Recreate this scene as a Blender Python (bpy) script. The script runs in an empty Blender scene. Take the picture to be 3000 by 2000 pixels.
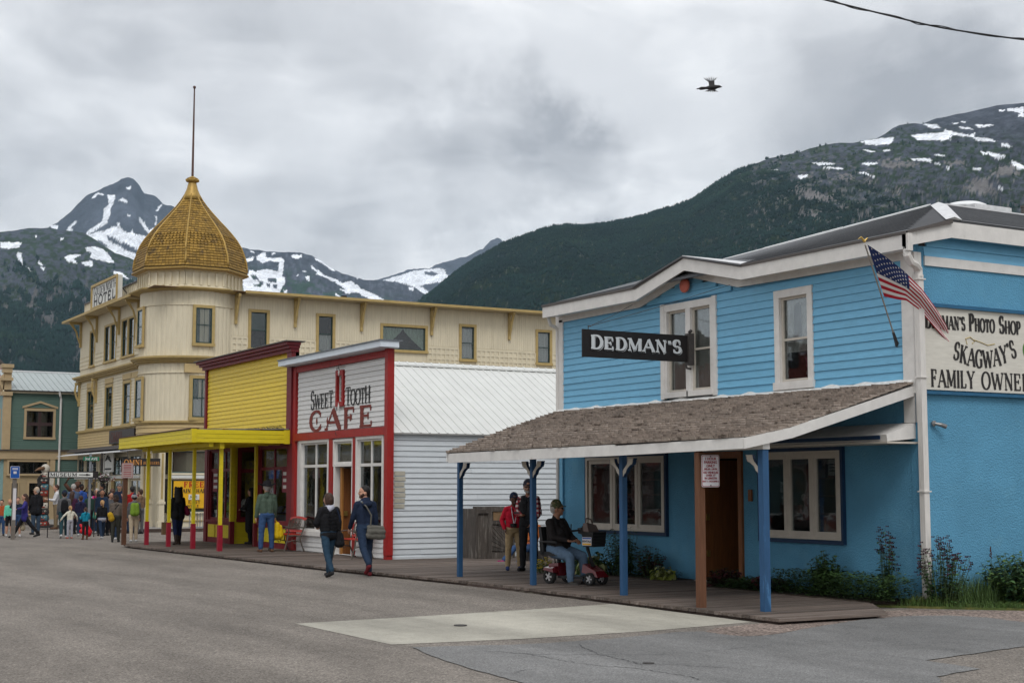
import bpy, bmesh, math, random
import numpy as np
from mathutils import Vector, Matrix
from math import radians as RD, sin, cos, pi
random.seed(7); rng = np.random.default_rng(11)
C = bpy.context.scene.collection
sc = bpy.context.scene
# ------------------------------------------------------------------ camera
cam = bpy.data.objects.new('camera', bpy.data.cameras.new('camera')); C.objects.link(cam)
cam.location = (0, 0, 1.8)
PITCH = math.atan(425/4260.)
_f = Vector((sin(RD(30))*cos(PITCH), cos(RD(30))*cos(PITCH), sin(PITCH)))
cam.rotation_euler = _f.to_track_quat('-Z', 'Y').to_euler()
cam.data.sensor_width = 36; cam.data.lens = 4260/3000*36
cam.data.clip_start = 0.1; cam.data.clip_end = 40000
sc.camera = cam
# ------------------------------------------------------------------ view
sc.view_settings.view_transform = 'Standard'; sc.view_settings.look = 'None'
sc.view_settings.gamma = 1; sc.view_settings.use_curve_mapping = False
sc.view_settings.exposure = 0.32
# ------------------------------------------------------------------ sun (overcast: broad and weak)
SUN_EL, SUN_AZ = 52, 205     # azimuth from +Y towards +X
sun = bpy.data.objects.new('sun', bpy.data.lights.new('sun', 'SUN')); C.objects.link(sun)
sun.data.energy = 1.2; sun.data.angle = RD(25); sun.data.color = (1, .97, .93)
_d = Vector((sin(RD(SUN_AZ))*cos(RD(SUN_EL)), cos(RD(SUN_AZ))*cos(RD(SUN_EL)), sin(RD(SUN_EL))))
sun.rotation_euler = _d.to_track_quat('Z', 'Y').to_euler()

DATA={'peak':[[9.05,8.012],[10.856,8.978],[11.545,9.38],[11.915,9.57],[12.217,9.757],[12.427,9.866],[12.634,10.073],[12.889,10.307],[13.074,10.538],[13.259,10.744],[13.446,10.925],[13.635,11.058],[13.825,11.152],[14.016,11.251],[14.254,11.387],[14.446,11.471],[14.614,11.569],[14.733,11.673],[14.878,11.721],[14.999,11.747],[15.122,11.734],[15.221,11.685],[15.346,11.568],[15.422,11.473],[15.515,11.305],[15.601,11.185],[15.973,11.055],[16.325,10.798],[16.723,10.691],[17.176,10.361],[17.582,9.977],[18.089,9.595],[19.098,9.226]],
'leftr':[[8.106,9.107],[9.461,9.286],[10.377,9.427],[10.747,9.457],[11.211,9.542],[11.772,9.621],[12.148,9.671],[12.434,9.622],[12.72,9.588],[13.103,9.534],[13.44,9.477],[13.83,9.273],[14.174,9.042],[14.566,8.812],[14.958,8.679],[15.399,8.557],[15.897,8.167],[16.395,7.835],[17.142,7.457]],
'mid':[[16.474,8.224],[17.448,8.858],[18.438,9.141],[19.214,9.19],[19.592,9.166],[19.945,9.136],[20.299,9.105],[20.654,9.104],[21.06,9.104],[21.416,9.098],[21.671,9.068],[21.927,9.008],[22.132,8.936],[22.338,8.839],[22.544,8.716],[22.802,8.542],[23.06,8.394],[23.266,8.296],[23.523,8.249],[23.781,8.151],[24.141,8.105],[24.553,8.059],[24.965,8.054],[25.326,7.992],[25.585,7.928],[25.895,7.87],[26.206,7.77],[26.414,7.618],[26.621,7.466],[27.14,7.11],[27.66,6.702]],
'far':[[23.531,7.534],[24.04,7.899],[24.553,8.059],[24.81,8.104],[25.067,8.194],[25.324,8.299],[25.581,8.405],[25.839,8.484],[26.097,8.538],[26.408,8.567],[26.718,8.595],[27.029,8.726],[27.288,8.805],[27.651,8.884],[27.91,8.988],[28.169,9.041],[28.429,9.17],[28.689,9.299],[28.845,9.336],[29.001,9.531],[29.156,9.675],[29.417,9.762],[29.547,9.711],[29.677,9.558],[29.99,9.379],[30.77,8.968]],
'hill':[[24.611,5.538],[25.277,6.013],[25.811,6.554],[26.144,7.08],[26.48,7.404],[26.978,7.757],[27.49,8.176],[28.004,8.581],[28.532,8.919],[29.048,9.202],[29.565,9.484],[30.082,9.712],[30.613,9.886],[31.13,10.071],[31.634,10.203],[32.165,10.267],[32.723,10.222],[33.728,10.279],[34.217,10.367],[34.76,10.452],[35.302,10.59],[35.804,10.78],[36.453,10.953],[37.156,11.216],[37.535,11.457],[37.874,11.699],[38.414,11.96],[38.913,12.22],[39.556,12.447],[40.238,12.67],[40.822,12.764],[41.458,12.867],[42.46,13.08],[43.061,13.115],[43.464,13.119],[43.97,13.182],[44.358,13.225],[44.684,13.385],[44.959,13.573],[45.205,13.673],[45.448,13.696],[45.78,13.7],[46.033,13.67],[46.315,13.753],[46.621,13.859],[47.241,13.941],[47.868,14.008],[48.368,14.07],[48.827,14.121],[49.296,14.145],[49.786,14.166],[50.998,14.17],[53.358,14.029],[56.733,13.484]],
'snow_peak':[[[14.215,11.041],[14.507,11.022],[14.474,10.784],[14.373,10.581],[14.325,10.234],[14.207,9.932],[13.96,9.772],[13.772,9.625],[13.462,9.551],[13.673,9.734],[13.861,9.891],[14.05,10.023],[14.115,10.273],[14.085,10.493],[14.251,10.624],[14.293,10.848]],[[13.641,10.838],[13.709,10.989],[13.851,11.085],[14.118,11.06],[14.071,11.008],[13.878,11.008],[13.759,10.918]],[[12.72,9.588],[12.812,9.715],[12.996,9.921],[13.146,10.027],[13.116,9.927],[12.931,9.721],[13.004,9.652],[12.817,9.529]],[[14.913,11.299],[15.081,11.431],[15.108,11.334],[15.012,11.255]],[[14.633,10.841],[14.85,10.926],[15.024,10.811],[14.903,10.766],[14.756,10.808]],[[15.404,10.26],[15.478,10.239],[15.656,9.999],[15.809,9.757],[15.953,9.862],[16.102,9.819],[16.011,9.517],[15.771,9.308],[15.813,9.608],[15.611,9.848],[15.483,10.041]],[[16.041,10.314],[16.09,10.316],[16.099,9.943],[16.04,9.941]],[[16.06,10.513],[16.251,10.77],[16.301,10.747],[16.11,10.49]],[[14.939,10.323],[15.109,10.331],[15.111,10.281],[14.965,10.274]],[[14.583,9.999],[14.706,9.956],[14.758,9.81],[14.635,9.854]],[[13.439,9.526],[13.678,9.562],[13.965,9.625],[14.156,9.683],[14.441,9.855],[14.734,9.809],[15.03,9.624],[15.173,9.779],[15.275,9.585],[15.617,9.575],[15.815,9.509],[16.114,9.322],[16.133,8.525],[15.399,8.557],[14.664,8.766],[14.421,8.806],[14.176,8.943],[13.687,9.218]],[[12.192,9.781],[12.429,9.793],[12.433,9.647],[12.22,9.636]]],
'bare_peak':[[[14.219,9.513],[14.453,9.425],[14.797,9.267],[15.14,9.158],[15.437,8.971],[15.489,8.849],[15.147,8.885],[14.802,9.069],[14.458,9.252],[14.31,9.345]],[[13.829,9.298],[14.12,9.237],[14.318,9.048],[14.125,9.04]]],
'snow_left':[[[10.39,9.05],[10.76,9.07],[11.156,9.092],[11.092,8.894],[10.722,8.826],[10.396,8.857]],[[10.981,8.718],[11.145,8.702],[11.189,8.509],[11.254,8.22],[11.184,8.241],[11.107,8.457],[10.989,8.499]],[[11.302,8.198],[11.491,8.134],[11.613,7.969],[11.47,8.036],[11.327,8.126]],[[11.762,8.44],[11.931,8.326],[11.933,8.252],[11.791,8.295]],[[11.864,8.2],[12.006,8.158],[11.986,8.069],[11.89,8.128]],[[12.725,8.632],[12.983,8.742],[13.319,8.708],[13.035,8.597],[13.184,8.407],[12.945,8.421],[12.776,8.512]],[[13.35,8.439],[13.754,8.555],[13.771,8.309],[13.473,8.321]],[[13.477,9.011],[13.787,9.074],[14.127,8.991],[14.325,8.801],[14.576,8.465],[14.092,8.52],[13.656,8.625],[13.698,8.824],[13.505,8.889]],[[12.539,9.309],[12.681,9.307],[12.683,9.253],[12.564,9.262]],[[14.535,8.166],[14.681,8.147],[14.975,8.034],[15.076,7.864],[14.831,7.979],[14.563,8.043]],[[15.123,7.915],[15.247,7.845],[15.249,7.746],[15.151,7.767]],[[11.614,9.408],[11.709,9.389],[11.697,9.334],[11.631,9.341]]],
'snow_mid':[[[19.269,8.94],[19.445,8.92],[19.498,8.795],[19.823,8.905],[19.801,8.753],[19.501,8.619],[19.606,8.369],[19.959,8.327],[20.311,8.412],[20.768,8.347],[20.813,8.703],[20.457,8.745],[20.155,8.661],[19.951,8.782],[19.923,8.933],[20.199,9.067],[20.3,9.044],[20.278,8.892],[20.557,8.849],[20.911,8.883],[21.015,8.759],[20.969,8.402],[20.922,8.198],[21.05,8.125],[21.029,7.845],[20.88,7.639],[20.784,7.333],[20.127,7.369],[19.874,7.465],[19.47,7.557],[19.413,7.909],[19.376,8.565]],[[19.693,9.129],[19.845,9.093],[19.836,9.032],[19.704,9.069]],[[21.265,8.993],[21.672,9.028],[21.699,8.927],[21.471,8.845],[21.292,8.917]],[[20.503,9.05],[20.654,9.079],[20.63,8.992],[20.529,8.99]],[[22.024,8.603],[22.137,8.58],[22.241,8.455],[22.395,8.407],[22.601,8.233],[23.012,8.087],[23.321,7.939],[23.628,8.046],[23.938,7.795],[24.3,7.621],[24.661,7.472],[24.92,7.296],[25.05,7.092],[24.562,7.113],[24.251,7.39],[23.838,7.589],[23.48,7.533],[23.17,7.733],[23.427,7.686],[22.962,7.984],[22.5,8.18],[22.243,8.277],[22.345,8.33],[22.062,8.502]],[[22.184,8.886],[22.389,8.83],[22.801,8.583],[23.034,8.394],[22.906,8.391],[22.544,8.665],[22.236,8.811]],[[21.811,8.192],[22.015,8.196],[22.018,7.993],[21.863,8.117]],[[21.48,8.236],[21.581,8.238],[21.582,8.187],[21.491,8.185]],[[21.706,8.403],[21.859,8.396],[21.834,8.345],[21.732,8.353]],[[20.982,7.616],[21.134,7.619],[21.137,7.441],[20.985,7.438]],[[21.431,7.447],[21.583,7.45],[21.57,7.287],[21.468,7.295]],[[23.018,7.577],[23.277,7.326],[23.201,7.325],[23.045,7.475]],[[23.763,7.384],[23.996,7.234],[23.893,7.207]],[[21.975,7.381],[22.061,7.408],[22.043,7.28],[21.987,7.279]],[[25.895,7.819],[26.102,7.795],[26.103,7.657],[25.948,7.691]],[[25.797,7.1],[25.926,7.111],[25.927,7.039],[25.808,7.038]],[[25.359,7.173],[25.488,7.174],[25.488,7.071],[25.385,7.07]],[[23.78,8.176],[23.935,8.153],[23.858,8.111]]],
'bare_mid':[[[19.71,8.169],[19.912,8.174],[20.066,7.976],[19.814,7.995]],[[20.317,8.058],[20.67,8.091],[20.724,7.915],[20.42,7.933]],[[20.016,7.975],[20.218,7.929],[20.221,7.802],[20.044,7.823]],[[20.573,7.835],[20.75,7.839],[20.728,7.661],[20.601,7.684]],[[19.817,7.843],[20.119,7.825],[20.171,7.725],[19.869,7.743]],[[19.455,8.365],[19.632,8.319],[19.66,8.193],[19.483,8.214]],[[20.32,7.88],[20.472,7.859],[20.464,7.732],[20.348,7.754]]],
'snow_far':[[[24.887,8.054],[25.067,8.143],[25.582,8.302],[26.098,8.477],[26.615,8.517],[27.133,8.557],[27.341,8.523],[27.367,8.369],[27.523,8.268],[27.395,8.087],[26.929,7.981],[26.36,7.874],[26.568,7.722],[26.776,7.57],[26.57,7.466],[26.102,7.821],[25.585,7.969],[25.171,8.042]]],
'bare_far':[[[26.512,8.414],[26.823,8.442],[27.108,8.342],[26.927,8.264],[26.565,8.312]],[[26.309,7.874],[26.722,7.954],[27.136,7.932],[26.93,7.725],[26.62,7.723]]],
'snow_hill':[[[43.707,13.145],[44.368,13.226],[44.971,13.234],[44.93,13.01],[44.318,12.967],[43.924,13.023]],[[46.076,13.642],[46.592,13.616],[46.758,13.432],[46.416,13.481]],[[45.655,13.279],[46.41,13.296],[46.839,13.289],[46.885,13.393],[47.266,13.281],[47.687,13.144],[48.027,13.184],[47.938,13.04],[48.401,12.998],[48.814,12.805],[48.102,12.891],[47.855,13.081],[47.432,13.119],[47.093,13.185],[47.109,13.033],[46.745,13.002],[45.887,13.083]],[[47.996,13.516],[48.752,13.451],[48.456,13.409],[48.139,13.369]],[[47.421,13.472],[47.781,13.429],[47.981,13.316],[47.652,13.361],[47.441,13.41]],[[47.149,13.633],[47.404,13.611],[47.36,13.571],[47.169,13.593]],[[47.512,13.65],[47.682,13.638],[47.659,13.592],[47.532,13.606]],[[48.896,12.735],[49.104,12.733],[49.288,12.621],[49.223,12.553],[48.934,12.626]],[[48.154,12.518],[48.509,12.442],[48.882,12.309],[49.131,12.269],[48.835,12.171],[48.505,12.314],[48.214,12.42]],[[45.587,12.414],[46.34,12.356],[46.358,12.229],[45.693,12.313]],[[46.41,12.547],[46.857,12.432],[46.813,12.401],[46.515,12.454]],[[43.788,12.864],[44.268,12.751],[44.245,12.709],[43.918,12.77]],[[44.554,12.801],[44.837,12.78],[44.814,12.712],[44.574,12.734]],[[41.829,12.454],[42.739,12.39],[42.716,12.338],[42.138,12.321]],[[42.248,12.258],[42.758,12.235],[43.066,12.189],[43.021,12.112],[42.623,12.175],[42.269,12.2]],[[41.283,11.99],[41.707,11.994],[41.639,11.909],[41.392,11.848],[41.304,11.922]],[[43.775,12.33],[44.345,12.327],[44.322,12.267],[44.036,12.238],[43.795,12.263]],[[43.57,12.02],[43.854,11.962],[44.266,11.796],[44.07,11.819],[43.722,11.938]],[[49.25,12.098],[49.495,11.987],[49.706,11.865],[49.703,11.767],[49.449,11.862],[49.287,11.98]],[[49.168,13.992],[49.781,14.013],[49.768,13.646],[49.553,13.685],[49.641,13.805],[49.394,13.889],[49.187,13.927]],[[47.86,11.893],[48.147,11.9],[48.111,11.825],[47.9,11.83]],[[46.456,12.189],[46.677,12.132],[46.654,12.09],[46.471,12.123]],[[46.887,12.01],[47.119,11.953],[47.012,11.916],[46.894,11.954]],[[48.761,11.18],[48.933,11.082],[48.902,11.02],[48.767,11.102]],[[48.853,13.954],[49.083,13.969],[49.082,13.927],[48.893,13.916]],[[40.232,12.231],[40.3,12.264],[40.299,12.206]],[[40.367,12.226],[40.547,12.236],[40.524,12.184]],[[40.951,12.212],[41.085,12.206],[41.062,12.172]]],
'rock_hill':[[[40.959,11.492],[41.275,11.591],[41.496,11.471],[41.983,11.318],[42.512,11.163],[42.774,10.997],[42.33,10.949],[41.799,11.059],[41.268,11.257]],[[47.499,11.172],[47.804,11.456],[48.227,11.515],[48.558,11.365],[48.627,10.93],[47.998,10.925]],[[41.433,10.584],[41.877,10.523],[42.228,10.331],[41.961,10.275],[41.563,10.401]],[[44.71,11.238],[44.974,11.356],[45.187,11.214],[44.968,11.137]],[[43.934,11.628],[44.199,11.747],[44.326,11.565],[44.061,11.468]],[[42.572,11.868],[43.061,11.934],[43.542,11.801],[43.056,11.736],[42.615,11.778]],[[44.433,12.348],[45.044,12.38],[45.862,12.181],[45.255,12.128],[44.516,12.169]],[[40.415,11.155],[40.818,11.118],[40.905,11.004],[40.548,11.061]],[[46.763,12.17],[47.32,12.264],[47.61,12.03],[46.974,12.07]],[[42.813,10.774],[43.165,10.737],[43.119,10.628],[42.855,10.684]],[[48.487,11.757],[49.078,11.931],[49.61,11.722],[49.271,11.489],[48.648,11.574]],[[39.461,10.739],[39.596,10.69],[39.594,10.601],[39.459,10.605]],[[43.337,10.553],[43.904,10.44],[44.076,10.3],[43.684,10.361]],[[39.821,10.683],[40.225,10.625],[40.134,10.539],[39.865,10.592]]],
'sky':[[30.548,13.846,3.108108108108108,-0.9],[33.283,13.165,2.5675675675675675,-0.6],[23.181,13.359,4.054054054054054,-0.35],[16.782,14.264,3.108108108108108,-0.3],[11.739,12.67,3.5135135135135136,-0.35],[25.91,11.566,2.972972972972973,-0.25],[46.1,15.976,4.45945945945946,-0.45],[49.176,14.23,2.7027027027027026,-0.4],[40.874,15.414,2.7027027027027026,0.25],[32.758,17.35,4.45945945945946,0.25],[25.18,17.44,4.054054054054054,0.15],[40.245,17.363,2.7027027027027026,0.1],[13.255,16.3,3.5135135135135136,0.1],[30.0,10.394,4.054054054054054,0.35],[35.446,11.543,2.7027027027027026,0.3],[19.204,11.394,2.7027027027027026,0.0],[14.698,10.162,2.7027027027027026,0.1],[44.071,12.031,2.1621621621621623,-0.2]]}


def direction(az, el):
    a, e = RD(az), RD(el)
    return (sin(a)*cos(e), cos(a)*cos(e), sin(e))

class NT:
    """small helper round a node tree"""
    def __init__(s, nt): s.nt = nt; s.n = nt.nodes; s.l = nt.links
    def add(s, t, **kw):
        n = s.n.new(t)
        for k, v in kw.items(): setattr(n, k, v)
        return n
    def link(s, a, b): s.l.new(a, b)
    def set(s, sock, v):
        if isinstance(v, bpy.types.NodeSocket): s.l.new(v, sock)
        else: sock.default_value = v
    def math(s, op, a, b=0.0, c=None, clamp=False):
        n = s.add('ShaderNodeMath', operation=op, use_clamp=clamp)
        s.set(n.inputs[0], a); s.set(n.inputs[1], b)
        if c is not None: s.set(n.inputs[2], c)
        return n.outputs[0]
    def vmath(s, op, a, b=(0, 0, 0), scale=None):
        n = s.add('ShaderNodeVectorMath', operation=op)
        s.set(n.inputs[0], a); s.set(n.inputs[1], b)
        if scale is not None: s.set(n.inputs['Scale'], scale)
        return n.outputs['Value'] if op in ('DOT_PRODUCT', 'LENGTH') else n.outputs[0]
    def noise(s, vec, scale, detail=4, rough=.55, dist=0):
        n = s.add('ShaderNodeTexNoise'); s.set(n.inputs['Vector'], vec)
        n.inputs['Scale'].default_value = scale; n.inputs['Detail'].default_value = detail
        n.inputs['Roughness'].default_value = rough; n.inputs['Distortion'].default_value = dist
        return n
    def map(s, v, a, b, c, d, smooth=False):
        n = s.add('ShaderNodeMapRange'); n.clamp = True
        if smooth: n.interpolation_type = 'SMOOTHSTEP'
        s.set(n.inputs['Value'], v)
        for i, x in zip(('From Min', 'From Max', 'To Min', 'To Max'), (a, b, c, d)): s.set(n.inputs[i], x)
        return n.outputs[0]
    def mix(s, f, a, b, mode='MIX'):
        n = s.add('ShaderNodeMix', data_type='RGBA', blend_type=mode)
        s.set(n.inputs[0], f)
        for sk, v in ((n.inputs[6], a), (n.inputs[7], b)):
            if isinstance(v, (tuple, list)) and len(v) == 3: v = (*v, 1)
            s.set(sk, v)
        return n.outputs[2]

# ------------------------------------------------------------------ world: clouded sky
W = bpy.data.worlds.new('World'); sc.world = W; W.use_nodes = True
t = NT(W.node_tree); t.n.clear()
tc = t.add('ShaderNodeTexCoord'); gen = tc.outputs['Generated']
sx = t.add('ShaderNodeSeparateXYZ'); t.link(gen, sx.inputs[0])
den = t.math('ADD', t.math('MAXIMUM', sx.outputs[2], 0.0), 0.75)
cx = t.add('ShaderNodeCombineXYZ')
t.link(t.math('DIVIDE', sx.outputs[0], den), cx.inputs[0]); t.link(t.math('DIVIDE', sx.outputs[1], den), cx.inputs[1])
t.link(t.math('MULTIPLY', sx.outputs[2], 2.2), cx.inputs[2])
warp = t.noise(cx.outputs[0], 2.4, 4, .5)
wv = t.vmath('ADD', cx.outputs[0], t.vmath('SCALE', t.vmath('SUBTRACT', warp.outputs['Color'], (.5, .5, .5)), scale=.32))
big = t.noise(wv, 4.0, 6, .48); fine = t.noise(wv, 15, 8, .55)
dens = t.math('ADD', t.math('MULTIPLY', big.outputs[0], .74), t.math('MULTIPLY', fine.outputs[0], .26))
shade = t.map(dens, .38, .62, -1.0, 1.0, True)
# single cloud masses (bearing, height, radius in degrees, gain)
dw = t.noise(gen, 5.0, 10, .62)
gd = t.vmath('NORMALIZE', t.vmath('ADD', gen, t.vmath('SCALE', t.vmath('SUBTRACT', dw.outputs['Color'], (.5, .5, .5)), scale=.26)))
acc = t.math('MULTIPLY', shade, .36)
for az, el, r, g in DATA['sky']:
    if g == 0: continue
    dp = t.vmath('DOT_PRODUCT', gd, direction(az, el))
    m = t.map(dp, cos(RD(r*1.55)), 1.0, 0.0, g*.95, True)
    acc = t.math('ADD', acc, m)
fac = t.map(acc, -1.0, 1.0, 0.0, 1.0)
rp = t.add('ShaderNodeValToRGB'); t.link(fac, rp.inputs[0])
e = rp.color_ramp.elements
e[0].position = 0; e[0].color = (.38, .39, .415, 1)
e[1].position = 1; e[1].color = (1.18, 1.18, 1.17, 1)
m_ = e.new(.5); m_.color = (.74, .75, .77, 1)
nish = t.add('ShaderNodeTexSky', sky_type='NISHITA'); nish.sun_disc = False
nish.sun_elevation = RD(SUN_EL); nish.sun_rotation = RD(SUN_AZ)
b1 = t.add('ShaderNodeBackground'); t.link(nish.outputs[0], b1.inputs[0]); b1.inputs[1].default_value = .06
b2 = t.add('ShaderNodeBackground'); t.link(rp.outputs[0], b2.inputs[0]); b2.inputs[1].default_value = 1.0
ms = t.add('ShaderNodeMixShader'); ms.inputs[0].default_value = .93
t.link(b1.outputs[0], ms.inputs[1]); t.link(b2.outputs[0], ms.inputs[2])
wo = t.add('ShaderNodeOutputWorld'); t.link(ms.outputs[0], wo.inputs[0])

# ------------------------------------------------------------------ materials
MATS = {}
def pbr(name, col, rough=.6, var=.12, ns=6.0, st=(1, 1, 1), bump=0.0, bs=40.0, rand=0.0, spec=.3, metal=0.0,
        col2=None, c2lo=.55, c2hi=.7, c2s=3.0, coat=0.0, island=0.0, gen=False):
    """principled material: colour broken up by noise, optional second colour in patches (dirt, wear), bump, per-object shift"""
    if name in MATS: return MATS[name]
    m = bpy.data.materials.new(name); m.use_nodes = True; MATS[name] = m
    t = NT(m.node_tree); b = t.n['Principled BSDF']
    co = t.add('ShaderNodeTexCoord').outputs['Object']
    if gen:
        gm = t.add('ShaderNodeNewGeometry'); co = gm.outputs['Position']
    mp = t.add('ShaderNodeMapping'); t.link(co, mp.inputs[0]); mp.inputs['Scale'].default_value = st
    n1 = t.noise(mp.outputs[0], ns, 6, .6)
    v = t.map(n1.outputs[0], .3, .7, 1-var, 1+var)
    if rand:
        oi = t.add('ShaderNodeObjectInfo')
        v = t.math('MULTIPLY', v, t.map(oi.outputs['Random'], 0, 1, 1-rand, 1+rand))
    if island:
        g = t.add('ShaderNodeNewGeometry')
        v = t.math('MULTIPLY', v, t.map(g.outputs['Random Per Island'], 0, 1, 1-island, 1+island))
    base = (*col, 1)
    if col2 is not None:
        n2 = t.noise(mp.outputs[0], c2s, 7, .65, .3)
        base = t.mix(t.map(n2.outputs[0], c2lo, c2hi, 0, 1, True), col, col2)
    vc = t.add('ShaderNodeCombineXYZ')
    for i in range(3): t.link(v, vc.inputs[i])
    out = t.mix(1.0, base, vc.outputs[0], 'MULTIPLY')
    t.link(out, b.inputs['Base Color'])
    b.inputs['Roughness'].default_value = rough; b.inputs['Metallic'].default_value = metal
    b.inputs['Specular IOR Level'].default_value = spec; b.inputs['Coat Weight'].default_value = coat
    if bump:
        n3 = t.noise(mp.outputs[0], bs, 5, .6)
        bp = t.add('ShaderNodeBump'); bp.inputs['Strength'].default_value = min(1, bump); bp.inputs['Distance'].default_value = .02*max(1, bump)
        t.link(n3.outputs[0], bp.inputs['Height']); t.link(bp.outputs[0], b.inputs['Normal'])
    return m

def hexc(h):
    r, g, b = (int(h[i:i+2], 16)/255 for i in (0, 2, 4))
    f = lambda c: c/12.92 if c <= .04045 else ((c+.055)/1.055)**2.4
    return (f(r), f(g), f(b))

def glassmat(name, tint=(.88, .9, .9), lo=.02):
    """window pane: lets part of the light through and mirrors the rest"""
    m = bpy.data.materials.new(name); m.use_nodes = True; MATS[name] = m
    t = NT(m.node_tree); t.n.clear()
    tr = t.add('ShaderNodeBsdfTransparent'); tr.inputs[0].default_value = (*tint, 1)
    gl = t.add('ShaderNodeBsdfGlossy'); gl.inputs['Roughness'].default_value = .03; gl.inputs[0].default_value = (.8, .83, .85, 1)
    fr = t.add('ShaderNodeFresnel'); fr.inputs[0].default_value = 1.5
    co = t.add('ShaderNodeTexCoord').outputs['Object']
    n = t.noise(co, 1.3, 3, .5); bp = t.add('ShaderNodeBump'); bp.inputs['Strength'].default_value = .15; bp.inputs['Distance'].default_value = .02
    t.link(n.outputs[0], bp.inputs['Height']); t.link(bp.outputs[0], gl.inputs['Normal'])
    f = t.math('ADD', t.math('MULTIPLY', fr.outputs[0], .8), lo, clamp=True)
    mx = t.add('ShaderNodeMixShader'); t.link(f, mx.inputs[0]); t.link(tr.outputs[0], mx.inputs[1]); t.link(gl.outputs[0], mx.inputs[2])
    o = t.add('ShaderNodeOutputMaterial'); t.link(mx.outputs[0], o.inputs[0])
    return m
GLASS = glassmat('window_glass')

# ------------------------------------------------------------------ mesh helpers
def tag(o, label=None, cat=None, group=None, kind=None):
    if label: o['label'] = label
    if cat: o['category'] = cat
    if group: o['group'] = group
    if kind: o['kind'] = kind
    return o

def thing(name, label, cat, loc=(0, 0, 0), rz=0.0, group=None):
    o = bpy.data.objects.new(name, None); C.objects.link(o); o.empty_display_size = .1
    o.location = loc; o.rotation_euler = (0, 0, rz)
    return tag(o, label, cat, group)

class MB:
    def __init__(s): s.v = []; s.f = []; s.m = []; s.mi = 0
    def add(s, vs, fs, mi=None):
        k = len(s.v); s.v += [tuple(p) for p in vs]
        mi = s.mi if mi is None else mi
        for f in fs: s.f.append(tuple(i+k for i in f)); s.m.append(mi)
        return s
    def box(s, x0, x1, y0, y1, z0, z1, mi=None):
        vs = [(x, y, z) for z in (z0, z1) for y in (y0, y1) for x in (x0, x1)]
        return s.add(vs, [(0, 2, 3, 1), (4, 5, 7, 6), (0, 1, 5, 4), (2, 6, 7, 3), (0, 4, 6, 2), (1, 3, 7, 5)], mi)
    def fbox(s, fr, u0, u1, n0, n1, z0, z1, mi=None):
        vs = [fr.p(u, n, z) for z in (z0, z1) for n in (n0, n1) for u in (u0, u1)]
        return s.add(vs, [(0, 2, 3, 1), (4, 5, 7, 6), (0, 1, 5, 4), (2, 6, 7, 3), (0, 4, 6, 2), (1, 3, 7, 5)], mi)
    def hexa(s, a, b, mi=None):
        """solid between quad a (4 pts) and quad b (4 pts)"""
        return s.add(list(a)+list(b), [(3, 2, 1, 0), (4, 5, 6, 7), (0, 1, 5, 4), (1, 2, 6, 5), (2, 3, 7, 6), (3, 0, 4, 7)], mi)
    def prism(s, a, b, mi=None):
        n = len(a)
        return s.add(list(a)+list(b), [tuple(range(n))[::-1], tuple(range(n, 2*n))]+[(i, (i+1) % n, (i+1) % n+n, i+n) for i in range(n)], mi)
    def fprism(s, fr, poly, n0, n1, mi=None):
        return s.prism([fr.p(u, n0, z) for u, z in poly], [fr.p(u, n1, z) for u, z in poly], mi)
    def tube(s, pts, r, seg=8, mi=None, cap=True):
        pts = [Vector(p) for p in pts]; n = len(pts)
        rs = r if isinstance(r, (list, tuple)) else [r]*n
        vs = []; up = Vector((0, 0, 1))
        for i, p in enumerate(pts):
            d = (pts[min(i+1, n-1)]-pts[max(i-1, 0)]).normalized()
            a = d.cross(up if abs(d.z) < .95 else Vector((1, 0, 0))).normalized(); b = d.cross(a)
            for k in range(seg):
                w = 2*pi*k/seg; vs.append(p+(a*cos(w)+b*sin(w))*rs[i])
        fs = [(i*seg+k, i*seg+(k+1) % seg, (i+1)*seg+(k+1) % seg, (i+1)*seg+k) for i in range(n-1) for k in range(seg)]
        if cap: fs += [tuple(range(seg))[::-1], tuple(range((n-1)*seg, n*seg))]
        return s.add(vs, fs, mi)
    def lathe(s, c, prof, seg=16, mi=None, ph=0.0, a0=0, a1=2*pi, sx=1, sy=1):
        vs = []; n = len(prof)
        for r, z in prof:
            for k in range(seg):
                w = ph+2*pi*k/seg; vs.append((c[0]+r*cos(w)*sx, c[1]+r*sin(w)*sy, c[2]+z))
        fs = [(i*seg+k, i*seg+(k+1) % seg, (i+1)*seg+(k+1) % seg, (i+1)*seg+k) for i in range(n-1) for k in range(seg)]
        fs += [tuple(range(seg))[::-1], tuple(range((n-1)*seg, n*seg))]
        return s.add(vs, fs, mi)
    def ball(s, c, r, seg=10, mi=None, sc=(1, 1, 1)):
        k = seg//2+1
        prof = [(max(.001, r*sin(pi*i/k)), -r*cos(pi*i/k)*sc[2]) for i in range(k+1)]
        return s.lathe(c, prof, seg, mi, sx=sc[0], sy=sc[1])
    def build(s, name, mats, parent=None, world=True, kind=None, smooth=False, recalc=True):
        me = bpy.data.meshes.new(name)
        v = np.array(s.v, dtype=np.float64).reshape(-1, 3)
        if parent is not None and world:
            mw = wmat(parent); inv = np.array(mw.inverted())
            v = v @ inv[:3, :3].T + inv[:3, 3]
        me.from_pydata(v.tolist(), [], s.f)
        if not isinstance(mats, (list, tuple)): mats = [mats]
        for m in mats: me.materials.append(m)
        if len(mats) > 1: me.polygons.foreach_set('material_index', s.m)
        if recalc and len(s.f) < 60000:
            bm = bmesh.new(); bm.from_mesh(me); bmesh.ops.recalc_face_normals(bm, faces=bm.faces); bm.to_mesh(me); bm.free()
        if smooth: me.polygons.foreach_set('use_smooth', [True]*len(me.polygons))
        me.update()
        return link(name, me, parent, kind)

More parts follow.
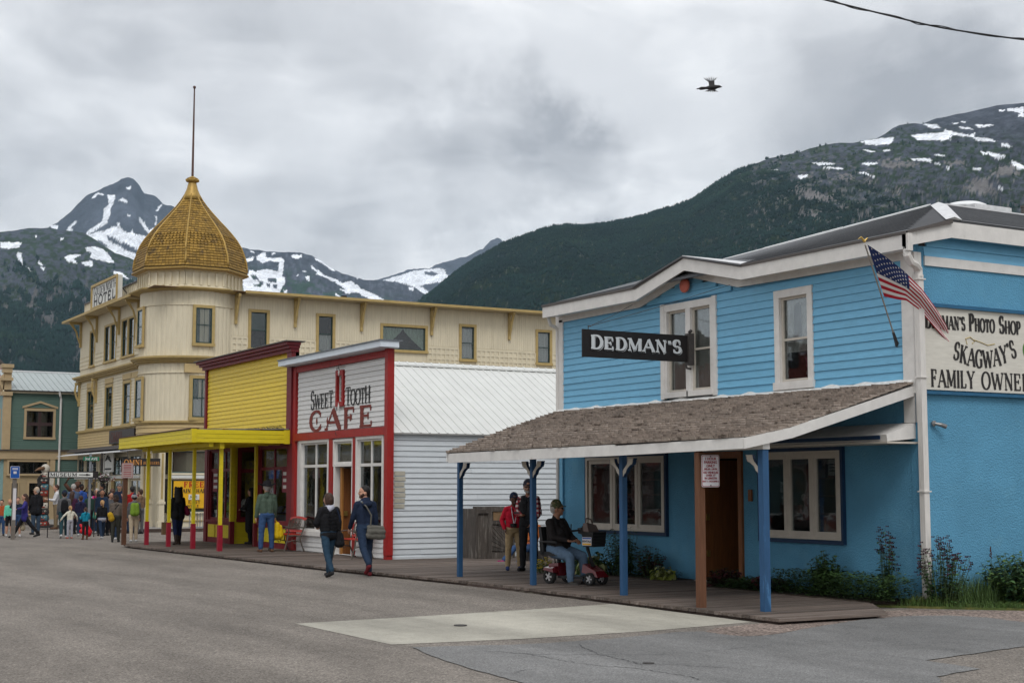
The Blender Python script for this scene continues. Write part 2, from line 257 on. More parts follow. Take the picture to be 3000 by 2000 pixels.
def wmat(o):
    m = o.matrix_basis.copy() if o.parent is None else wmat(o.parent) @ o.matrix_basis
    return m
def link(name, me, parent=None, kind=None):
    o = bpy.data.objects.new(name, me); C.objects.link(o)
    if parent is not None: o.parent = parent
    if kind: o['kind'] = kind
    return o
def copy_tree(o, parent=None):
    c = o.copy(); C.objects.link(c); c.parent = parent
    for ch in list(o.children): copy_tree(ch, c)
    return c

class Fr:
    """facade frame: origin, u along the wall, n outward, z up"""
    def __init__(s, o, u, n): s.o = Vector(o); s.u = Vector(u).normalized(); s.n = Vector(n).normalized()
    def p(s, u, n, z): v = s.o+s.u*u+s.n*n; return (v.x, v.y, v.z+z)
def FX(x0): return Fr((x0, 0, 0), (0, 1, 0), (-1, 0, 0))      # wall facing the street; u = Y
def FY(y0): return Fr((0, y0, 0), (1, 0, 0), (0, -1, 0))      # wall facing the camera's side; u = X
def FTX(x0, y0): return Fr((x0, y0, 0), (0, -1, 0), (-1, 0, 0))  # lettering on a street facade, starts at y0
def FTY(y0, x0): return Fr((x0, y0, 0), (1, 0, 0), (0, -1, 0))

def rects(u0, u1, z0, z1, holes):
    """rectangle minus holes as rectangles"""
    zs = sorted({z0, z1, *[z for h in holes for z in (h[2], h[3]) if z0 < z < z1]})
    out = []
    for a, b in zip(zs, zs[1:]):
        mid = (a+b)/2; cur = u0
        for h in sorted(h for h in holes if h[2] < mid < h[3]):
            if h[0] > cur: out.append((cur, min(h[0], u1), a, b))
            cur = max(cur, h[1])
        if cur < u1: out.append((cur, u1, a, b))
    return out
def wall(parent, fr, u0, u1, z0, z1, holes, mat, n0=-.12, n1=-.02, name='wall'):
    mb = MB()
    for r in rects(u0, u1, z0, z1, holes): mb.fbox(fr, r[0], r[1], n0, n1, r[2], r[3])
    return mb.build(name, mat, parent)
def board_mb(mb, fr, u0, u1, z, h, p0=.004, p1=.022, slant=0, back=-.015):
    j1, j2 = random.uniform(-.0025, .0025), random.uniform(-.0025, .0025); p1 += random.uniform(-.003, .005)
    a = [fr.p(u0, back, z+j1), fr.p(u0, p1, z+.003+j1), fr.p(u0, p0, z+h+j1*.5), fr.p(u0, back, z+h)]
    b = [fr.p(u1, back, z+j2), fr.p(u1, p1, z+.003+j2), fr.p(u1, p0, z+h+j2*.5), fr.p(u1, back, z+h)]
    mb.hexa(a, b)
def siding(parent, fr, u0, u1, z0, z1, step, holes, mat, name='board', lim=None, joined=False, split=0.0, proud=.022):
    """lapped boards; lim(z) -> (u0,u1) for sloping ends; joined: one mesh of real steps (too small to pick apart)"""
    out = []; mb = MB(); z = z0
    while z < z1-1e-6:
        h = min(step, z1-z); a, b = (u0, u1) if lim is None else lim(z+h*.5)
        a = max(a, u0); b = min(b, u1); segs = []; cur = a
        for q in sorted(q for q in holes if q[2]+.01 < z+h and q[3]-.01 > z):
            if q[0] > cur: segs.append((cur, min(q[0], b)))
            cur = max(cur, q[1])
        if cur < b: segs.append((cur, b))
        for (p, q) in segs:
            if q-p < .03: continue
            cuts = [p, q]
            if split and q-p > 2.2 and random.random() < split: cuts = [p, random.uniform(p+.7, q-.7), q]
            for c0, c1 in zip(cuts, cuts[1:]):
                m = mb if joined else MB()
                board_mb(m, fr, c0+.001, c1-.002, z, h, p1=proud)
                if not joined: out.append(m.build(name, mat, parent, recalc=False))
        z += h
    if joined: out.append(mb.build(name, mat, parent, kind='stuff', recalc=False))
    return out

# ------------------------------------------------------------------ value noise for terrain
_tab = rng.random(65536)
def vnoise(x, y, s=0):
    xi = np.floor(x).astype(np.int64); yi = np.floor(y).astype(np.int64); fx = x-xi; fy = y-yi
    fx = fx*fx*(3-2*fx); fy = fy*fy*(3-2*fy)
    h = lambda a, b: _tab[((a*73856093) ^ (b*19349663) ^ (s*83492791)) & 65535]
    return (h(xi, yi)*(1-fx)+h(xi+1, yi)*fx)*(1-fy)+(h(xi, yi+1)*(1-fx)+h(xi+1, yi+1)*fx)*fy
def fbm(x, y, o=5, s=0, ridge=False):
    r = 0; a = .5; n = 0
    for i in range(o):
        v = vnoise(x, y, s+i)
        if ridge: v = 1-abs(2*v-1)
        r = r+a*v; n += a; a *= .5; x = x*2.03+17.1; y = y*2.03+5.7
    return r/n
def inpoly(px, py, poly):
    ins = np.zeros(px.shape, bool); n = len(poly)
    for i in range(n):
        x0, y0 = poly[i]; x1, y1 = poly[(i+1) % n]
        c = ((y0 > py) != (y1 > py)) & (px < (x1-x0)*(py-y0)/(y1-y0+1e-12)+x0)
        ins ^= c
    return ins
# ================================================================== THE MOUNTAINS
def terrain_mat():
    m = bpy.data.materials.new('mountain_ground'); m.use_nodes = True
    t = NT(m.node_tree); b = t.n['Principled BSDF']
    at = t.add('ShaderNodeAttribute'); at.attribute_name = 'albedo'
    g = t.add('ShaderNodeNewGeometry')
    n = t.noise(g.outputs['Position'], .02, 8, .65); n2 = t.noise(g.outputs['Position'], .11, 6, .7)
    v = t.math('MULTIPLY', t.map(n.outputs[0], .3, .7, .72, 1.28), t.map(n2.outputs[0], .3, .7, .7, 1.3))
    vc = t.add('ShaderNodeCombineXYZ')
    for i in range(3): t.link(v, vc.inputs[i])
    t.link(t.mix(1.0, at.outputs['Color'], vc.outputs[0], 'MULTIPLY'), b.inputs['Base Color'])
    b.inputs['Roughness'].default_value = .95; b.inputs['Specular IOR Level'].default_value = .1
    bp = t.add('ShaderNodeBump'); bp.inputs['Strength'].default_value = 1; bp.inputs['Distance'].default_value = 9
    t.link(t.math('ADD', n.outputs[0], t.math('MULTIPLY', n2.outputs[0], .35)), bp.inputs['Height']); t.link(bp.outputs[0], b.inputs['Normal'])
    return m
TMAT = terrain_mat()
def srf(x, e0, e1): t_ = np.clip((x-e0)/(e1-e0), 0, 1); return t_*t_*(3-2*t_)
def mountain(name, key, Dr, D0, ncol, nrow, amp, snow=None, bare=None, p=1.12, colour=None, jag=6, rscale=1/260., seed=0):
    R = np.array(DATA[key]); az = np.linspace(R[0, 0], R[-1, 0], ncol)
    el = np.interp(az, R[:, 0], R[:, 1])
    tt = 1-(1-np.linspace(0, 1, nrow))**1.5
    A, T = np.meshgrid(az, tt, indexing='ij'); EL = np.repeat(el[:, None], nrow, 1)
    Dm = D0+(Dr-D0)*T
    X = np.sin(np.radians(A))*Dm; Y = np.cos(np.radians(A))*Dm
    H = Dr*np.tan(np.radians(EL))+1.8
    rel = fbm(X*rscale, Y*rscale, 6, seed, True)-.55
    fin = fbm(X*rscale*6, Y*rscale*6, 4, seed+9)-.5
    env = np.sin(np.pi*np.clip(T, 0, 1)**.8)**.7
    Z = -3+(H+3)*T**p+rel*amp*env+fin*amp*.18*env+(fbm(X/45., Y/45., 3, seed+4)-.5)*jag*T
    ELv = np.degrees(np.arctan2(Z-1.8, Dm))
    fs = np.gradient(Z, axis=1)/(np.gradient(Dm, axis=1)+1e-6)
    wa = (fbm(A*9, ELv*9, 4, seed+20)-.5)*.22; wb = (fbm(A*9+50, ELv*9, 4, seed+21)-.5)*.22+(fbm(A*38, ELv*38, 3, seed+22)-.5)*.20; wa = wa+(fbm(A*38+9, ELv*38, 3, seed+23)-.5)*.22
    sn = np.zeros(A.shape)
    for pl in (DATA[snow] if snow else []): sn = np.maximum(sn, inpoly(A+wa*.35, ELv+wb*.35, pl))
    for pl in (DATA[bare] if bare else []): sn = np.where(inpoly(A+wa*.35, ELv+wb*.35, pl), 0, sn)
    col, veg = colour(A, ELv, X, Y, Z, T, rel, EL)
    col = col*(1-sn[..., None])+np.array([.80, .83, .88])*sn[..., None]
    # far side falls away behind the crest
    Xb = np.sin(np.radians(az))*Dr*1.35; Yb = np.cos(np.radians(az))*Dr*1.35
    vs = np.concatenate([np.stack([X, Y, Z], -1), np.stack([Xb, Yb, np.full(ncol, -3.)], -1)[:, None]], 1)
    cb = np.concatenate([col, col[:, -1:]], 1); nr = nrow+1
    idx = np.arange(ncol*nr).reshape(ncol, nr)
    q = np.stack([idx[:-1, :-1], idx[1:, :-1], idx[1:, 1:], idx[:-1, 1:]], -1).reshape(-1, 4)
    me = bpy.data.meshes.new(name)
    me.vertices.add(len(vs.reshape(-1, 3))); me.vertices.foreach_set('co', vs.reshape(-1))
    me.loops.add(q.size); me.loops.foreach_set('vertex_index', q.reshape(-1))
    me.polygons.add(len(q)); me.polygons.foreach_set('loop_start', np.arange(0, q.size, 4)); me.polygons.foreach_set('loop_total', np.full(len(q), 4))
    me.update(calc_edges=True); me.polygons.foreach_set('use_smooth', [True]*len(q))
    at = me.attributes.new('albedo', 'FLOAT_COLOR', 'POINT')
    at.data.foreach_set('color', np.concatenate([cb.reshape(-1, 3), np.ones((ncol*nr, 1))], 1).reshape(-1))
    me.materials.append(TMAT)
    o = link(name, me, kind='structure')
    return dict(o=o, az=az, X=X, Y=Y, Z=Z, veg=veg*(sn < .5), T=T, EL=ELv, A=A)
ROCK = np.array([.056, .064, .082]); ROCKL = np.array([.18, .172, .172]); FOREST = np.array([.011, .025, .026]); SCRUB = np.array([.036, .060, .034])
def blend(a, b, f): return a*(1-f[..., None])+b*f[..., None]
def c_peak(A, E, X, Y, Z, T, rel, R):
    n = fbm(X/300, Y/300, 5, 3); c = blend(ROCK*1.0, ROCK*1.5, srf(n, .4, .7)); v = np.zeros(A.shape); return c, v
def c_left(A, E, X, Y, Z, T, rel, R):
    n = fbm(A*4, E*4, 5, 5); line = 6.9+(n-.5)*4.2
    v = 1-srf(E, line-.8, line+.8)
    n2 = fbm(A*8, E*14, 5, 8)
    c = blend(blend(ROCK*1.15, SCRUB*.8, srf(n2, .45, .56)), FOREST, v)
    pal = srf(fbm(A*7, E*3, 5, 13), .6, .7)*srf(E, 3.5, 5.5)*(1-srf(E, 7.2, 8.2)); c = blend(c, ROCKL*.75, pal*.8)
    return c, v*(pal < .3)
def c_mid(A, E, X, Y, Z, T, rel, R):
    n = fbm(A*5, E*6, 5, 31); v = srf(n, .45, .6)*(1-srf(E, R*.86, R*.97))
    c = blend(blend(ROCK*.95, ROCK*1.5, srf(fbm(A*11, E*5, 5, 33), .45, .65)), np.array([.03, .06, .04]), v); return c, v*0
def c_far(A, E, X, Y, Z, T, rel, R):
    return blend(ROCK*1.1, ROCK*1.6, srf(fbm(X/400, Y/400, 4, 41), .4, .7)), np.zeros(A.shape)
def c_hill(A, E, X, Y, Z, T, rel, R):
    # forest up to a tree line that climbs to the left; scrub and bare granite above it on the right
    tl = np.interp(A, [26, 33, 38, 42, 46, 50, 56], [30, 30, 12.6, 11.4, 10.2, 9.4, 9.0])
    n = fbm(A*3, E*6, 5, 51)
    above = srf(E+(n-.5)*3.2, tl-.6, tl+.9)
    scr = srf(fbm(A*7, E*15, 5, 53), .47, .56)*(1-srf(E, tl+2.6, tl+4.0))
    up = blend(blend(ROCK*.95, ROCK*1.35, srf(fbm(A*5, E*12, 5, 54), .42, .62)), SCRUB*.75, scr)
    c = blend(blend(FOREST, SCRUB*.6, srf(fbm(A*4, E*7, 4, 57), .45, .65)), up, above)
    rk = np.zeros(A.shape)
    wa = (fbm(A*12, E*12, 4, 60)-.5)*.9; wb = (fbm(A*12+9, E*12, 4, 61)-.5)*.5
    for pl in DATA['rock_hill']: rk = np.maximum(rk, inpoly(A+wa, E+wb, pl)*.9)
    spots = srf(fbm(A*6, E*17, 5, 55), .64, .70)*srf(A, 36, 41)*srf(E, 5, 7)*(1-srf(E, tl+1.0, tl+2.0))
    rk = np.maximum(rk, spots*.55); sp2 = srf(fbm(A*9, E*20, 5, 58), .70, .76)*(1-srf(A, 36, 41))*.35
    rk = np.maximum(rk, sp2)
    c = blend(c, ROCKL, rk)
    veg = np.clip(1-above*1.15, 0, 1)*(rk < .3)+above*scr*.03*(rk < .3)
    return c, np.clip(veg, 0, 1)
mountain('far_peak', 'peak', 6200, 4200, 420, 220, 170, 'snow_peak', 'bare_peak', colour=c_peak, jag=22, rscale=1/420., seed=1)
far_l = mountain('left_mountain', 'leftr', 3500, 1500, 380, 480, 150, 'snow_left', None, colour=c_left, jag=12, rscale=1/330., seed=2, p=1.0)
mountain('snowy_ridge', 'mid', 4600, 2800, 520, 240, 120, 'snow_mid', 'bare_mid', colour=c_mid, jag=14, rscale=1/360., seed=3)
mountain('distant_ridge', 'far', 6800, 5400, 260, 160, 140, 'snow_far', 'bare_far', colour=c_far, jag=16, rscale=1/420., seed=4)
hill = mountain('green_hill', 'hill', 2600, 900, 760, 640, 120, 'snow_hill', None, colour=c_hill, jag=5, rscale=1/230., seed=5, p=1.05)

def forest(name, M, n, hmin, hmax, tmin, col, seed, azmax=60):
    r = np.random.default_rng(seed); nc, nr = M['X'].shape
    i = r.random(n*3)*(nc-1.01); tq = tmin+(1-tmin)*r.random(n*3)**.8; j = (1-(1-tq)**(1/1.5))*(nr-1.01)
    i0 = i.astype(int); j0 = j.astype(int); fi = i-i0; fj = j-j0
    def S(a): return (a[i0, j0]*(1-fi)+a[i0+1, j0]*fi)*(1-fj)+(a[i0, j0+1]*(1-fi)+a[i0+1, j0+1]*fi)*fj
    x, y, z, v, A_, E_ = S(M['X']), S(M['Y']), S(M['Z']), S(M['veg']), S(M['A']), S(M['EL'])
    clump = fbm(x/60, y/60, 3, seed)
    k = (r.random(n*3) < v*(.45+clump)) & (A_ > 8.5) & (A_ < 51.5)
    ids = np.nonzero(k)[0][:n]; x, y, z = x[ids], y[ids], z[ids]; m = len(x)
    h = hmin+(hmax-hmin)*r.random(m)**1.5; w = h*(.20+.14*r.random(m)); ph = r.random(m)*6.28
    seg = 5; ang = ph[:, None]+np.arange(seg)*2*pi/seg
    ring = np.stack([x[:, None]+np.cos(ang)*w[:, None], y[:, None]+np.sin(ang)*w[:, None], np.repeat((z+h*.12)[:, None], seg, 1)], -1)
    tip = np.stack([x, y, z+h], -1)[:, None]
    V = np.concatenate([ring, tip], 1).reshape(-1, 3)
    b = (np.arange(m)*(seg+1))[:, None]
    F = np.stack([np.stack([b[:, 0]+q, b[:, 0]+(q+1) % seg, b[:, 0]+seg], -1) for q in range(seg)], 1).reshape(-1, 3)
    me = bpy.data.meshes.new(name); me.vertices.add(len(V)); me.vertices.foreach_set('co', V.reshape(-1))
    me.loops.add(F.size); me.loops.foreach_set('vertex_index', F.reshape(-1)); me.polygons.add(len(F))
    me.polygons.foreach_set('loop_start', np.arange(0, F.size, 3)); me.polygons.foreach_set('loop_total', np.full(len(F), 3)); me.update(calc_edges=True)
    me.materials.append(col)
    return link(name, me, kind='stuff')
fm = pbr('conifer_green', (.013, .029, .026), .9, .35, .006, gen=True, island=.25, spec=.05, col2=(.026, .048, .030), c2lo=.52, c2hi=.66, c2s=.004)
tag(forest('hillside_forest', hill, 80000, 3.4, 6.0, .22, fm, 71), 'dense dark conifer forest covering the near hillside', 'forest')
tag(forest('mountain_forest', far_l, 22000, 6, 10, .15, fm, 72), 'dark conifer forest on the slope of the left mountain', 'forest')

# ------------------------------------------------------------------ haze
hz = MB().box(-600, 6200, -600, 7200, -4.0, 1450).build('haze', [], kind='stuff')
hm = bpy.data.materials.new('thin_air'); hm.use_nodes = True; t = NT(hm.node_tree); t.n.clear()
pv = t.add('ShaderNodeVolumePrincipled'); pv.inputs['Density'].default_value = 4.2e-5; pv.inputs['Color'].default_value = (.55, .78, 1, 1); pv.inputs['Anisotropy'].default_value = .2
o_ = t.add('ShaderNodeOutputMaterial'); t.link(pv.outputs[0], o_.inputs['Volume'])
hz.data.materials.append(hm)
tag(hz, 'thin bluish mountain air between the street and the peaks', 'haze')
# ================================================================== GROUND
def sheet(name, pts, z, mat, kind='structure', parent=None, thick=0):
    mb = MB()
    if thick: mb.prism([(x, y, z-thick) for x, y in pts], [(x, y, z) for x, y in pts])
    else: mb.add([(x, y, z) for x, y in pts], [tuple(range(len(pts)))])
    return mb.build(name, mat, parent, kind=kind)
def ground_mat(name, c1, c2, fine=(.45, 1.7), s1=70, s2=260, patch=None, bump=.6):
    m = bpy.data.materials.new(name); m.use_nodes = True; t = NT(m.node_tree); b = t.n['Principled BSDF']
    P = t.add('ShaderNodeNewGeometry').outputs['Position']
    a = t.noise(P, s1, 3, .7); c = t.noise(P, s2, 2, .6)
    mp = t.add('ShaderNodeMapping'); t.link(P, mp.inputs[0]); mp.inputs['Scale'].default_value = (1.6, .35, 1)
    L_ = t.noise(mp.outputs[0], .55, 6, .6); L2 = t.noise(P, 3.5, 5, .6)
    f = t.math('ADD', t.math('MULTIPLY', a.outputs[0], .6), t.math('MULTIPLY', c.outputs[0], .4))
    base = t.mix(t.map(f, .38, .62, 0, 1), c1, c2)
    vo = t.add('ShaderNodeTexVoronoi'); t.link(P, vo.inputs['Vector']); vo.inputs['Scale'].default_value = s1*.9
    sp = t.map(vo.outputs['Color'], .0, 1.0, fine[0], fine[1])
    v = t.math('MULTIPLY', sp, t.math('MULTIPLY', t.map(L_.outputs[0], .32, .68, .74, 1.2), t.map(L2.outputs[0], .3, .7, .92, 1.08)))
    vc = t.add('ShaderNodeCombineXYZ')
    for i in range(3): t.link(v, vc.inputs[i])
    out = t.mix(1.0, base, vc.outputs[0], 'MULTIPLY')
    t.link(out, b.inputs['Base Color']); b.inputs['Roughness'].default_value = .9; b.inputs['Specular IOR Level'].default_value = .2
    bp = t.add('ShaderNodeBump'); bp.inputs['Strength'].default_value = bump; bp.inputs['Distance'].default_value = .012
    t.link(f, bp.inputs['Height']); t.link(bp.outputs[0], b.inputs['Normal'])
    return m
M_road = ground_mat('chip_seal', (.10, .088, .076), (.285, .255, .225), (.55, 1.5), 60, 200, bump=.7)
M_grav = ground_mat('pink_gravel', (.12, .095, .08), (.30, .24, .21), (.3, 1.9), 34, 140, bump=1)
M_conc = ground_mat('new_concrete', (.33, .315, .27), (.40, .38, .325), (.88, 1.12), 60, 300, bump=.15)
M_patch = ground_mat('blue_grey_asphalt', (.135, .135, .135), (.215, .213, .208), (.6, 1.45), 80, 260, bump=.4)
M_dirt = pbr('town_soil', (.12, .11, .08), .95, .3, .5, gen=True)
M_tar = pbr('tar_crack', (.05, .05, .052), .8, .3, 20)
sheet('ground', [(-9000, -3000), (9000, -3000), (9000, 9500), (-9000, 9500)], 0.0, M_dirt)
RZ = .04
sheet('road', [(-14, -40), (75, -40), (75, 62), (17, 62), (17, 400), (-14, 400)], RZ, M_road)
k = .978
sheet('concrete_slab', [(7.1, 15.0), (8.7, 14.8), (10.5, 14.82), (12.36, 15.12), (12.44, 18.5), (11.1, 18.28), (9.05, 18.05), (7.1, 17.9)], RZ+.004, M_conc)
pp = [(7.33, 14.95), (7.93, 14.8), (8.45, 14.6), (9.03, 14.57), (9.67, 14.59), (10.46, 14.72), (10.99, 14.85), (11.28, 14.75), (11.24, 14.36), (11.35, 13.99), (11.74, 13.98), (12.43, 14.29), (13.2, 14.62), (14.1, 14.96), (15.0, 15.06), (15.63, 14.85), (15.84, 14.34), (15.71, 13.59), (15.59, 12.63), (14.09, 11.43), (13.34, 11.55), (12.44, 11.37), (11.41, 11.16), (11.34, 10.37), (10.53, 10.17), (9.8, 9.3), (8.3, 8.6), (7.0, 10.48), (6.9, 11.56), (6.93, 12.24), (7.07, 13.66)]
def jagged(pts, amp=.03, n=6):
    out = []
    for (x0, y0), (x1, y1) in zip(pts, pts[1:]+pts[:1]):
        for i in range(n):
            f = i/n; out.append((x0+(x1-x0)*f+random.uniform(-amp, amp)*(i > 0), y0+(y1-y0)*f+random.uniform(-amp, amp)*(i > 0)))
    return out
pt = sheet('asphalt_patch', jagged([(x*k, y*k) for x, y in pp], .02), RZ+.008, M_patch)
gp = [(12.42, 14.95), (12.7, 15.05), (13.2, 15.3), (13.8, 15.3), (14.9, 15.5), (15.6, 15.45), (16.0, 15.05), (16.84, 14.56), (17.62, 13.9), (19, 13), (22, 11), (20, 8.5), (15.6, 11.9), (14.6, 11.5), (15.3, 12.5), (15.45, 13.3), (15.5, 14.0), (15.25, 14.55), (14.6, 14.75), (13.7, 14.6), (12.8, 14.3), (12.1, 13.98), (11.4, 13.72), (11.0, 13.8), (11.0, 14.4), (11.5, 14.75)]
sheet('gravel_shoulder', jagged(gp, .03, 5), RZ+.003, M_grav)
cracks = [[(7.85, 14.21), (8.19, 13.58), (8.74, 13.27), (9.35, 12.92)], [(9.14, 14.29), (8.91, 13.77), (8.74, 13.27), (8.73, 12.93), (8.67, 12.52), (8.63, 12.34)], [(8.03, 13.91), (8.13, 13.39), (8.12, 12.95), (8.21, 12.47), (8.4, 12.12), (8.46, 11.7), (8.47, 11.35), (8.43, 11.1)], [(8.63, 12.34), (8.88, 12.19), (9.24, 11.67)], [(9.67, 12.97), (10.28, 12.98), (10.95, 13.11), (11.33, 13.02)], [(12.09, 13.28), (12.18, 12.94), (12.49, 12.62)], [(11.25, 12.3), (11.37, 11.75), (11.41, 11.16)], [(7.11, 12.32), (7.39, 12.55), (7.55, 12.55)]]
for ci, cr in enumerate(cracks):
    mb = MB(); pts = []
    for (x0, y0), (x1, y1) in zip(cr, cr[1:]):
        for i in range(7): f = i/7; pts.append((x0+(x1-x0)*f+random.uniform(-.03, .03), y0+(y1-y0)*f+random.uniform(-.03, .03)))
    pts.append(cr[-1]); wd = .005 if ci < 4 else .003
    for (x0, y0), (x1, y1) in zip(pts, pts[1:]):
        dx, dy = x1-x0, y1-y0; l = math.hypot(dx, dy)+1e-6; nx, ny = -dy/l*wd*random.uniform(.5, 1.4), dx/l*wd*random.uniform(.5, 1.4)
        mb.add([(x0*k-nx, y0*k-ny, RZ+.011), (x1*k-nx, y1*k-ny, RZ+.011), (x1*k+nx, y1*k+ny, RZ+.011), (x0*k+nx, y0*k+ny, RZ+.011)], [(0, 1, 2, 3)])
    mb.build('crack', M_tar, pt)
M_iron = pbr('cast_iron', (.055, .05, .048), .6, .3, 30, bump=.4)
for (x, y, r, lb) in [(8.75, 12.37, .06, 'small rusty valve cover in the cracked blue-grey asphalt'), (9.0, 16.93, .085, 'small dark valve cover in the pale concrete slab')]:
    vc_ = thing('valve_cover', lb, 'valve cover', (x*k, y*k, RZ+.011))
    MB().lathe((x*k, y*k, RZ+.009), [(r, 0), (r, .008), (r*.85, .010)], 20).build('rim', M_iron, vc_)
    MB().lathe((x*k, y*k, RZ+.012), [(r*.78, 0), (r*.78, .004)], 20).build('lid', M_tar, vc_)

# boardwalk: planks run from the kerb to the shopfronts
CURB = [(14.5, 12.38), (22.4, 12.5), (29, 12.02), (35, 11.83), (42.5, 11.55), (43.6, 11.9), (44.3, 12.9)]
def curb_x(y): return float(np.interp(y, [p[0] for p in CURB], [p[1] for p in CURB]))
M_plank = pbr('weathered_plank', (.125, .098, .082), .85, .30, 5, (.25, 9, 9), .5, 30, rand=.34, col2=(.215, .185, .165), c2lo=.45, c2hi=.75, c2s=2)
M_beam = pbr('dark_kerb_timber', (.055, .038, .032), .85, .3, 6, (6, .6, 6), .6, 25, rand=.2, col2=(.10, .095, .07), c2lo=.5, c2hi=.7)
bw = tag(thing('boardwalk', None, None, (13, 25, .12)), kind='structure')
def walk_in(y):
    if y < 16.0: return 14.2+(y-14.6)*.75
    if y < 20.0: return 15.25
    if y < 21.45: return 16.18
    if y < 26.0: return 15.55
    if y < 30.95: return 19.6
    if y < 36.8: return 14.5
    return 14.5 if not (39.7 < y < 41.7) else 15.6
y = 14.62; n = 0
while y < 44.2:
    w = .148; x0 = curb_x(y+.07)+random.uniform(-.018, .018); x1 = walk_in(y+.07)
    h = random.uniform(-.004, .004)
    MB().box(x0, x1, y+.003, y+w-.005, .078, .12+h).build('plank', M_plank, bw, recalc=False); y += w+.002; n += 1
for y0 in np.arange(14.7, 43.0, 3.0):
    y1 = min(y0+2.98, 43.4); a, b = curb_x(y0)+.035, curb_x(y1)+.035
    MB().hexa([(a, y0, 0), (a+.14, y0, 0), (a+.14, y0, .076), (a, y0, .076)], [(b, y1, 0), (b+.14, y1, 0), (b+.14, y1, .076), (b, y1, .076)]).build('kerb_beam', M_beam, bw, recalc=True)
sheet('boardwalk_bed', [(12.9, 14.75), (14.15, 14.75), (15.1, 16.0), (15.25, 20), (16.2, 20.05), (16.2, 21.4), (15.55, 21.5), (15.55, 26), (19.6, 26.05), (19.6, 30.95), (14.6, 30.95), (14.6, 44.15), (12.6, 44.15)], .066, M_beam)
# pavement of the far side of the avenue
M_far = pbr('grey_pavement', (.26, .25, .235), .9, .12, 3, bump=.2, gen=True)
for (a, b, c_, d) in [(14.6, 17.3, 56.3, 110.0), (17.3, 75.0, 56.3, 58.5)]:
    MB().box(a, b, c_, d, 0, .17).build('pavement', M_far, kind='structure')
for (a, b, c_, d) in [(14.42, 14.6, 56.12, 110.0), (14.6, 75, 56.12, 56.3)]:
    MB().box(a, b, c_, d, 0, .175).build('kerb', M_beam, kind='structure')
# ================================================================== shared building pieces
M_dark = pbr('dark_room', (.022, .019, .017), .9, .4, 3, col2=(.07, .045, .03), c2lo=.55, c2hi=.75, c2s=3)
M_lace = pbr('lace_curtain', (.82, .78, .70), .9, .2, 30, (3, 3, .6), .3, 40, col2=(.15, .12, .10), c2lo=.56, c2hi=.66, c2s=30)
M_net = pbr('net_curtain', (.55, .55, .53), .9, .2, 20, (4, 4, .3))
M_green_cur = pbr('pale_green_curtain', (.30, .38, .30), .9, .2, 12, (3, 3, .6))
def curtain(parent, fr, u0, u1, z0, z1, mat, n=-.10, waves=6, amp=.02, top=None, name='curtain'):
    mb = MB(); N = waves*6; vs = []; mf = top or (lambda f, z: z)
    for i in range(N+1):
        f = i/N; u = u0+(u1-u0)*f; d = n+amp*sin(f*waves*2*pi+1)
        vs += [fr.p(u, d, z0 if top is None else top(f)), fr.p(u, d*1.0, z1)]
    mb.add(vs, [(2*i, 2*i+2, 2*i+3, 2*i+1) for i in range(N)])
    return mb.build(name, mat, parent, recalc=False, smooth=True)
def window(parent, fr, u0, u1, z0, z1, mc, ms=None, cw=.10, proud=.035, cols=1, rails=(), sash=.04, depth=-.055, rec=0.0,
           sill=.05, room=.6, mroom=None, cur=None, name='window', glass=None, bar=.03, base=0.0, cw_top=None, cw_bot=None, hood=False):
    """casing (the window itself) > sash, panes one by one, curtain, room behind; rails = fractions of the height"""
    ms = ms or mc; ct = cw if cw_top is None else cw_top; cb = cw if cw_bot is None else cw_bot
    mb = MB(); b = base
    mb.fbox(fr, u0-cw, u0, -.03+b, proud+b, z0, z1); mb.fbox(fr, u1, u1+cw, -.03+b, proud+b, z0, z1)
    mb.fbox(fr, u0-cw, u1+cw, -.03+b, proud+.004+b, z1, z1+ct)
    mb.fbox(fr, u0-cw-(.02 if sill else 0), u1+cw+(.02 if sill else 0), -.03+b, proud+sill+b, z0-cb, z0)
    w = mb.build(name, mc, parent)
    sb = MB(); s = sash
    sb.fbox(fr, u0, u0+s, depth-.02+b, depth+.03+b, z0, z1); sb.fbox(fr, u1-s, u1, depth-.02+b, depth+.03+b, z0, z1)
    sb.fbox(fr, u0+s, u1-s, depth-.02+b, depth+.028+b, z1-s, z1); sb.fbox(fr, u0+s, u1-s, depth-.02+b, depth+.028+b, z0, z0+s*1.2)
    us = [u0+s]+[u0+s+(u1-u0-2*s)*i/cols for i in range(1, cols)]+[u1-s]
    zz = [z0+s*1.2]+[z0+(z1-z0)*r for r in rails]+[z1-s]
    for u in us[1:-1]: sb.fbox(fr, u-bar/2, u+bar/2, depth-.018+b, depth+.025+b, z0+s*1.2, z1-s)
    for z in zz[1:-1]: sb.fbox(fr, u0+s, u1-s, depth-.015+b, depth+.022+b, z-bar*.6, z+bar*.6)
    sb.build('sash', ms, w)
    for i in range(len(us)-1):
        for j in range(len(zz)-1):
            e_ = bar/2*.9
            MB().fbox(fr, us[i]+(e_ if i else 0), us[i+1]-(e_ if i < len(us)-2 else 0), depth-.004+b, depth+b, zz[j]+(e_ if j else 0), zz[j+1]-(e_ if j < len(zz)-2 else 0)).build('pane', glass or GLASS, w)
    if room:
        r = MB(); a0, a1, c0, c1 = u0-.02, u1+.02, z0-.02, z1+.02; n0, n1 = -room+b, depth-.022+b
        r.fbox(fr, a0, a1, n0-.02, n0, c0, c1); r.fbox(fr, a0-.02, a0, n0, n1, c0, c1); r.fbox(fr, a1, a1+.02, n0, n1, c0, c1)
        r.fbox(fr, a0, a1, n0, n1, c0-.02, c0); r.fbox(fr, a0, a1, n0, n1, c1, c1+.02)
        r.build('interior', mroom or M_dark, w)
    if cur: cur(w)
    return w
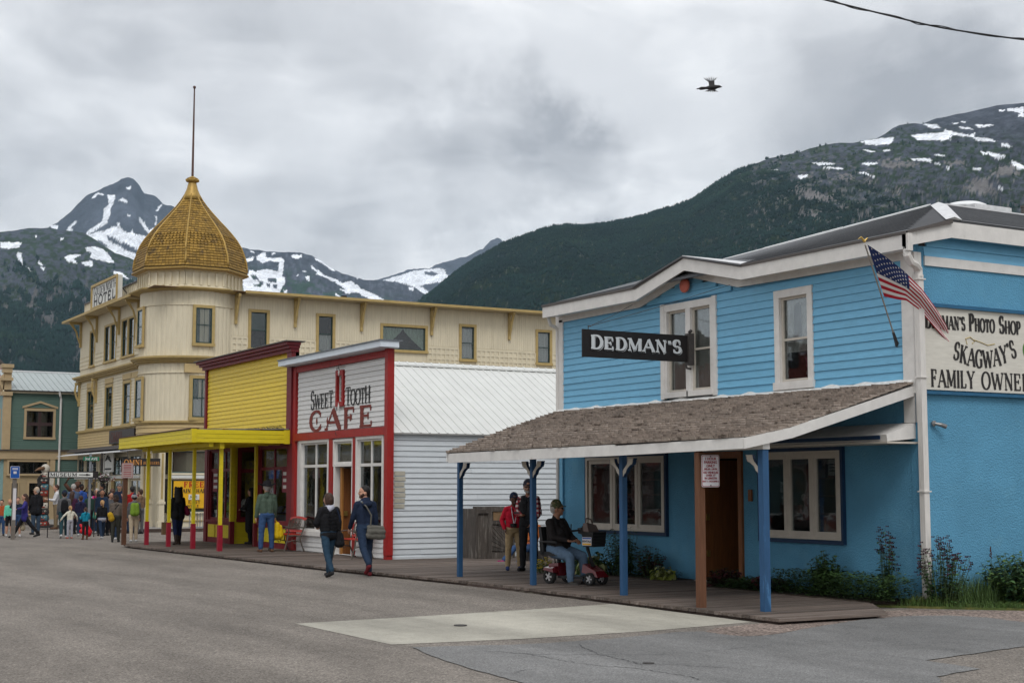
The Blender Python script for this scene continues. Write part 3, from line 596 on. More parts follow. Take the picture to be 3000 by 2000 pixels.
# ------------------------------------------------------------------ glyphs with serifs, cut as thin plates
def arc(cx, cy, rx, ry, a0, a1, n=14): return [(cx+rx*cos(RD(a0+(a1-a0)*i/n)), cy+ry*sin(RD(a0+(a1-a0)*i/n))) for i in range(n+1)]
GL = {
 'A': (1.0, [('t', [(.06, 0), (.5, 1)]), ('T', [(.5, 1), (.94, 0)]), ('t', [(.25, .34), (.76, .34)])], [(.08, 0), (.92, 0)], []),
 'B': (.8, [('T', [(.2, 0), (.2, 1)]), ('c', [(.2, 1), (.45, 1)]+arc(.45, .76, .3, .24, 90, -90)+[(.2, .52)]), ('c', [(.45, .52)]+arc(.45, .26, .36, .26, 90, -90)+[(.2, 0)])], [(.16, 0), (.16, 1)], []),
 'C': (.9, [('c', arc(.52, .5, .42, .5, 48, 318, 20))], [], [(.82, .80), (.84, .2)]),
 'D': (.95, [('T', [(.2, 0), (.2, 1)]), ('c', [(.2, 1), (.45, 1)]+arc(.45, .5, .45, .5, 90, -90, 18)+[(.2, 0)])], [(.18, 0), (.18, 1)], []),
 'E': (.85, [('T', [(.2, 0), (.2, 1)]), ('t', [(.2, .97), (.82, .97)]), ('t', [(.2, .52), (.62, .52)]), ('t', [(.2, .03), (.86, .03)])], [(.18, 0), (.18, 1)], [(.80, .86), (.84, .14), (.62, .52)]),
 'F': (.8, [('T', [(.2, 0), (.2, 1)]), ('t', [(.2, .97), (.80, .97)]), ('t', [(.2, .52), (.62, .52)])], [(.2, 0), (.18, 1)], [(.78, .86), (.62, .52)]),
 'G': (.95, [('c', arc(.52, .5, .42, .5, 48, 330, 20)), ('T', [(.82, .05), (.82, .45)])], [(.78, .45)], [(.82, .80)]),
 'H': (1.0, [('T', [(.2, 0), (.2, 1)]), ('T', [(.8, 0), (.8, 1)]), ('t', [(.2, .5), (.8, .5)])], [(.2, 0), (.2, 1), (.8, 0), (.8, 1)], []),
 'I': (.45, [('T', [(.5, 0), (.5, 1)])], [(.5, 0), (.5, 1)], []),
 'J': (.6, [('T', [(.6, 1), (.6, .25)]), ('c', arc(.34, .25, .26, .25, 0, -150))], [(.6, 1)], []),
 'K': (.95, [('T', [(.2, 0), (.2, 1)]), ('t', [(.22, .42), (.78, 1)]), ('T', [(.42, .60), (.84, 0)])], [(.2, 0), (.2, 1), (.78, 1), (.84, 0)], []),
 'L': (.8, [('T', [(.2, 0), (.2, 1)]), ('t', [(.2, .03), (.84, .03)])], [(.2, 0), (.2, 1)], [(.82, .14)]),
 'M': (1.2, [('t', [(.14, 0), (.14, 1)]), ('T', [(.16, 1), (.5, .08)]), ('t', [(.5, .08), (.84, 1)]), ('T', [(.86, 0), (.86, 1)])], [(.14, 0), (.12, 1), (.86, 0), (.88, 1)], []),
 'N': (1.0, [('t', [(.18, 0), (.18, 1)]), ('T', [(.18, 1), (.82, 0)]), ('t', [(.82, 0), (.82, 1)])], [(.18, 0), (.14, 1), (.82, 1)], []),
 'O': (1.0, [('c', arc(.5, .5, .42, .5, 0, 360, 26))], [], []),
 'P': (.8, [('T', [(.2, 0), (.2, 1)]), ('c', [(.2, 1), (.45, 1)]+arc(.45, .73, .36, .27, 90, -90)+[(.2, .46)])], [(.2, 0), (.16, 1)], []),
 'R': (.9, [('T', [(.2, 0), (.2, 1)]), ('c', [(.2, 1), (.45, 1)]+arc(.45, .75, .33, .25, 90, -90)+[(.2, .5)]), ('T', [(.48, .5), (.84, 0)])], [(.2, 0), (.16, 1), (.86, 0)], []),
 'S': (.75, [('c', arc(.5, .74, .32, .26, 35, 265, 14)+arc(.5, .26, .36, .25, 85, -150, 16))], [], [(.78, .84), (.17, .16)]),
 'T': (.85, [('T', [(.5, 0), (.5, 1)]), ('t', [(.08, .97), (.92, .97)])], [(.5, 0)], [(.09, .86), (.91, .86)]),
 'U': (.95, [('T', [(.2, 1), (.2, .35)]), ('c', arc(.5, .35, .3, .35, 180, 360)), ('t', [(.8, .35), (.8, 1)])], [(.2, 1), (.8, 1)], []),
 'V': (.95, [('T', [(.08, 1), (.5, 0)]), ('t', [(.5, 0), (.92, 1)])], [(.1, 1), (.9, 1)], []),
 'W': (1.35, [('T', [(.06, 1), (.3, 0)]), ('t', [(.3, 0), (.5, .9)]), ('T', [(.5, .9), (.72, 0)]), ('t', [(.72, 0), (.94, 1)])], [(.08, 1), (.5, .92), (.92, 1)], []),
 'Y': (.95, [('T', [(.08, 1), (.5, .45)]), ('t', [(.92, 1), (.5, .45)]), ('T', [(.5, .45), (.5, 0)])], [(.1, 1), (.9, 1), (.5, 0)], []),
 "'": (.3, [('T', [(.5, .78), (.5, 1)])], [], []),
 '3': (.7, [('c', arc(.45, .75, .32, .25, 140, -80, 14)+arc(.45, .26, .36, .25, 80, -140, 14))], [], []),
}
def serif_text(parent, fr, txt, h, width, mat, T=.16, tt=.06, srf_=.20, u=0.0, n=.004, thick=.004, sp=.12, base=None, tilt=None, sizes=None, name='lettering', warp=None):
    """txt cut in plates on frame fr; fitted to width; base(f) lifts letters, sizes[i] scales them"""
    tot = 0; adv = []
    for i, ch in enumerate(txt):
        s = sizes[i] if sizes else 1
        w = .55 if ch == ' ' else GL[ch][0]; adv.append(w*s+sp); tot += adv[-1]
    tot -= sp; kx = width/tot; x = 0; mb = MB(); cnt = [0]
    for i, ch in enumerate(txt):
        s = sizes[i] if sizes else 1
        if ch != ' ':
            gw, strokes, sf, vf = GL[ch]; f = (x+gw*s/2)/tot; dz = base(f) if base else 0; a = tilt(f) if tilt else 0
            def P(px, py):
                X = x*kx+px*gw*s*kx; Z = py*h*s
                if a: cxx = (x+gw*s/2)*kx; X, Z = cxx+(X-cxx)*cos(a)-Z*sin(a), (X-cxx)*sin(a)+Z*cos(a)
                return u+X, Z+dz
            def ribbon(pts, w0, w1=None, curve=False):
                q = [P(*p) for p in pts]; m = len(q); L_, R_ = [], []
                for j, (px, pz) in enumerate(q):
                    ax, az = q[max(j-1, 0)]; bx, bz = q[min(j+1, m-1)]; dx, dz_ = bx-ax, bz-az; l = math.hypot(dx, dz_)+1e-9
                    w = w0 if not curve else (w1+(w0-w1)*abs(dz_/l)**1.3)
                    nx, nz = -dz_/l*w/2, dx/l*w/2; L_.append((px+nx, pz+nz)); R_.append((px-nx, pz-nz))
                e_ = n+cnt[0] % 7*.0004; cnt[0] += 1
                for j in range(m-1):
                    quad = [L_[j], L_[j+1], R_[j+1], R_[j]]
                    mb.hexa([fr.p(U, e_-thick, Z) for U, Z in quad], [fr.p(U, e_, Z) for U, Z in quad])
            hh = h*s
            for kd, pts in strokes:
                if kd == 'c': ribbon(pts, T*hh, tt*hh, True)
                else: ribbon(pts, (T if kd == 'T' else tt)*hh)
            if srf_:
                for sx_, sy_ in sf:
                    d = srf_*hh/(gw*s*kx)/1.6; yy = sy_+(.025 if sy_ < .5 else -.025)
                    ribbon([(sx_-d, yy), (sx_+d, yy)], tt*hh)
                for sx_, sy_ in vf: ribbon([(sx_, sy_-.12), (sx_, sy_+.12)], tt*hh*1.1)
        x += adv[i]
    return mb.build(name, mat, parent, recalc=False)
def sans_text(parent, fr, txt, h, mat, u=0.0, z=0.0, n=.003, align='CENTER', name='lettering', sx=1.0, bold=0.0, line=1.0):
    cu = bpy.data.curves.new(name, 'FONT'); cu.body = txt; cu.size = h; cu.align_x = align; cu.extrude = .0015; cu.offset = bold; cu.space_line = line
    ob = bpy.data.objects.new(name, cu); C.objects.link(ob)
    dg = bpy.context.evaluated_depsgraph_get(); me = bpy.data.meshes.new_from_object(ob.evaluated_get(dg))
    bpy.data.objects.remove(ob); bpy.data.curves.remove(cu)
    mw = wmat(parent).inverted() if parent is not None else Matrix()
    for v in me.vertices: v.co = mw @ Vector(fr.p(u+v.co.x*sx, n+v.co.z, z+v.co.y))
    me.materials.clear(); me.materials.append(mat); me.name = name
    return link(name, me, parent)

# ================================================================== BLUE PHOTO SHOP
WHITE = pbr('white_trim_paint', (.64, .625, .60), .55, .08, 5, bump=.12, bs=25, col2=(.46, .43, .38), c2lo=.62, c2hi=.8, c2s=4)
BLUE = pbr('sky_blue_board', (.155, .405, .60), .5, .08, 4, (1, 1, 6), .12, 30, rand=.05)
STUCCO = pbr('blue_stucco', (.105, .31, .48), .8, .12, .9, bump=1.3, bs=40, col2=(.13, .34, .50), c2lo=.55, c2hi=.75, c2s=1.4)
NAVY = pbr('dark_blue_trim', (.010, .035, .085), .5, .1, 6)
POSTB = pbr('post_blue', (.022, .078, .175), .5, .15, 6, (4, 4, .6), .15, 25, col2=(.08, .22, .42), c2lo=.6, c2hi=.75)
TAUPE = pbr('cream_window_frame', (.50, .46, .40), .5, .08, 6, bump=.08)
SHAKE = pbr('cedar_shake', (.30, .25, .212), .9, .25, 8, (3, 3, 3), .6, 40, rand=.2, col2=(.085, .062, .048), c2lo=.53, c2hi=.68, c2s=1.1)
SHAKEJ = pbr('cedar_shake_run', (.30, .25, .212), .9, .25, 8, (3, 3, 3), .6, 40, island=.2, col2=(.085, .062, .048), c2lo=.53, c2hi=.68, c2s=1.1)
ROOFM = pbr('grey_metal_roof', (.085, .09, .098), .5, .15, 4, metal=.1, spec=.4)
CAPW = pbr('white_metal_cap', (.62, .63, .64), .45, .12, 8, col2=(.3, .3, .3), c2lo=.65, c2hi=.75)
GUTR = pbr('brown_gutter', (.085, .075, .07), .5, .12, 6)
WOOD = pbr('varnished_wood', (.20, .075, .025), .45, .25, 5, (6, 6, .5), .2, 30)
POSTW = pbr('brown_post', (.125, .055, .028), .7, .2, 5, (5, 5, .5), .3, 30)
bs = thing('photo_shop', 'sky blue two-storey photo shop with shingled porch, stucco ground floor and white trim', 'building', (16.2, 20.9, .1))
F1 = FX(16.2); YL, YR = 26.0, 15.88
# openings: (u0,u1,z0,z1)
w_l = (22.33, 24.92, 1.0, 2.33); w_r = (17.58, 19.47, 1.0, 2.33); door = (20.13, 21.23, .1, 2.3)
w_u1 = (20.85, 21.44, 3.55, 5.08); w_u2 = (21.58, 22.17, 3.55, 5.08); w_u3 = (18.25, 18.95, 3.55, 4.98)
up_hole = [(20.67, 22.34, 3.4, 5.22), (18.12, 19.09, 3.42, 5.1)]
wall(bs, F1, YR+.025, YL, 0.05, 3.2, [w_l, w_r, door], STUCCO)
top = [(YR, 5.24), (YL, 5.24)]
wall(bs, F1, YR+.025, YL, 3.2, 5.5, up_hole, BLUE, n0=-.14, n1=-.03, name='upper_wall')
siding(bs, F1, YR+.22, YL-.12, 3.41, 5.26, .131, up_hole, BLUE, split=.25)
def gab(z):  # boards in the little gable over the double window
    f = (z-5.26)/(5.68-5.26); return (20.04+f*1.44, 23.06-f*1.58)
siding(bs, F1, 19.9, 23.2, 5.26, 5.62, .125, [], BLUE, lim=gab)
# side wall (seen at the right edge of the photo)
F2 = FY(15.88)
wall(bs, F2, 16.2, 30.0, 0.05, 5.45, [], STUCCO, n0=-.14, n1=0, name='side_wall')
siding(bs, F2, 16.42, 30.0, 5.30, 5.86, .15, [], BLUE, lim=lambda z: (max(16.42, 16.3+(z-5.42)*1.6), 30))
mb = MB(); mb.fbox(F2, 16.42, 30, 0, .03, 5.155, 5.30); mb.build('band_board', WHITE, bs)
mb = MB(); mb.box(16.155, 16.26, 15.86, 16.1, 3.2, 5.3); mb.box(16.16, 16.31, 15.82, 15.86, 2.76, 5.34); mb.box(16.17, 16.19, 15.9, 16.12, 2.76, 3.2); mb.build('corner_board', WHITE, bs)
MB().box(16.16, 16.3, 25.86, 26.02, 2.4, 5.3).build('corner_board', WHITE, bs)
MB().box(16.17, 16.3, 25.9, 26.02, .1, 2.4).build('corner_board', BLUE, bs)
MB().box(16.2, 30, 26.02, 26.2, .05, 5.4).build('side_wall', WHITE, bs)
# frieze + fascia following the eave with its small gable
def run(parent, pts, x_in, x_out, h0, h1, name, mat):
    """board along the eave: pts (y,z) of its lower edge"""
    mb = MB()
    for (y0, z0), (y1, z1) in zip(pts, pts[1:]):
        mb.hexa([(x_in, y0, z0+h0), (x_out, y0, z0+h0), (x_out, y0, z0+h1), (x_in, y0, z0+h1)], [(x_in, y1, z1+h0), (x_out, y1, z1+h0), (x_out, y1, z1+h1), (x_in, y1, z1+h1)])
    return mb.build(name, mat, parent)
fz = [(15.9, 5.24), (20.04, 5.30), (21.48, 5.66), (23.06, 5.26), (26.0, 5.25)]
run(bs, fz, 16.16, 16.2, 0, .22, 'frieze_board', WHITE)
ev = [(15.62, 5.33), (19.50, 5.34), (21.12, 5.71), (22.66, 5.33), (26.05, 5.34)]
run(bs, ev, 15.8, 15.83, 0, .22, 'fascia', WHITE)
run(bs, ev, 15.78, 15.84, .222, .265, 'gutter', GUTR)
mb = MB()
for (a, b), (c_, d) in zip(zip(ev, ev[1:]), zip(fz, fz[1:])):
    mb.hexa([(15.83, a[0], a[1]+.02), (16.16, c_[0], c_[1]+.12), (16.16, c_[0], c_[1]+.14), (15.83, a[0], a[1]+.04)], [(15.83, b[0], b[1]+.02), (16.16, d[0], d[1]+.12), (16.16, d[0], d[1]+.14), (15.83, b[0], b[1]+.04)])
mb.build('soffit', WHITE, bs)
MB().hexa([(15.80, 26.05, 5.34), (16.2, 26.05, 5.40), (16.2, 26.05, 5.62), (15.80, 26.05, 5.56)], [(15.80, 26.08, 5.34), (16.2, 26.08, 5.4), (16.2, 26.08, 5.62), (15.8, 26.08, 5.56)]).build('fascia', WHITE, bs)
# side fascia: climbs to a low peak, then runs level
mb = MB()
for a, b in (((15.8, 5.37, 5.58), (16.81, 5.585, 5.83)), ((16.81, 5.585, 5.83), (30, 5.585, 5.83))):
    mb.hexa([(a[0], 15.66, a[1]), (a[0], 15.70, a[1]), (a[0], 15.70, a[2]), (a[0], 15.66, a[2])], [(b[0], 15.66, b[1]), (b[0], 15.70, b[1]), (b[0], 15.70, b[2]), (b[0], 15.66, b[2])])
mb.build('fascia', WHITE, bs)
MB().hexa([(15.82, 15.7, 5.40), (15.82, 15.88, 5.40), (15.82, 15.88, 5.42), (15.82, 15.7, 5.42)], [(16.81, 15.7, 5.61), (16.81, 15.88, 5.61), (16.81, 15.88, 5.63), (16.81, 15.7, 5.63)]).build('soffit', WHITE, bs)
MB().box(16.81, 30, 15.7, 15.88, 5.61, 5.63).build('soffit', BLUE, bs)
MB().hexa([(15.81, 15.62, 5.565), (15.81, 15.66, 5.565), (15.81, 15.66, 5.60), (15.81, 15.62, 5.60)], [(16.8, 15.62, 5.80), (16.8, 15.66, 5.80), (16.8, 15.66, 5.87), (16.8, 15.62, 5.87)]).build('gutter', GUTR, bs)
# roof sheets: front slope and side slope meet on a hip; ribs run down the slopes
def slope_sheet(parent, a, b, c_, d, n, name='roof', mat=None, rib=.012, w=.03):
    """a,b lower edge; d,c upper edge; n ribs"""
    a, b, c_, d = map(Vector, (a, b, c_, d)); nn = (b-a).cross(d-a).normalized()
    if nn.z < 0: nn = -nn
    mb = MB(); mb.hexa([a-nn*.04, b-nn*.04, c_-nn*.04, d-nn*.04], [a, b, c_, d])
    r = mb.build(name, mat or ROOFM, parent)
    rb = MB()
    for i in range(n+1):
        f = i/n; p = a.lerp(b, f); q = d.lerp(c_, f); s_ = (b-a).normalized()*w/2
        rb.hexa([p-s_, p+s_, p+s_+nn*rib, p-s_+nn*rib], [q-s_, q+s_, q+s_+nn*rib, q-s_+nn*rib])
    rb.build('roof_rib', mat or ROOFM, r, kind='stuff')
    return r
def ribbed_level(parent, pts_lo, pts_hi, n, name, mat, rib=.012):
    """slope with ribs parallel to the eave (long corrugated sheets laid along the building)"""
    a, b = map(Vector, pts_lo); d, c_ = map(Vector, pts_hi)
    nn = (b-a).cross(d-a).normalized()
    if nn.z < 0: nn = -nn
    r = MB().hexa([a-nn*.04, b-nn*.04, c_-nn*.04, d-nn*.04], [a, b, c_, d]).build(name, mat, parent)
    rb = MB()
    for i in range(1, n):
        f = i/n; p = a.lerp(d, f); q = b.lerp(c_, f); s_ = (d-a).normalized()*.02
        rb.hexa([p-s_, p+s_, p+s_+nn*rib, p-s_+nn*rib], [q-s_, q+s_, q+s_+nn*rib, q-s_+nn*rib])
    rb.build('roof_rib', mat, r, kind='stuff'); return r
ribbed_level(bs, [(15.78, 26.1, 5.60), (15.9, 15.7, 5.62)], [(15.98, 25.9, 5.625), (18.05, 17.1, 6.47)], 16, 'roof', ROOFM)
ribbed_level(bs, [(16.82, 15.66, 5.87), (30, 15.66, 5.87)], [(18.05, 17.1, 6.47), (30, 17.1, 6.47)], 14, 'roof', ROOFM)
MB().add([(15.9, 15.7, 5.62), (16.82, 15.66, 5.88), (18.05, 17.1, 6.475)], [(0, 1, 2)]).build('roof', pbr('shade_tinted_roof', (.045, .047, .052), .6, .15, 4), bs)  # corner triangle: shade put into the grey, offsets its extra sky light
MB().add([(15.98, 25.9, 5.615), (18.05, 17.1, 6.46), (30, 17.1, 6.46), (30, 26.1, 5.4)], [(0, 1, 2, 3)]).build('roof', ROOFM, bs)
# hip cap, ridge flashing, skylights, vent
MB().hexa([(16.66, 15.63, 5.85), (16.84, 15.62, 5.905), (17.02, 15.64, 5.875), (16.86, 15.7, 5.85)], [(17.90, 17.12, 6.44), (18.03, 17.07, 6.50), (18.17, 17.02, 6.465), (18.05, 17.1, 6.43)]).build('hip_cap', CAPW, bs)
mb = MB()
p0, p1 = Vector((16.05, 25.6, 5.645)), Vector((18.03, 17.2, 6.48))
for i in range(5):
    a, b = p0.lerp(p1, i/5), p0.lerp(p1, (i+1)/5-.004); dz = Vector((0, 0, .022+.006*(i % 2))); dx = Vector((-.12, 0, -.045))
    mb.hexa([a+dx, a, a+dz, a+dx+dz], [b+dx, b, b+dz, b+dx+dz])
mb.build('ridge_flashing', CAPW, bs)
MB().box(18.2, 30, 17.05, 17.16, 6.465, 6.49).build('ridge_flashing', CAPW, bs)
for x in (19.55, 21.6):
    s_ = MB().box(x-.40, x+.5, 17.3, 18.3, 6.44, 6.63).build('skylight', CAPW, bs)
    MB().lathe((x-.12, 17.8, 6.63), [(.40, 0), (.36, .05), (.26, .10), (.12, .125), (.01, .13)], 20, sy=1.1).build('dome', pbr('white_acrylic', (.72, .74, .75), .25, .03, 4), s_, smooth=True)
MB().lathe((20.25, 17.2, 6.44), [(.055, 0), (.055, .2), (.065, .2), (.065, .23)], 12).build('roof_vent', GUTR, bs)
# small gable over the double window
for (yy, s_) in ((19.46, 1), (22.72, -1)):
    q = MB().hexa([(15.76, yy, 5.60), (15.76, 21.12, 5.97), (15.76, 21.12, 5.945), (15.76, yy, 5.575)], [(16.15, yy, 5.73), (16.75, 21.12, 5.97), (16.75, 21.12, 5.945), (16.15, yy, 5.70)]).build('gable_roof', ROOFM, bs)
    MB().hexa([(15.77, yy, 5.602), (15.77, 21.12, 5.972), (15.77, 21.12, 5.985), (15.77, yy, 5.612)], [(15.9, yy, 5.645), (15.95, 21.12, 5.972), (15.95, 21.12, 5.985), (15.9, yy, 5.655)]).build('ridge_flashing', CAPW if s_ > 0 else GUTR, q)
# upper windows
def lace2(w):
    for a, b in ((20.9, 21.40), (21.62, 22.12)): curtain(w, F1, a, b, 3.6, 5.04, M_lace, -.10, 5, .012)
wd = window(bs, F1, 20.85, 21.44, 3.55, 5.08, WHITE, TAUPE, cw=.07, rails=(.5,), cur=lace2, cw_bot=.10, sill=.03, cw_top=.13)
window(bs, F1, 21.58, 22.17, 3.55, 5.08, WHITE, TAUPE, cw=.07, rails=(.5,), cw_bot=.10, sill=.03, cw_top=.13)
MB().fbox(F1, 20.66, 20.78, -.02, .045, 3.43, 5.23).build('casing', WHITE, wd); MB().fbox(F1, 22.24, 22.36, -.02, .045, 3.43, 5.23).build('casing', WHITE, wd)
def lace3(w):
    curtain(w, F1, 18.31, 18.52, 4.28, 4.95, M_lace, -.10, 2, .012); curtain(w, F1, 18.32, 18.9, 4.75, 4.95, M_lace, -.095, 5, .02, top=lambda f: 4.95-.45*abs(2*f-1)**1.5-.06)
    curtain(w, F1, 18.31, 18.9, 4.05, 4.24, M_lace, -.11, 5, .02); curtain(w, F1, 18.72, 18.9, 4.2, 4.95, M_lace, -.11, 2, .02)
    for i in range(9): MB().ball((16.36+random.uniform(-.03, .03), 18.42+random.uniform(-.08, .08), 3.85+random.uniform(-.08, .08)), .03, 6).build('flower', pbr('pink_flower', (.45, .12, .22), .7), w)
    MB().lathe((16.36, 18.42, 3.6), [(.02, 0), (.05, .04), (.06, .1), (.03, .16), (.035, .2)], 10).build('vase', pbr('pale_vase', (.3, .42, .40), .3), w)
window(bs, F1, 18.25, 18.95, 3.55, 4.98, WHITE, TAUPE, cw=.13, rails=(.5,), cur=lace3, sill=.03, name='window')
# lower three-light windows with dark blue surround
M_paper = pbr('white_paper', (.52, .52, .50), .8, .04)
M_ink = pbr('dark_ink', (.03, .03, .035), .7, .05)
def low_window(u0, u1, papers):
    s_ = MB(); s_.fbox(F1, u0-.10, u1+.10, -.02, .05, 1.0-.12, 1.0-.06); s_.fbox(F1, u0-.10, u1+.10, -.02, .05, 2.38, 2.46)
    s_.fbox(F1, u0-.10, u0-.05, -.02, .05, .94, 2.38); s_.fbox(F1, u1+.05, u1+.10, -.02, .05, .94, 2.38)
    w = window(bs, F1, u0, u1, 1.0, 2.33, TAUPE, TAUPE, cw=.05, cols=1, sill=.0, room=0, sash=.0001, proud=.06, name='window')
    for ch in list(w.children):
        if ch.name.split('.')[0] in ('pane', 'sash'): bpy.data.objects.remove(ch)
    s_.build('surround', NAVY, w)
    L_ = (u1-u0)/3
    for i in range(3):
        a, b = u0+i*L_+.012, u0+(i+1)*L_-.012; q = MB(); e_ = .075
        q.fbox(F1, a, a+e_, -.03, .02, 1.0, 2.33); q.fbox(F1, b-e_, b, -.03, .02, 1.0, 2.33); q.fbox(F1, a+e_, b-e_, -.03, .018, 1.0, 1.0+e_); q.fbox(F1, a+e_, b-e_, -.03, .018, 2.33-e_, 2.33)
        if i < 2: q.fbox(F1, b, b+.024, -.03, .03, 1.0, 2.33)
        q.build('sash', TAUPE, w)
        MB().fbox(F1, a+e_, b-e_, -.014, -.01, 1.0+e_, 2.33-e_).build('pane', GLASS, w)
    r = MB(); r.fbox(F1, u0, u1, -1.62, -1.6, .9, 2.4); r.fbox(F1, u0-.02, u0, -1.6, -.05, .9, 2.4); r.fbox(F1, u1, u1+.02, -1.6, -.05, .9, 2.4); r.fbox(F1, u0, u1, -1.6, -.05, .88, .9); r.fbox(F1, u0, u1, -1.6, -.05, 2.4, 2.42)
    r.build('interior', M_dark, w)
    for i in range(14):   # goods on the shelves inside
        uu = random.uniform(u0+.15, u1-.2); zz = random.choice([1.05, 1.35, 1.65, 1.95]); c_ = random.choice([(.25, .05, .04), (.05, .09, .2), (.3, .25, .12), (.28, .28, .27), (.12, .07, .04), (.05, .15, .1)])
        nn = -random.uniform(.3, 1.2); hh = random.uniform(.08, .25)
        MB().fbox(F1, uu, uu+random.uniform(.06, .2), nn-.05, nn, zz, zz+hh).build('merchandise', pbr('goods_%d' % (i % 6), c_, .5, .2), w)
    for zz in (1.33, 1.63, 1.93): MB().fbox(F1, u0+.05, u1-.05, -1.25, -.9, zz, zz+.02).build('shelf', WOOD, w)
    for (a, z, ww, hh) in papers: 
        q = MB().fbox(F1, a, a+ww, -.03, -.02, z, z+hh).build('notice', M_paper, w)
        for j in range(3): MB().fbox(F1, a+ww*.2, a+ww*.8, -.019, -.0175, z+hh*(.25+.2*j), z+hh*(.33+.2*j)).build('text_line', M_ink, w)
    return w
low_window(22.33, 24.92, [(24.70, 2.05, .10, .16), (24.70, 1.87, .10, .14), (24.70, 1.66, .1, .16), (24.15, 1.66, .12, .2), (24.13, 1.38, .1, .15)])
lw = low_window(17.58, 19.47, [(17.68, 1.98, .2, .26), (18.93, 1.70, .13, .18), (18.93, 1.5, .1, .14)])
MB().lathe((0, 0, 0), [(.045, -.002), (.055, -.002), (.055, .002), (.045, .002)], 20).build('sticker', M_paper, lw, world=False)
st = [c for c in lw.children if c.name.startswith('sticker')][0]; st.location = Vector((16.23, 18.5, 1.63))-wmat(lw).translation; st.rotation_euler = (0, pi/2, 0)
# door: wooden frame, leaf ajar, dark shop behind
dr = thing('door', None, None); dr.parent = bs; dr.matrix_parent_inverse = Matrix()
dr.location = (0, 0, 0); dr.empty_display_size = .1
q = MB(); q.fbox(F1, 20.03, 20.13, -.25, .03, .1, 2.3); q.fbox(F1, 21.23, 21.36, -.25, .03, .1, 2.3); q.fbox(F1, 20.03, 21.36, -.25, .032, 2.3, 2.42); q.build('door_frame', WOOD, dr)
q = MB(); q.box(16.24, 17.1, 21.15, 21.2, .14, 2.28); q.build('door_leaf', WOOD, dr)
for zz in (.55, 1.2, 1.95): MB().box(16.26, 16.33, 21.13, 21.155, zz, zz+.11).build('hinge', pbr('brass', (.5, .34, .10), .35, metal=.8), dr)
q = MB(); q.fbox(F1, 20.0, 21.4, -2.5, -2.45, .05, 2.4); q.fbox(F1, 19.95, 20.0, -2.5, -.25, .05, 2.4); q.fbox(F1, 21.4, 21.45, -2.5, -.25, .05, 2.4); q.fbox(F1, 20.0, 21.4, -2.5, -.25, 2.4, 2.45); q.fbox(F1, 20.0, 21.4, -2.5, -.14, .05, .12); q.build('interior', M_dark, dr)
for (a, z, ww, hh) in ((20.4, 1.5, .12, .16), (20.75, 1.5, .15, .2), (20.6, .95, .12, .2), (20.3, .95, .12, .12)): MB().fbox(F1, a, a+ww, -2.3, -2.28, z, z+hh).build('notice', pbr('dim_paper', (.2, .2, .19), .8), dr)
MB().fbox(F1, 20.1, 21.3, -.2, .12, .10, .135).build('threshold', pbr('grey_sill', (.3, .3, .3), .5), dr)
MB().fbox(F1, 19.76, 19.85, 0, .03, 1.55, 1.75).build('notice_plate', WOOD, bs)
# hood over the right-hand window
q = MB(); q.hexa([(16.2, 15.92, 2.52), (15.62, 15.92, 2.47), (15.6, 15.72+.2, 2.57), (16.2, 15.92, 2.76)], [(16.2, 20.0, 2.52), (15.62, 20.0, 2.47), (15.6, 20.0, 2.57), (16.2, 20.0, 2.76)]); q.build('window_hood', WHITE, bs)
MB().box(15.585, 15.6, 16.05, 20.0, 2.50, 2.56).build('hood_panel', NAVY, bs)
MB().box(15.57, 16.2, 15.88, 20.0, 2.44, 2.468).build('hood_trim', TAUPE, bs)
# porch roof: two pitches between left and right rakes
Lr = [Vector(p) for p in ((12.5, 24.02, 2.42), (14.2, 24.85, 2.89), (16.2, 26.1, 3.36))]
Rr = [Vector(p) for p in ((12.5, 15.44, 2.46), (13.43, 15.58, 2.62), (16.2, 15.96, 3.36))]
Rm = Rr[1]
def roofp(f, g):
    """f along the eave (0 left, 1 right), g up the slope 0..1"""
    def rk(P, g):
        L1 = (P[1]-P[0]).length; L2 = (P[2]-P[1]).length; s_ = g*(L1+L2)
        return P[0].lerp(P[1], s_/L1) if s_ < L1 else P[1].lerp(P[2], (s_-L1)/L2)
    a, b = rk(Lr, g), rk(Rr, g); return a.lerp(b, f)
pr = MB(); N = 12
for i in range(N):
    g0, g1 = i/N, (i+1)/N; dz = Vector((0, 0, .09)); e = Vector((0, 0, .03))
    pr.hexa([roofp(0, g0)-dz, roofp(1, g0)-dz, roofp(1, g0)-e, roofp(0, g0)-e], [roofp(0, g1)-dz, roofp(1, g1)-dz, roofp(1, g1)-e, roofp(0, g1)-e])
proof = pr.build('porch_roof', pbr('porch_boards', (.30, .29, .28), .8, .1, 4), bs)
rows = 21; alls = []
for r_ in range(rows):
    f = -.004; g = r_/rows
    wlen = (roofp(1, g)-roofp(0, g)).length
    while f < 1.003:
        w = random.uniform(.09, .19)/wlen
        alls.append((g, f, min(f+w, 1.006), random.uniform(-.006, .008), random.random())); f += w
def shake(mb, g, f0, f1, dg, rv):
    gl = max(-.012, g+dg-.004); gh = min(1.0, g+1.25/rows)
    nrm = Vector((-.22, 0, .97)); gap = .003/9
    a, b = roofp(f0+gap, gl), roofp(f1-gap, gl); c_, d = roofp(f1-gap, gh), roofp(f0+gap, gh); t_ = .042+.014*rv
    mb.hexa([a+nrm*.008, b+nrm*.008, c_-nrm*.006, d-nrm*.006], [a+nrm*(.008+t_), b+nrm*(.010+t_*.8), c_+nrm*.004, d+nrm*.004])
near = sorted(alls, key=lambda s: (s[0] > .33, -s[1]))[:300]; ns_ = set(map(id, near)); rest = MB()
for s_ in alls:
    if id(s_) in ns_:
        m1 = MB(); shake(m1, *s_); m1.build('shingle', SHAKE, proof, recalc=False)
    else: shake(rest, *s_)
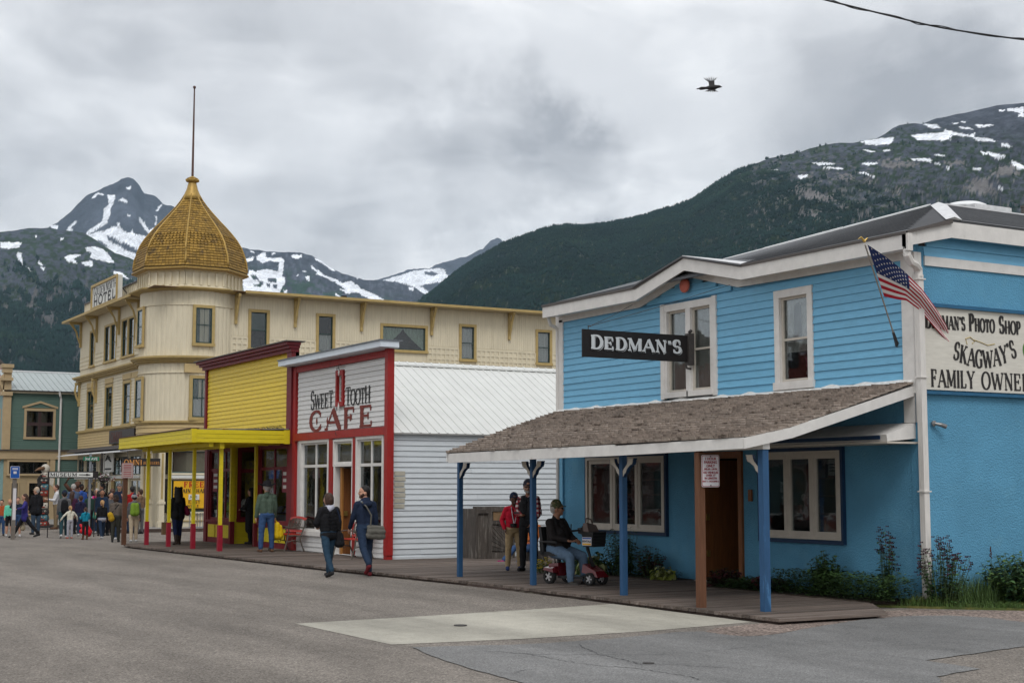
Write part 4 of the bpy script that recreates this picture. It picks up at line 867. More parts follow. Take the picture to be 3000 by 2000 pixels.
rest.build('shingle_field', SHAKEJ, proof, kind='stuff', recalc=False)
# white flashing where the porch meets the wall
q = MB(); M_ = 40
for i in range(M_):
    y0, y1 = 15.9+i*10.2/M_, 15.9+(i+1)*10.2/M_; j = lambda y: .02*sin(y*9)+.012*sin(y*31)
    q.hexa([(16.06, y0, 3.33+j(y0)*.4), (16.19, y0, 3.36), (16.19, y0, 3.425+j(y0)), (16.15, y0, 3.40)], [(16.06, y1, 3.33+j(y1)*.4), (16.19, y1, 3.36), (16.19, y1, 3.425+j(y1)), (16.15, y1, 3.40)])
q.build('flashing', pbr('lumpy_white_sealant', (.66, .66, .64), .5, .15, 12, bump=1, bs=18), proof)
# fascias
def beam(parent, a, b, h, w=.035, name='fascia', mat=WHITE, drop=0):
    a, b = Vector(a), Vector(b); d = (b-a); s_ = Vector((-d.y, d.x, 0)).normalized()*w; up = Vector((0, 0, h))
    return MB().hexa([a, a+s_, a+s_+up, a+up], [b, b+s_, b+s_+up, b+up]).build(name, mat, parent)
beam(proof, (12.49, 24.0, 2.24), (12.49, 18.5, 2.27), .17); beam(proof, (12.49, 18.5, 2.27), (12.49, 15.42, 2.31), .15)
beam(proof, (12.49, 15.41, 2.31), (13.43, 15.55, 2.47), .145, -.035); beam(proof, (13.43, 15.55, 2.47), (16.17, 15.93, 3.16), .15, -.035)
beam(proof, (12.5, 24.03, 2.26), (14.2, 24.86, 2.72), .16); beam(proof, (14.2, 24.86, 2.72), (16.2, 26.08, 3.2), .16)
MB().box(12.9, 13.02, 15.5, 24.3, 2.31, 2.39).build('porch_beam', WHITE, bs)
# posts with scroll brackets
def bracket(parent, y, s_, x):
    """white scroll with dark blue edge, leaning away from the post on side s_"""
    pr_ = [(0.045, -.36), (.075, -.30), (.10, -.28), (.13, -.20), (.20, -.13), (.235, -.12), (.255, -.06), (.25, -.04), (.27, 0), (.16, 0), (.15, -.06), (.13, -.12), (.07, -.20), (.045, -.24)]; pr_ = [(u*1.38-.015, z*.82) for u, z in pr_]
    a = [(x+.028, y+s_*u, 2.24+z) for u, z in pr_]; b = [(x-.028, y+s_*u, 2.24+z) for u, z in pr_]
    o = MB().prism(a, b).build('bracket', NAVY, parent)
    a = [(x-.029, y+s_*(.045+(u-.045)*.93), 2.24+z*.97) for u, z in pr_]; b = [(x-.036, y+s_*(.045+(u-.045)*.93), 2.24+z*.97) for u, z in pr_]
    MB().prism(a, b).build('bracket_face', TAUPE, parent)
for y, w, br in ((24.39, .042, (-1,)), (21.70, .042, (-1, 1)), (18.95, .045, (-1, 1)), (15.56, .052, (1,))):
    p = MB().box(12.95-w, 12.95+w, y-w, y+w, .12, 2.3).build('post', POSTB, bs)
    for s_ in br: bracket(p, y, s_, 12.95)
# downspout on the corner
DP = pbr('downspout_white', (.62, .60, .57), .5, .1, 6, (5, 5, .6), col2=(.45, .4, .34), c2lo=.6, c2hi=.8)
q = MB(); q.box(16.13, 16.235, 15.71, 15.81, .15, 4.98); ds = q.build('downspout', DP, bs)
q = MB(); q.tube([(15.86, 15.66, 5.36), (15.86, 15.66, 5.24), (15.95, 15.68, 5.14), (16.05, 15.70, 5.12), (16.185, 15.755, 5.06), (16.185, 15.755, 4.95)], .062, 8); q.build('elbow', DP, ds)
MB().box(15.80, 15.90, 15.58, 15.68, 5.30, 5.56).build('gutter_end', DP, ds)
for zz in (1.72, 3.42, 4.9): MB().box(16.11, 16.26, 15.69, 15.83, zz, zz+.02).build('strap', DP, ds)
q = MB(); q.tube([(15.95, 26.1, 5.38), (16.0, 26.08, 5.2), (16.12, 26.06, 5.15), (16.16, 26.06, 5.1)], .04, 8); q.tube([(16.17, 26.07, 5.12), (16.17, 26.07, .2)], .04, 8); q.build('downspout', DP, bs)
# red alarm bell under the gable peak
bl = MB().lathe((0, 0, 0), [(.12, 0), (.135, .02), (.13, .05), (.10, .07), (.03, .08), (.015, .09)], 24).build('alarm_bell', pbr('faded_red_bell', (.50, .13, .09), .5, .12, 6), bs, world=False, smooth=False)
bl.location = Vector((16.13, 21.5, 5.50))-bs.location; bl.rotation_euler = (0, -pi/2, 0)
# ================================================================== WHITE CAFE WITH RED TRIM
WB = pbr('white_board', (.62, .62, .61), .55, .06, 5, (1, 1, 4), .12, 30, rand=.05, col2=(.46, .45, .42), c2lo=.66, c2hi=.82, c2s=3)
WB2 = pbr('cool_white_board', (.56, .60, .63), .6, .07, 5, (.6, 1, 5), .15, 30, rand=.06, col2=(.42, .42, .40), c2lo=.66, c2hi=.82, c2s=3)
RED = pbr('red_trim', (.30, .018, .016), .5, .10, 5, (3, 3, .8), .15, 25, col2=(.22, .012, .014), c2lo=.5, c2hi=.7)
DRED = pbr('maroon_trim', (.155, .012, .018), .5, .12, 5, (3, 3, .8), .1, 25)
WROOF = pbr('white_ribbed_roof', (.60, .61, .59), .5, .05, 2, col2=(.50, .52, .46), c2lo=.6, c2hi=.8)
cf = thing('cafe', 'small white clapboard cafe with red corner posts, false front and ribbed white roof', 'building', (14.5, 34, .1))
FC = FX(14.5); FS = FY(31.0)
y0, y1 = 30.96, 36.62
bay_l = (34.42, 36.30, .62, 2.98); bay_d = (32.86, 34.05, .14, 2.98); bay_r = (31.14, 32.64, .70, 2.98); att = (33.56, 33.86, 3.92, 4.58)
wall(cf, FC, y0+.03, y1, .08, 4.98, [bay_l, bay_d, bay_r, att], WB)
siding(cf, FC, y0+.12, y1-.08, 3.22, 4.82, .121, [(33.42, 34.0, 3.72, 4.76)], WB, split=.4)
siding(cf, FC, 31.1, 32.72, .14, .62, .12, [], WB); siding(cf, FC, 34.36, 36.45, .14, .55, .12, [], WB)
wall(cf, FS, 14.55, 26.9, .05, 3.08, [], WB2, n0=-.15, n1=-.02, name='side_wall')
siding(cf, FS, 14.66, 19.45, .10, 3.02, .127, [], WB2, split=.8, proud=.026)
MB().box(19.45, 19.57, 30.94, 31.05, .1, 3.05).build('corner_board', WHITE, cf)
MB().box(14.60, 19.6, 30.96, 31.06, .05, .17).build('base_board', WB2, cf)
for i in range(7): MB().box(14.70, 14.98+random.uniform(-.02, .02), 30.962, 30.975, 1.30+.127*i, 1.40+.127*i).build('patch_board', pbr('weathered_cream_board', (.42, .40, .33), .8, .15, 8), cf)
q = MB().box(14.43, 14.60, 30.80, 30.97, .22, 5.02); q.box(14.44, 14.6, 30.82, 30.97, .12, .22); q.build('corner_post', RED, cf)
MB().box(14.44, 14.62, 36.62, 36.80, .12, 4.98).build('corner_post', RED, cf)
q = MB(); q.fbox(FC, 30.97, 36.62, -.02, .05, 4.84, 5.0); q.build('red_band', RED, cf)
q = MB(); q.fbox(FC, 30.97, 36.75, -.02, .07, 3.01, 3.20); q.build('red_band', RED, cf)
# white cornice with metal cap and soffit
q = MB(); q.box(14.12, 14.16, 30.55, 37.1, 5.03, 5.17); q.box(14.16, 14.6, 30.55, 30.59, 5.03, 5.17); q.box(14.16, 14.6, 37.06, 37.1, 5.03, 5.17); q.box(14.16, 14.62, 30.6, 37.05, 5.02, 5.05); q.build('cornice', pbr('cornice_white', (.62, .68, .74), .5, .05, 4), cf)
MB().box(14.09, 14.68, 30.52, 37.12, 5.172, 5.20).build('cornice_cap', pbr('grey_flashing', (.14, .16, .18), .5, .1), cf)
# attic slot window with red frame and diamonds
aw = window(cf, FC, 33.56, 33.86, 3.92, 4.58, RED, WHITE, cw=.085, cols=2, rails=(.2, .4, .6, .8), bar=.012, sash=.03, sill=0, proud=.05, cw_top=.13, cw_bot=.12, room=.3)
for zz in (4.66, 3.80):
    MB().prism([FC.p(33.71-a, .056, zz+b) for a, b in ((-.05, 0), (0, -.10), (.05, 0), (0, .10))], [FC.p(33.71-a, .062, zz+b) for a, b in ((-.05, 0), (0, -.10), (.05, 0), (0, .10))]).build('diamond', WHITE, aw)
# shop windows
def cur_l(w):
    curtain(w, FC, 34.5, 36.2, 2.42, 2.9, M_net, -.16, 9, .03)
    for i in range(12): MB().fbox(FC, 34.5+i*.14, 34.53+i*.14, -.5, -.45, .7, 2.2+random.random()*.2).build('drape', pbr('dim_drape', (.10, .075, .06), .9, .3, 8), w)
window(cf, FC, 34.46, 36.24, .66, 2.94, WHITE, WHITE, cw=.12, cols=2, rails=(.735,), bar=.06, sash=.05, sill=.04, cur=cur_l, room=1.4)
def cur_r(w):
    curtain(w, FC, 31.2, 32.6, 2.42, 2.9, M_net, -.16, 8, .03)
    for i in range(9): MB().fbox(FC, 31.22+i*.15, 31.25+i*.15, -.5, -.45, .7, 2.2).build('drape', MATS['dim_drape'], w)
    MB().fbox(FC, 32.2, 32.3, -.35, -.30, .8, 2.35).build('yellow_panel', pbr('inside_yellow', (.45, .38, .02), .6), w)
window(cf, FC, 31.18, 32.60, .74, 2.94, WHITE, WHITE, cw=.09, cols=2, rails=(.72,), bar=.06, sash=.05, sill=.04, cur=cur_r, room=1.4)
# recessed doorway: red mullions, transom, half-open wooden door
MB().fbox(FC, 34.09, 34.32, -.02, .05, .12, 3.0).build('mullion', RED, cf); MB().fbox(FC, 32.70, 32.83, -.02, .05, .12, 3.0).build('mullion', RED, cf)
tw = window(cf, FC, 32.92, 34.03, 2.36, 2.92, WHITE, WHITE, cw=.06, cols=1, bar=.04, sash=.05, sill=0, cur=lambda w: curtain(w, FC, 32.97, 33.98, 2.38, 2.9, M_lace, -.16, 7, .02), room=.4)
tw.name = 'transom_window'
cd = MB(); cd.fbox(FC, 33.95, 34.05, -.5, .03, .12, 2.32); cd.fbox(FC, 32.86, 32.93, -.3, .03, .12, 2.32); cdo = cd.build('door_frame', WHITE, cf)
MB().box(14.56, 15.35, 33.72, 33.77, .14, 2.26).build('door_leaf', WOOD, cdo); MB().box(14.62, 14.70, 33.66, 33.72, 1.08, 1.2).build('handle', MATS['brass'], cdo)
MB().box(14.55, 14.6, 33.69, 33.80, .14, 2.28).build('door_edge', pbr('orange_wood', (.34, .15, .04), .45, .2, 5, (5, 5, .5)), cdo)
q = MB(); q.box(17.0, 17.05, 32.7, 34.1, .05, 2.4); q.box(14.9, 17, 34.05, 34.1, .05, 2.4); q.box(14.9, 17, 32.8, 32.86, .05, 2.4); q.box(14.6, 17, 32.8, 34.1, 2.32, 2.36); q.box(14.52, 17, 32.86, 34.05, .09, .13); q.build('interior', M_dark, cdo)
# ribbed roof behind the false front
sr = slope_sheet(cf, (14.62, 30.86, 3.06), (27.0, 30.86, 3.06), (27.0, 34.6, 5.08), (14.62, 34.6, 5.08), 52, mat=WROOF, rib=.016, w=.045)
MB().hexa([(14.62, 34.3, 4.95), (14.62, 34.9, 5.0), (14.62, 34.9, 5.05), (14.62, 34.3, 4.99)], [(27, 34.3, 4.95), (27, 34.9, 5.0), (27, 34.9, 5.05), (27, 34.3, 4.99)]).build('ridge_cap', WROOF, cf)
MB().hexa([(14.62, 38.3, 3.06), (27, 38.3, 3.06), (27, 34.7, 5.02), (14.62, 34.7, 5.02)], [(14.62, 38.3, 3.0), (27, 38.3, 3.0), (27, 34.7, 4.96), (14.62, 34.7, 4.96)]).build('roof', WROOF, cf)
MB().box(17.1, 17.5, 30.9, 30.96, 2.98, 3.05).build('light_fitting', RED, cf)
# lettering painted on the false front
BLK = pbr('sign_black', (.02, .02, .022), .6, .3, 12); CRED = pbr('sign_dark_red', (.17, .028, .02), .6, .2, 12)
serif_text(cf, FTX(14.5, 35.64), 'SWEET', .39, 1.50, BLK, T=.17, tt=.06, srf_=.14, u=0, n=.026, base=lambda f: 3.80, sizes=[1.22, 1, 1, 1, 1.12], sp=.03)
serif_text(cf, FTX(14.5, 33.36), 'TOOTH', .38, 1.50, BLK, T=.17, tt=.06, srf_=.14, u=0, n=.026, base=lambda f: 3.80, sizes=[1.2, 1, 1, 1, 1.12], sp=-.04)
serif_text(cf, FTX(14.5, 35.70), 'CAFE', .50, 4.02, CRED, T=.40, tt=.12, srf_=.34, u=0, n=.026, base=lambda f: 3.245, sp=.16)
for (yy, zz) in ((35.2, 3.49), (34.5, 3.47), (33.05, 3.5), (32.0, 3.5)):
    MB().prism([FC.p(yy+a, .02, zz+b) for a, b in ((-.05, 0), (0, -.10), (.05, 0), (0, .10))], [FC.p(yy+a, .0285, zz+b) for a, b in ((-.05, 0), (0, -.10), (.05, 0), (0, .10))]).build('diamond', CRED, cf)
# two iron hooks on the front
for (yy, zz) in ((33.62, 4.84), (33.75, 3.2)): MB().tube([(14.47, yy, zz), (14.40, yy, zz+.03), (14.38, yy, zz-.06), (14.41, yy-.02, zz-.14)], .008, 6).build('hook', M_iron, cf)

# ================================================================== YELLOW CORNER SHOP
YEL = pbr('yellow_board', (.72, .53, .040), .5, .09, 4, (1, 1, 4), .12, 30, rand=.05, col2=(.52, .38, .02), c2lo=.6, c2hi=.8)
YEL2 = pbr('fascia_yellow', (.62, .50, .016), .5, .09, 4, (1, 1, 4), .1, 30, rand=.03)
ys = thing('corner_shop', 'bright yellow single-storey corner shop with maroon trim and a posted yellow canopy', 'building', (14.5, 40.5, .1))
FYW = FX(14.5)
wall(ys, FYW, 36.84, 44.2, 2.95, 5.5, [], YEL, name='upper_wall')
siding(ys, FYW, 37.18, 44.12, 3.36, 5.42, .121, [], YEL, split=.3)
q = MB(); q.box(14.40, 14.62, 36.84, 37.18, 2.95, 5.46); q.box(14.42, 14.62, 44.12, 44.26, 2.95, 5.44); q.build('corner_post', DRED, ys)
q = MB(); q.box(14.36, 14.6, 36.80, 44.36, 5.42, 5.52); q.box(14.28, 14.6, 36.74, 44.44, 5.52, 5.60); q.box(14.20, 14.6, 36.68, 44.5, 5.60, 5.68); q.build('cornice', DRED, ys)
MB().box(14.14, 14.7, 36.6, 44.58, 5.682, 5.71).build('cornice_cap', GUTR, ys)
MB().box(14.55, 24, 44.15, 44.25, .1, 5.3).build('side_wall', DRED, ys); MB().box(14.62, 24, 36.86, 44.1, 5.2, 5.3).build('roof', GUTR, ys)
MB().box(14.45, 14.62, 36.82, 37.15, .12, 2.96).build('corner_post', DRED, ys); MB().box(14.45, 14.7, 43.95, 44.2, .12, 2.96).build('corner_post', DRED, ys)
# shopfront: two glazed bays either side of a recessed doorway
def shop_bay(fr, a, b, cols, ends=True):
    w = window(ys, fr, a, b, .80, 2.90, DRED, DRED, cw=.07, cols=cols, rails=(.715,), bar=.07, sash=.06, sill=.03, room=0, proud=.03)
    q = MB(); q.fbox(fr, a-.07, b+.07, -.08, .015, .12, .72); q.build('stall_riser', DRED, w)
    n = cols
    for i in range(n):
        l = (b-a)/n; MB().fbox(fr, a+i*l+.04, a+(i+1)*l-.04, .015, .03, .28, .66).build('yellow_panel', YEL2, w)
    return w
b1 = shop_bay(FYW, 41.75, 43.85, 3); b2 = shop_bay(FYW, 37.25, 39.45, 2)
FR = FX(15.9)
jw = window(ys, FY(41.66), 14.72, 15.75, .85, 2.88, DRED, DRED, cw=.09, cols=1, rails=(.70,), bar=.09, sash=.05, room=0, sill=.02); MB().box(14.6, 15.9, 41.66, 41.74, .12, .76).build('yellow_jamb', YEL2, jw); MB().box(14.5, 14.62, 41.64, 41.72, .12, 2.95).build('yellow_jamb', YEL2, jw); MB().box(14.5, 15.9, 39.55, 39.61, .12, 2.95).build('yellow_jamb', YEL2, ys)
for yy in (41.62, 39.55): MB().box(14.40, 14.52, yy-.05, yy+.06, .78, 2.95).build('yellow_pilaster', YEL2, ys); MB().box(14.39, 14.53, yy-.06, yy+.07, .12, .78).build('maroon_plinth', DRED, ys)
dw = window(ys, FR, 40.1, 41.1, .2, 2.2, DRED, DRED, cw=.10, cols=1, rails=(.35,), room=0, bar=.05, sash=.08); dw.name = 'shop_door'
window(ys, FR, 40.1, 41.1, 2.38, 2.85, DRED, DRED, cw=.08, cols=1, room=0).name = 'transom_window'
ri = MB(); ri.box(19, 19.1, 36.9, 44.1, .1, 3); ri.box(14.6, 19, 36.88, 36.93, .1, 3); ri.box(14.62, 19, 44.05, 44.1, .1, 3); ri.box(14.5, 19, 36.9, 44.1, 2.96, 3.0); ri.box(14.6, 19, 41.7, 44.1, .05, .12); ri.box(14.6, 19, 36.9, 39.5, .05, .12); ri.build('interior', pbr('brown_shop_interior', (.10, .07, .045), .9, .4, 2, col2=(.28, .22, .06), c2lo=.5, c2hi=.7, c2s=1.2), ys)
# jewellery displays in the windows
M_bust = pbr('white_display_bust', (.62, .61, .58), .6, .1); M_vel = pbr('dark_velvet', (.05, .02, .02), .9, .2)
def bust(parent, x, y, z):
    MB().hexa([(x, y-.07, z), (x+.05, y-.07, z), (x+.12, y-.05, z+.17), (x+.09, y-.05, z+.17)], [(x, y+.07, z), (x+.05, y+.07, z), (x+.12, y+.05, z+.17), (x+.09, y+.05, z+.17)]).build('display_bust', M_bust, parent)
for (b_, a0_, a1_) in ((b1, 41.9, 43.7), (b2, 37.4, 39.3)):
    for (x, z, h) in ((14.68, .86, .16), (14.95, 1.08, .12), (15.2, 1.25, .1)):
        MB().box(x, x+.24, a0_-.1, a1_+.1, z-.04, z).build('display_step', M_vel, b_)
        y = a0_
        while y < a1_: 
            if random.random() < .8: bust(b_, x+.02, y, z)
            y += random.uniform(.15, .24)
    for i in range(8): MB().box(14.64, 14.67, a0_+i*.22, a0_+i*.22+.12, .86, .93).build('price_tray', M_bust, b_)
    MB().box(15.6, 15.7, a0_, a1_, 1.3, 2.6).build('backdrop', pbr('mustard_backdrop', (.30, .24, .05), .8, .3, 3, col2=(.12, .10, .08), c2lo=.5, c2hi=.6), b_)
for (a, b) in ((43.1, 43.6), (37.35, 37.75)):
    s1 = MB().fbox(FYW, a, b, -.035, -.03, 1.65, 2.35).build('window_poster', pbr('maroon_poster', (.16, .02, .03), .6), ys)
    for j in range(3): MB().fbox(FYW, a+.08, b-.08, -.029, -.027, 1.75+j*.18, 1.84+j*.18).build('text_block', M_paper, s1)
# canopy: boarded fascias, soffit, flat top
cp = MB(); cp.hexa([(11.75, 36.96, 3.30), (14.5, 36.96, 3.36), (14.5, 36.96, 3.33), (11.75, 36.96, 3.26)], [(11.75, 44.05, 3.24), (14.5, 44.05, 3.42), (14.5, 44.05, 3.39), (11.75, 44.05, 3.20)])
canopy = cp.build('canopy', pbr('canopy_top', (.18, .17, .16), .8, .3, 4, col2=(.12, .03, .03), c2lo=.55, c2hi=.65), ys)
for i in range(3):
    za, zb = 2.955+i*.113, 2.955+(i+1)*.113-.006
    MB().hexa([(11.72, 36.98, za), (11.75, 36.98, za), (11.75, 36.98, zb), (11.725, 36.98, zb)], [(11.72, 44.05, za-.03), (11.75, 44.05, za-.03), (11.75, 44.05, zb-.03), (11.725, 44.05, zb-.03)]).build('fascia_board', YEL2, canopy)
    MB().hexa([(11.83, 36.90, za), (11.83, 36.93, za), (11.83, 36.93, zb), (11.83, 36.905, zb)], [(14.24, 36.90, za), (14.24, 36.93, za), (14.24, 36.93, zb), (14.24, 36.905, zb)]).build('fascia_board', YEL2, canopy)
MB().box(11.70, 11.83, 36.88, 36.99, 2.945, 3.30).build('corner_trim', YEL2, canopy); MB().box(14.24, 14.40, 36.885, 36.93, 2.94, 3.31).build('corner_trim', YEL2, canopy)
MB().box(11.76, 14.44, 36.94, 44.0, 3.02, 3.05).build('soffit', YEL2, canopy)
MB().box(12.2, 12.32, 36.99, 43.2, 2.84, 3.02).build('beam', YEL2, canopy); MB().box(12.5, 12.62, 36.99, 43.2, 2.80, 3.02).build('beam', YEL2, canopy)
for yy in np.arange(37.6, 44, .9): MB().box(11.8, 14.4, yy, yy+.06, 2.93, 3.02).build('joist', YEL2, canopy)
MB().hexa([(11.7, 36.9, 3.30), (11.9, 36.9, 3.30), (11.9, 36.9, 3.325), (11.7, 36.9, 3.325)], [(11.7, 44.08, 3.25), (11.9, 44.08, 3.25), (11.9, 44.08, 3.275), (11.7, 44.08, 3.275)]).build('drip_edge', pbr('rusty_edge', (.09, .05, .045), .8, .4, 10), canopy)
q = MB()
for i in range(60): q.tube([(14.3+random.random()*.1, 37.2+i*.11, 3.36), (14.2, 37.2+i*.11+random.uniform(-.05, .05), 3.4+random.random()*.05)], .008, 4)
q.build('bird_spikes', M_iron, canopy)
for x, y, w in ((12.10, 42.19, .055), (12.25, 40.55, .055), (12.43, 38.9, .058), (12.60, 37.17, .060)):
    p = MB().box(x-w*.72, x+w*.72, y-w*.72, y+w*.72, .80, 2.99).build('post', YEL2, ys); MB().box(x-w, x+w, y-w, y+w, .12, .80).build('post_sleeve', pbr('post_red', (.27, .012, .028), .5, .12, 5), p)
# ================================================================== CREAM HOTEL WITH THE GOLD DOME
CRM = pbr('cream_board', (.62, .56, .42), .65, .08, 3, (1, 1, .5), .1, 20, col2=(.46, .40, .28), c2lo=.6, c2hi=.8, c2s=1.2)
CRMG = pbr('cream_grooved', (.62, .56, .42), .65, .08, 3, (3, 3, .4), .2, 14, col2=(.47, .41, .29), c2lo=.6, c2hi=.82, c2s=1.0)
OCH = pbr('ochre_trim', (.40, .295, .12), .6, .12, 5, col2=(.30, .22, .09), c2lo=.6, c2hi=.8)
OCHL = pbr('tan_board', (.50, .38, .19), .65, .08, 4, (1, 1, 4))
GOLD = pbr('gold_rib', (.38, .245, .065), .45, .2, 8, metal=.25, col2=(.30, .20, .07), c2lo=.55, c2hi=.75)
GSH = pbr('gold_shingle', (.29, .175, .036), .6, .15, 9, island=.25, metal=.1, col2=(.13, .085, .035), c2lo=.52, c2hi=.68, c2s=2.2)
DGRN = pbr('dark_green_sash', (.025, .055, .05), .5, .1); SIGNW = pbr('sign_white', (.62, .63, .60), .5, .06, 5)
ho = thing('hotel', 'cream three-storey corner hotel with round turret, gold shingled onion dome and flagpole', 'hotel', (18.8, 60, .17))
XL, YLg, CX, CY, TR = 17.25, 58.4, 18.8, 59.95, 2.05
FL, FG = FX(XL), FY(YLg)
# openings on the two street sides: upper floor, middle floor, ground floor
up3_l = [(69.62, 70.42, 7.55, 9.15), (66.82, 67.7, 7.55, 9.15), (65.75, 66.62, 7.55, 9.15), (63.85, 64.72, 7.55, 9.15), (62.78, 63.65, 7.55, 9.15)]
up2_l = [(69.45, 70.65, 4.55, 6.32), (66.12, 67.3, 4.55, 6.32), (63.12, 64.25, 4.55, 6.32)]
gr_l = [(70.9, 72.1, .5, 3.1), (68.55, 70.5, .3, 3.1), (66.3, 68.0, .3, 3.1), (63.1, 65.8, .3, 3.1), (60.95, 62.9, .2, 3.1)]
up3_g = [(20.98, 21.68, 7.63, 9.15), (24.05, 24.7, 7.63, 9.15), (27.1, 29.2, 7.87, 8.89), (31.05, 31.7, 7.6, 9.08), (35.12, 35.78, 7.6, 9.05), (38.9, 39.6, 7.6, 9.05)]
wall(ho, FL, 61.2, 72.4, .17, 10.0, up3_l+up2_l+gr_l, CRMG)
wall(ho, FG, 20.0, 46.0, .17, 10.0, up3_g+[(17.6, 22.0, .8, 3.1)], CRMG)
MB().box(XL+.15, 46, YLg+.15, 72.35, 9.7, 9.85).build('roof', GUTR, ho)
# fine vertical boards as real ribs
def vboards(fr, u0, u1, z0, z1, step, holes, name='board_rib', mat=CRMG):
    q = MB(); u = u0
    while u < u1:
        zs = [(z0, z1)]
        for h in holes:
            if h[0]-.12 < u < h[1]+.12: zs = [s_ for a, b in zs for s_ in ((a, min(b, h[2]-.12)), (max(a, h[3]+.12), b)) if s_[1]-s_[0] > .03]
        for a, b in zs: q.fbox(fr, u, u+step*.82, -.03, -.008, a, b)
        u += step
    return q.build(name, mat, ho, kind='stuff', recalc=False)
vboards(FG, 20.1, 46, 8.12, 9.8, .115, up3_g); vboards(FL, 61.3, 72.4, 8.16, 9.8, .115, up3_l)
# squared lattice dado below the upper windows, one panel per bay
def lattice(fr, a, b, z0, z1, c=.115):
    q = MB(); q.fbox(fr, a, b, -.03, -.012, z0, z1)
    nx = max(1, round((b-a)/.235)); nz = max(1, round((z1-z0)/.215))
    for i in range(nx+1): u = a+(b-a)*i/nx; q.fbox(fr, u-.045, u+.045, -.012, .014, z0, z1)
    for j in range(nz+1): z = z0+(z1-z0)*j/nz; q.fbox(fr, a, b, -.012, .016, z-.04, z+.04)
    q.build('lattice_panel', CRM, ho, kind='stuff')
cur = 20.15
for h in up3_g:
    lattice(FG, cur, h[0]-.14, 7.30, 8.04); cur = h[1]+.14
lattice(FG, cur, 46, 7.3, 8.04)
cur = 61.6
for h in sorted(up3_l, key=lambda h: h[0]):
    if h[0]-.14-cur > .2: lattice(FL, cur, h[0]-.14, 7.52, 8.10)
    cur = h[1]+.14
lattice(FL, cur, 72.35, 7.52, 8.10)
# clapboards of the middle floor
siding(ho, FL, 61.4, 72.35, 4.50, 6.75, .135, [(h[0]-.1, h[1]+.1, h[2]-.1, h[3]+.1) for h in up2_l], CRM, joined=True)
siding(ho, FL, 61.4, 72.35, 3.62, 4.35, .12, [], OCHL, joined=True)
for a, b in ((61.8, 62.9), (63.0, 64.4), (66.0, 67.4), (69.35, 70.75)): MB().fbox(FL, a, b, 0, .045, 6.50, 6.74).build('tan_block', OCHL, ho)
# belt courses and cornices
def course(zs, name, mat, ue=0, tur=True):
    """stacked mouldings running round both sides and the turret"""
    q = MB()
    for z0_, z1_, p in zs:
        q.box(XL-p, XL, 61.0, 72.4+p+ue, z0_, z1_); q.box(20.1, 46, YLg-p, YLg, z0_, z1_)
    o = q.build(name, mat, ho)
    if tur:
        q = MB(); q.lathe((CX, CY, 0), [(TR-.1, zs[0][0])]+[pt_ for z0_, z1_, p in zs for pt_ in ((TR+p+.03, z0_), (TR+p+.03, z1_))]+[(TR-.1, zs[-1][1])], 48); q.build(name, mat, ho)
course([(6.84, 6.90, .05), (6.90, 6.98, .14), (6.98, 7.04, .24), (7.04, 7.12, .30)], 'belt_cornice', OCH)
course([(4.35, 4.40, .05), (4.40, 4.48, .09)], 'sill_course', OCH)
q = MB(); q.box(XL-.35, XL, 61.0, 72.6, 3.50, 3.60); q.box(XL-.45, XL, 61, 72.7, 3.44, 3.50); q.build('pent_cornice', GUTR, ho)
q = MB(); q.hexa([(XL-.9, 60.2, 3.25), (XL, 60.2, 3.42), (XL, 60.2, 3.44), (XL-.9, 60.2, 3.27)], [(XL-.9, 72.8, 3.25), (XL, 72.8, 3.42), (XL, 72.8, 3.44), (XL-.9, 72.8, 3.27)]); q.build('metal_awning', CAPW, ho)
# turret
q = MB(); n = 224; vs = []
for z in (3.95, 9.9):
    for k in range(n): a = 2*pi*k/n; r = TR-(.0 if k % 4 else .018); vs.append((CX+r*cos(a), CY+r*sin(a), z))
q.add(vs, [(k, (k+1) % n, n+(k+1) % n, n+k) for k in range(n)]); tur = q.build('turret', CRMG, ho, recalc=False)
q = MB(); 
for i in range(4): q.lathe((CX, CY, 3.6+i*.2), [(TR+.02, 0), (TR+.045, .004), (TR+.015, .198), (TR-.1, .198)], 48)
q.build('skirt_board', OCHL, tur)
q = MB(); q.lathe((CX, CY, 0), [(TR+.01, 6.42), (TR+.04, 6.43), (TR+.04, 6.47), (TR+.01, 6.48)], 48); q.build('turret_band', CRM, tur); q = MB(); q.lathe((CX, CY, 0), [(TR+.01, 9.22), (TR+.035, 9.23), (TR+.035, 9.26), (TR+.01, 9.27)], 48); q.build('turret_band', CRM, tur)
FT1, FT2 = FY(CY-TR-.02), FX(CX-TR-.02)
def cur_t(fr, u0, u1, z0, z1):
    def f_(w): curtain(w, fr, u0, u1, z0, z1, M_net, -.12, 5, .02)
    return f_
for fr, u0, u1 in ((FT1, 18.42, 19.10), (FT2, 59.6, 60.3)):
    s_ = window(ho, fr, u0, u1, 7.66, 9.12, OCH, DGRN, cw=.12, rails=(.52,), room=.0, proud=.05, depth=.012, sash=.04)
    s2 = window(ho, fr, u0-.08, u1+.05, 4.62, 6.20, OCH, DGRN, cw=.13, cols=2 if fr is FT1 else 1, rails=(.5,), room=.0, proud=.05, depth=.012, sash=.04)
    MB().fbox(fr, u0, u1, -.06, -.035, 7.66, 9.12).build('blind', pbr('dark_green_blind', (.05, .09, .075), .8), s_)
    MB().fbox(fr, u0-.08, u1+.05, -.06, -.035, 4.62, 6.20).build('blind', MATS['dark_green_blind'], s2)
    curtain(s2, fr, u0-.05, u1+.02, 4.66, 5.35, M_net, -.02, 5, .01)
MB().fbox(FT1, 18.0, 19.6, -.08, .03, 6.44, 6.80).build('tan_block', OCHL, tur)
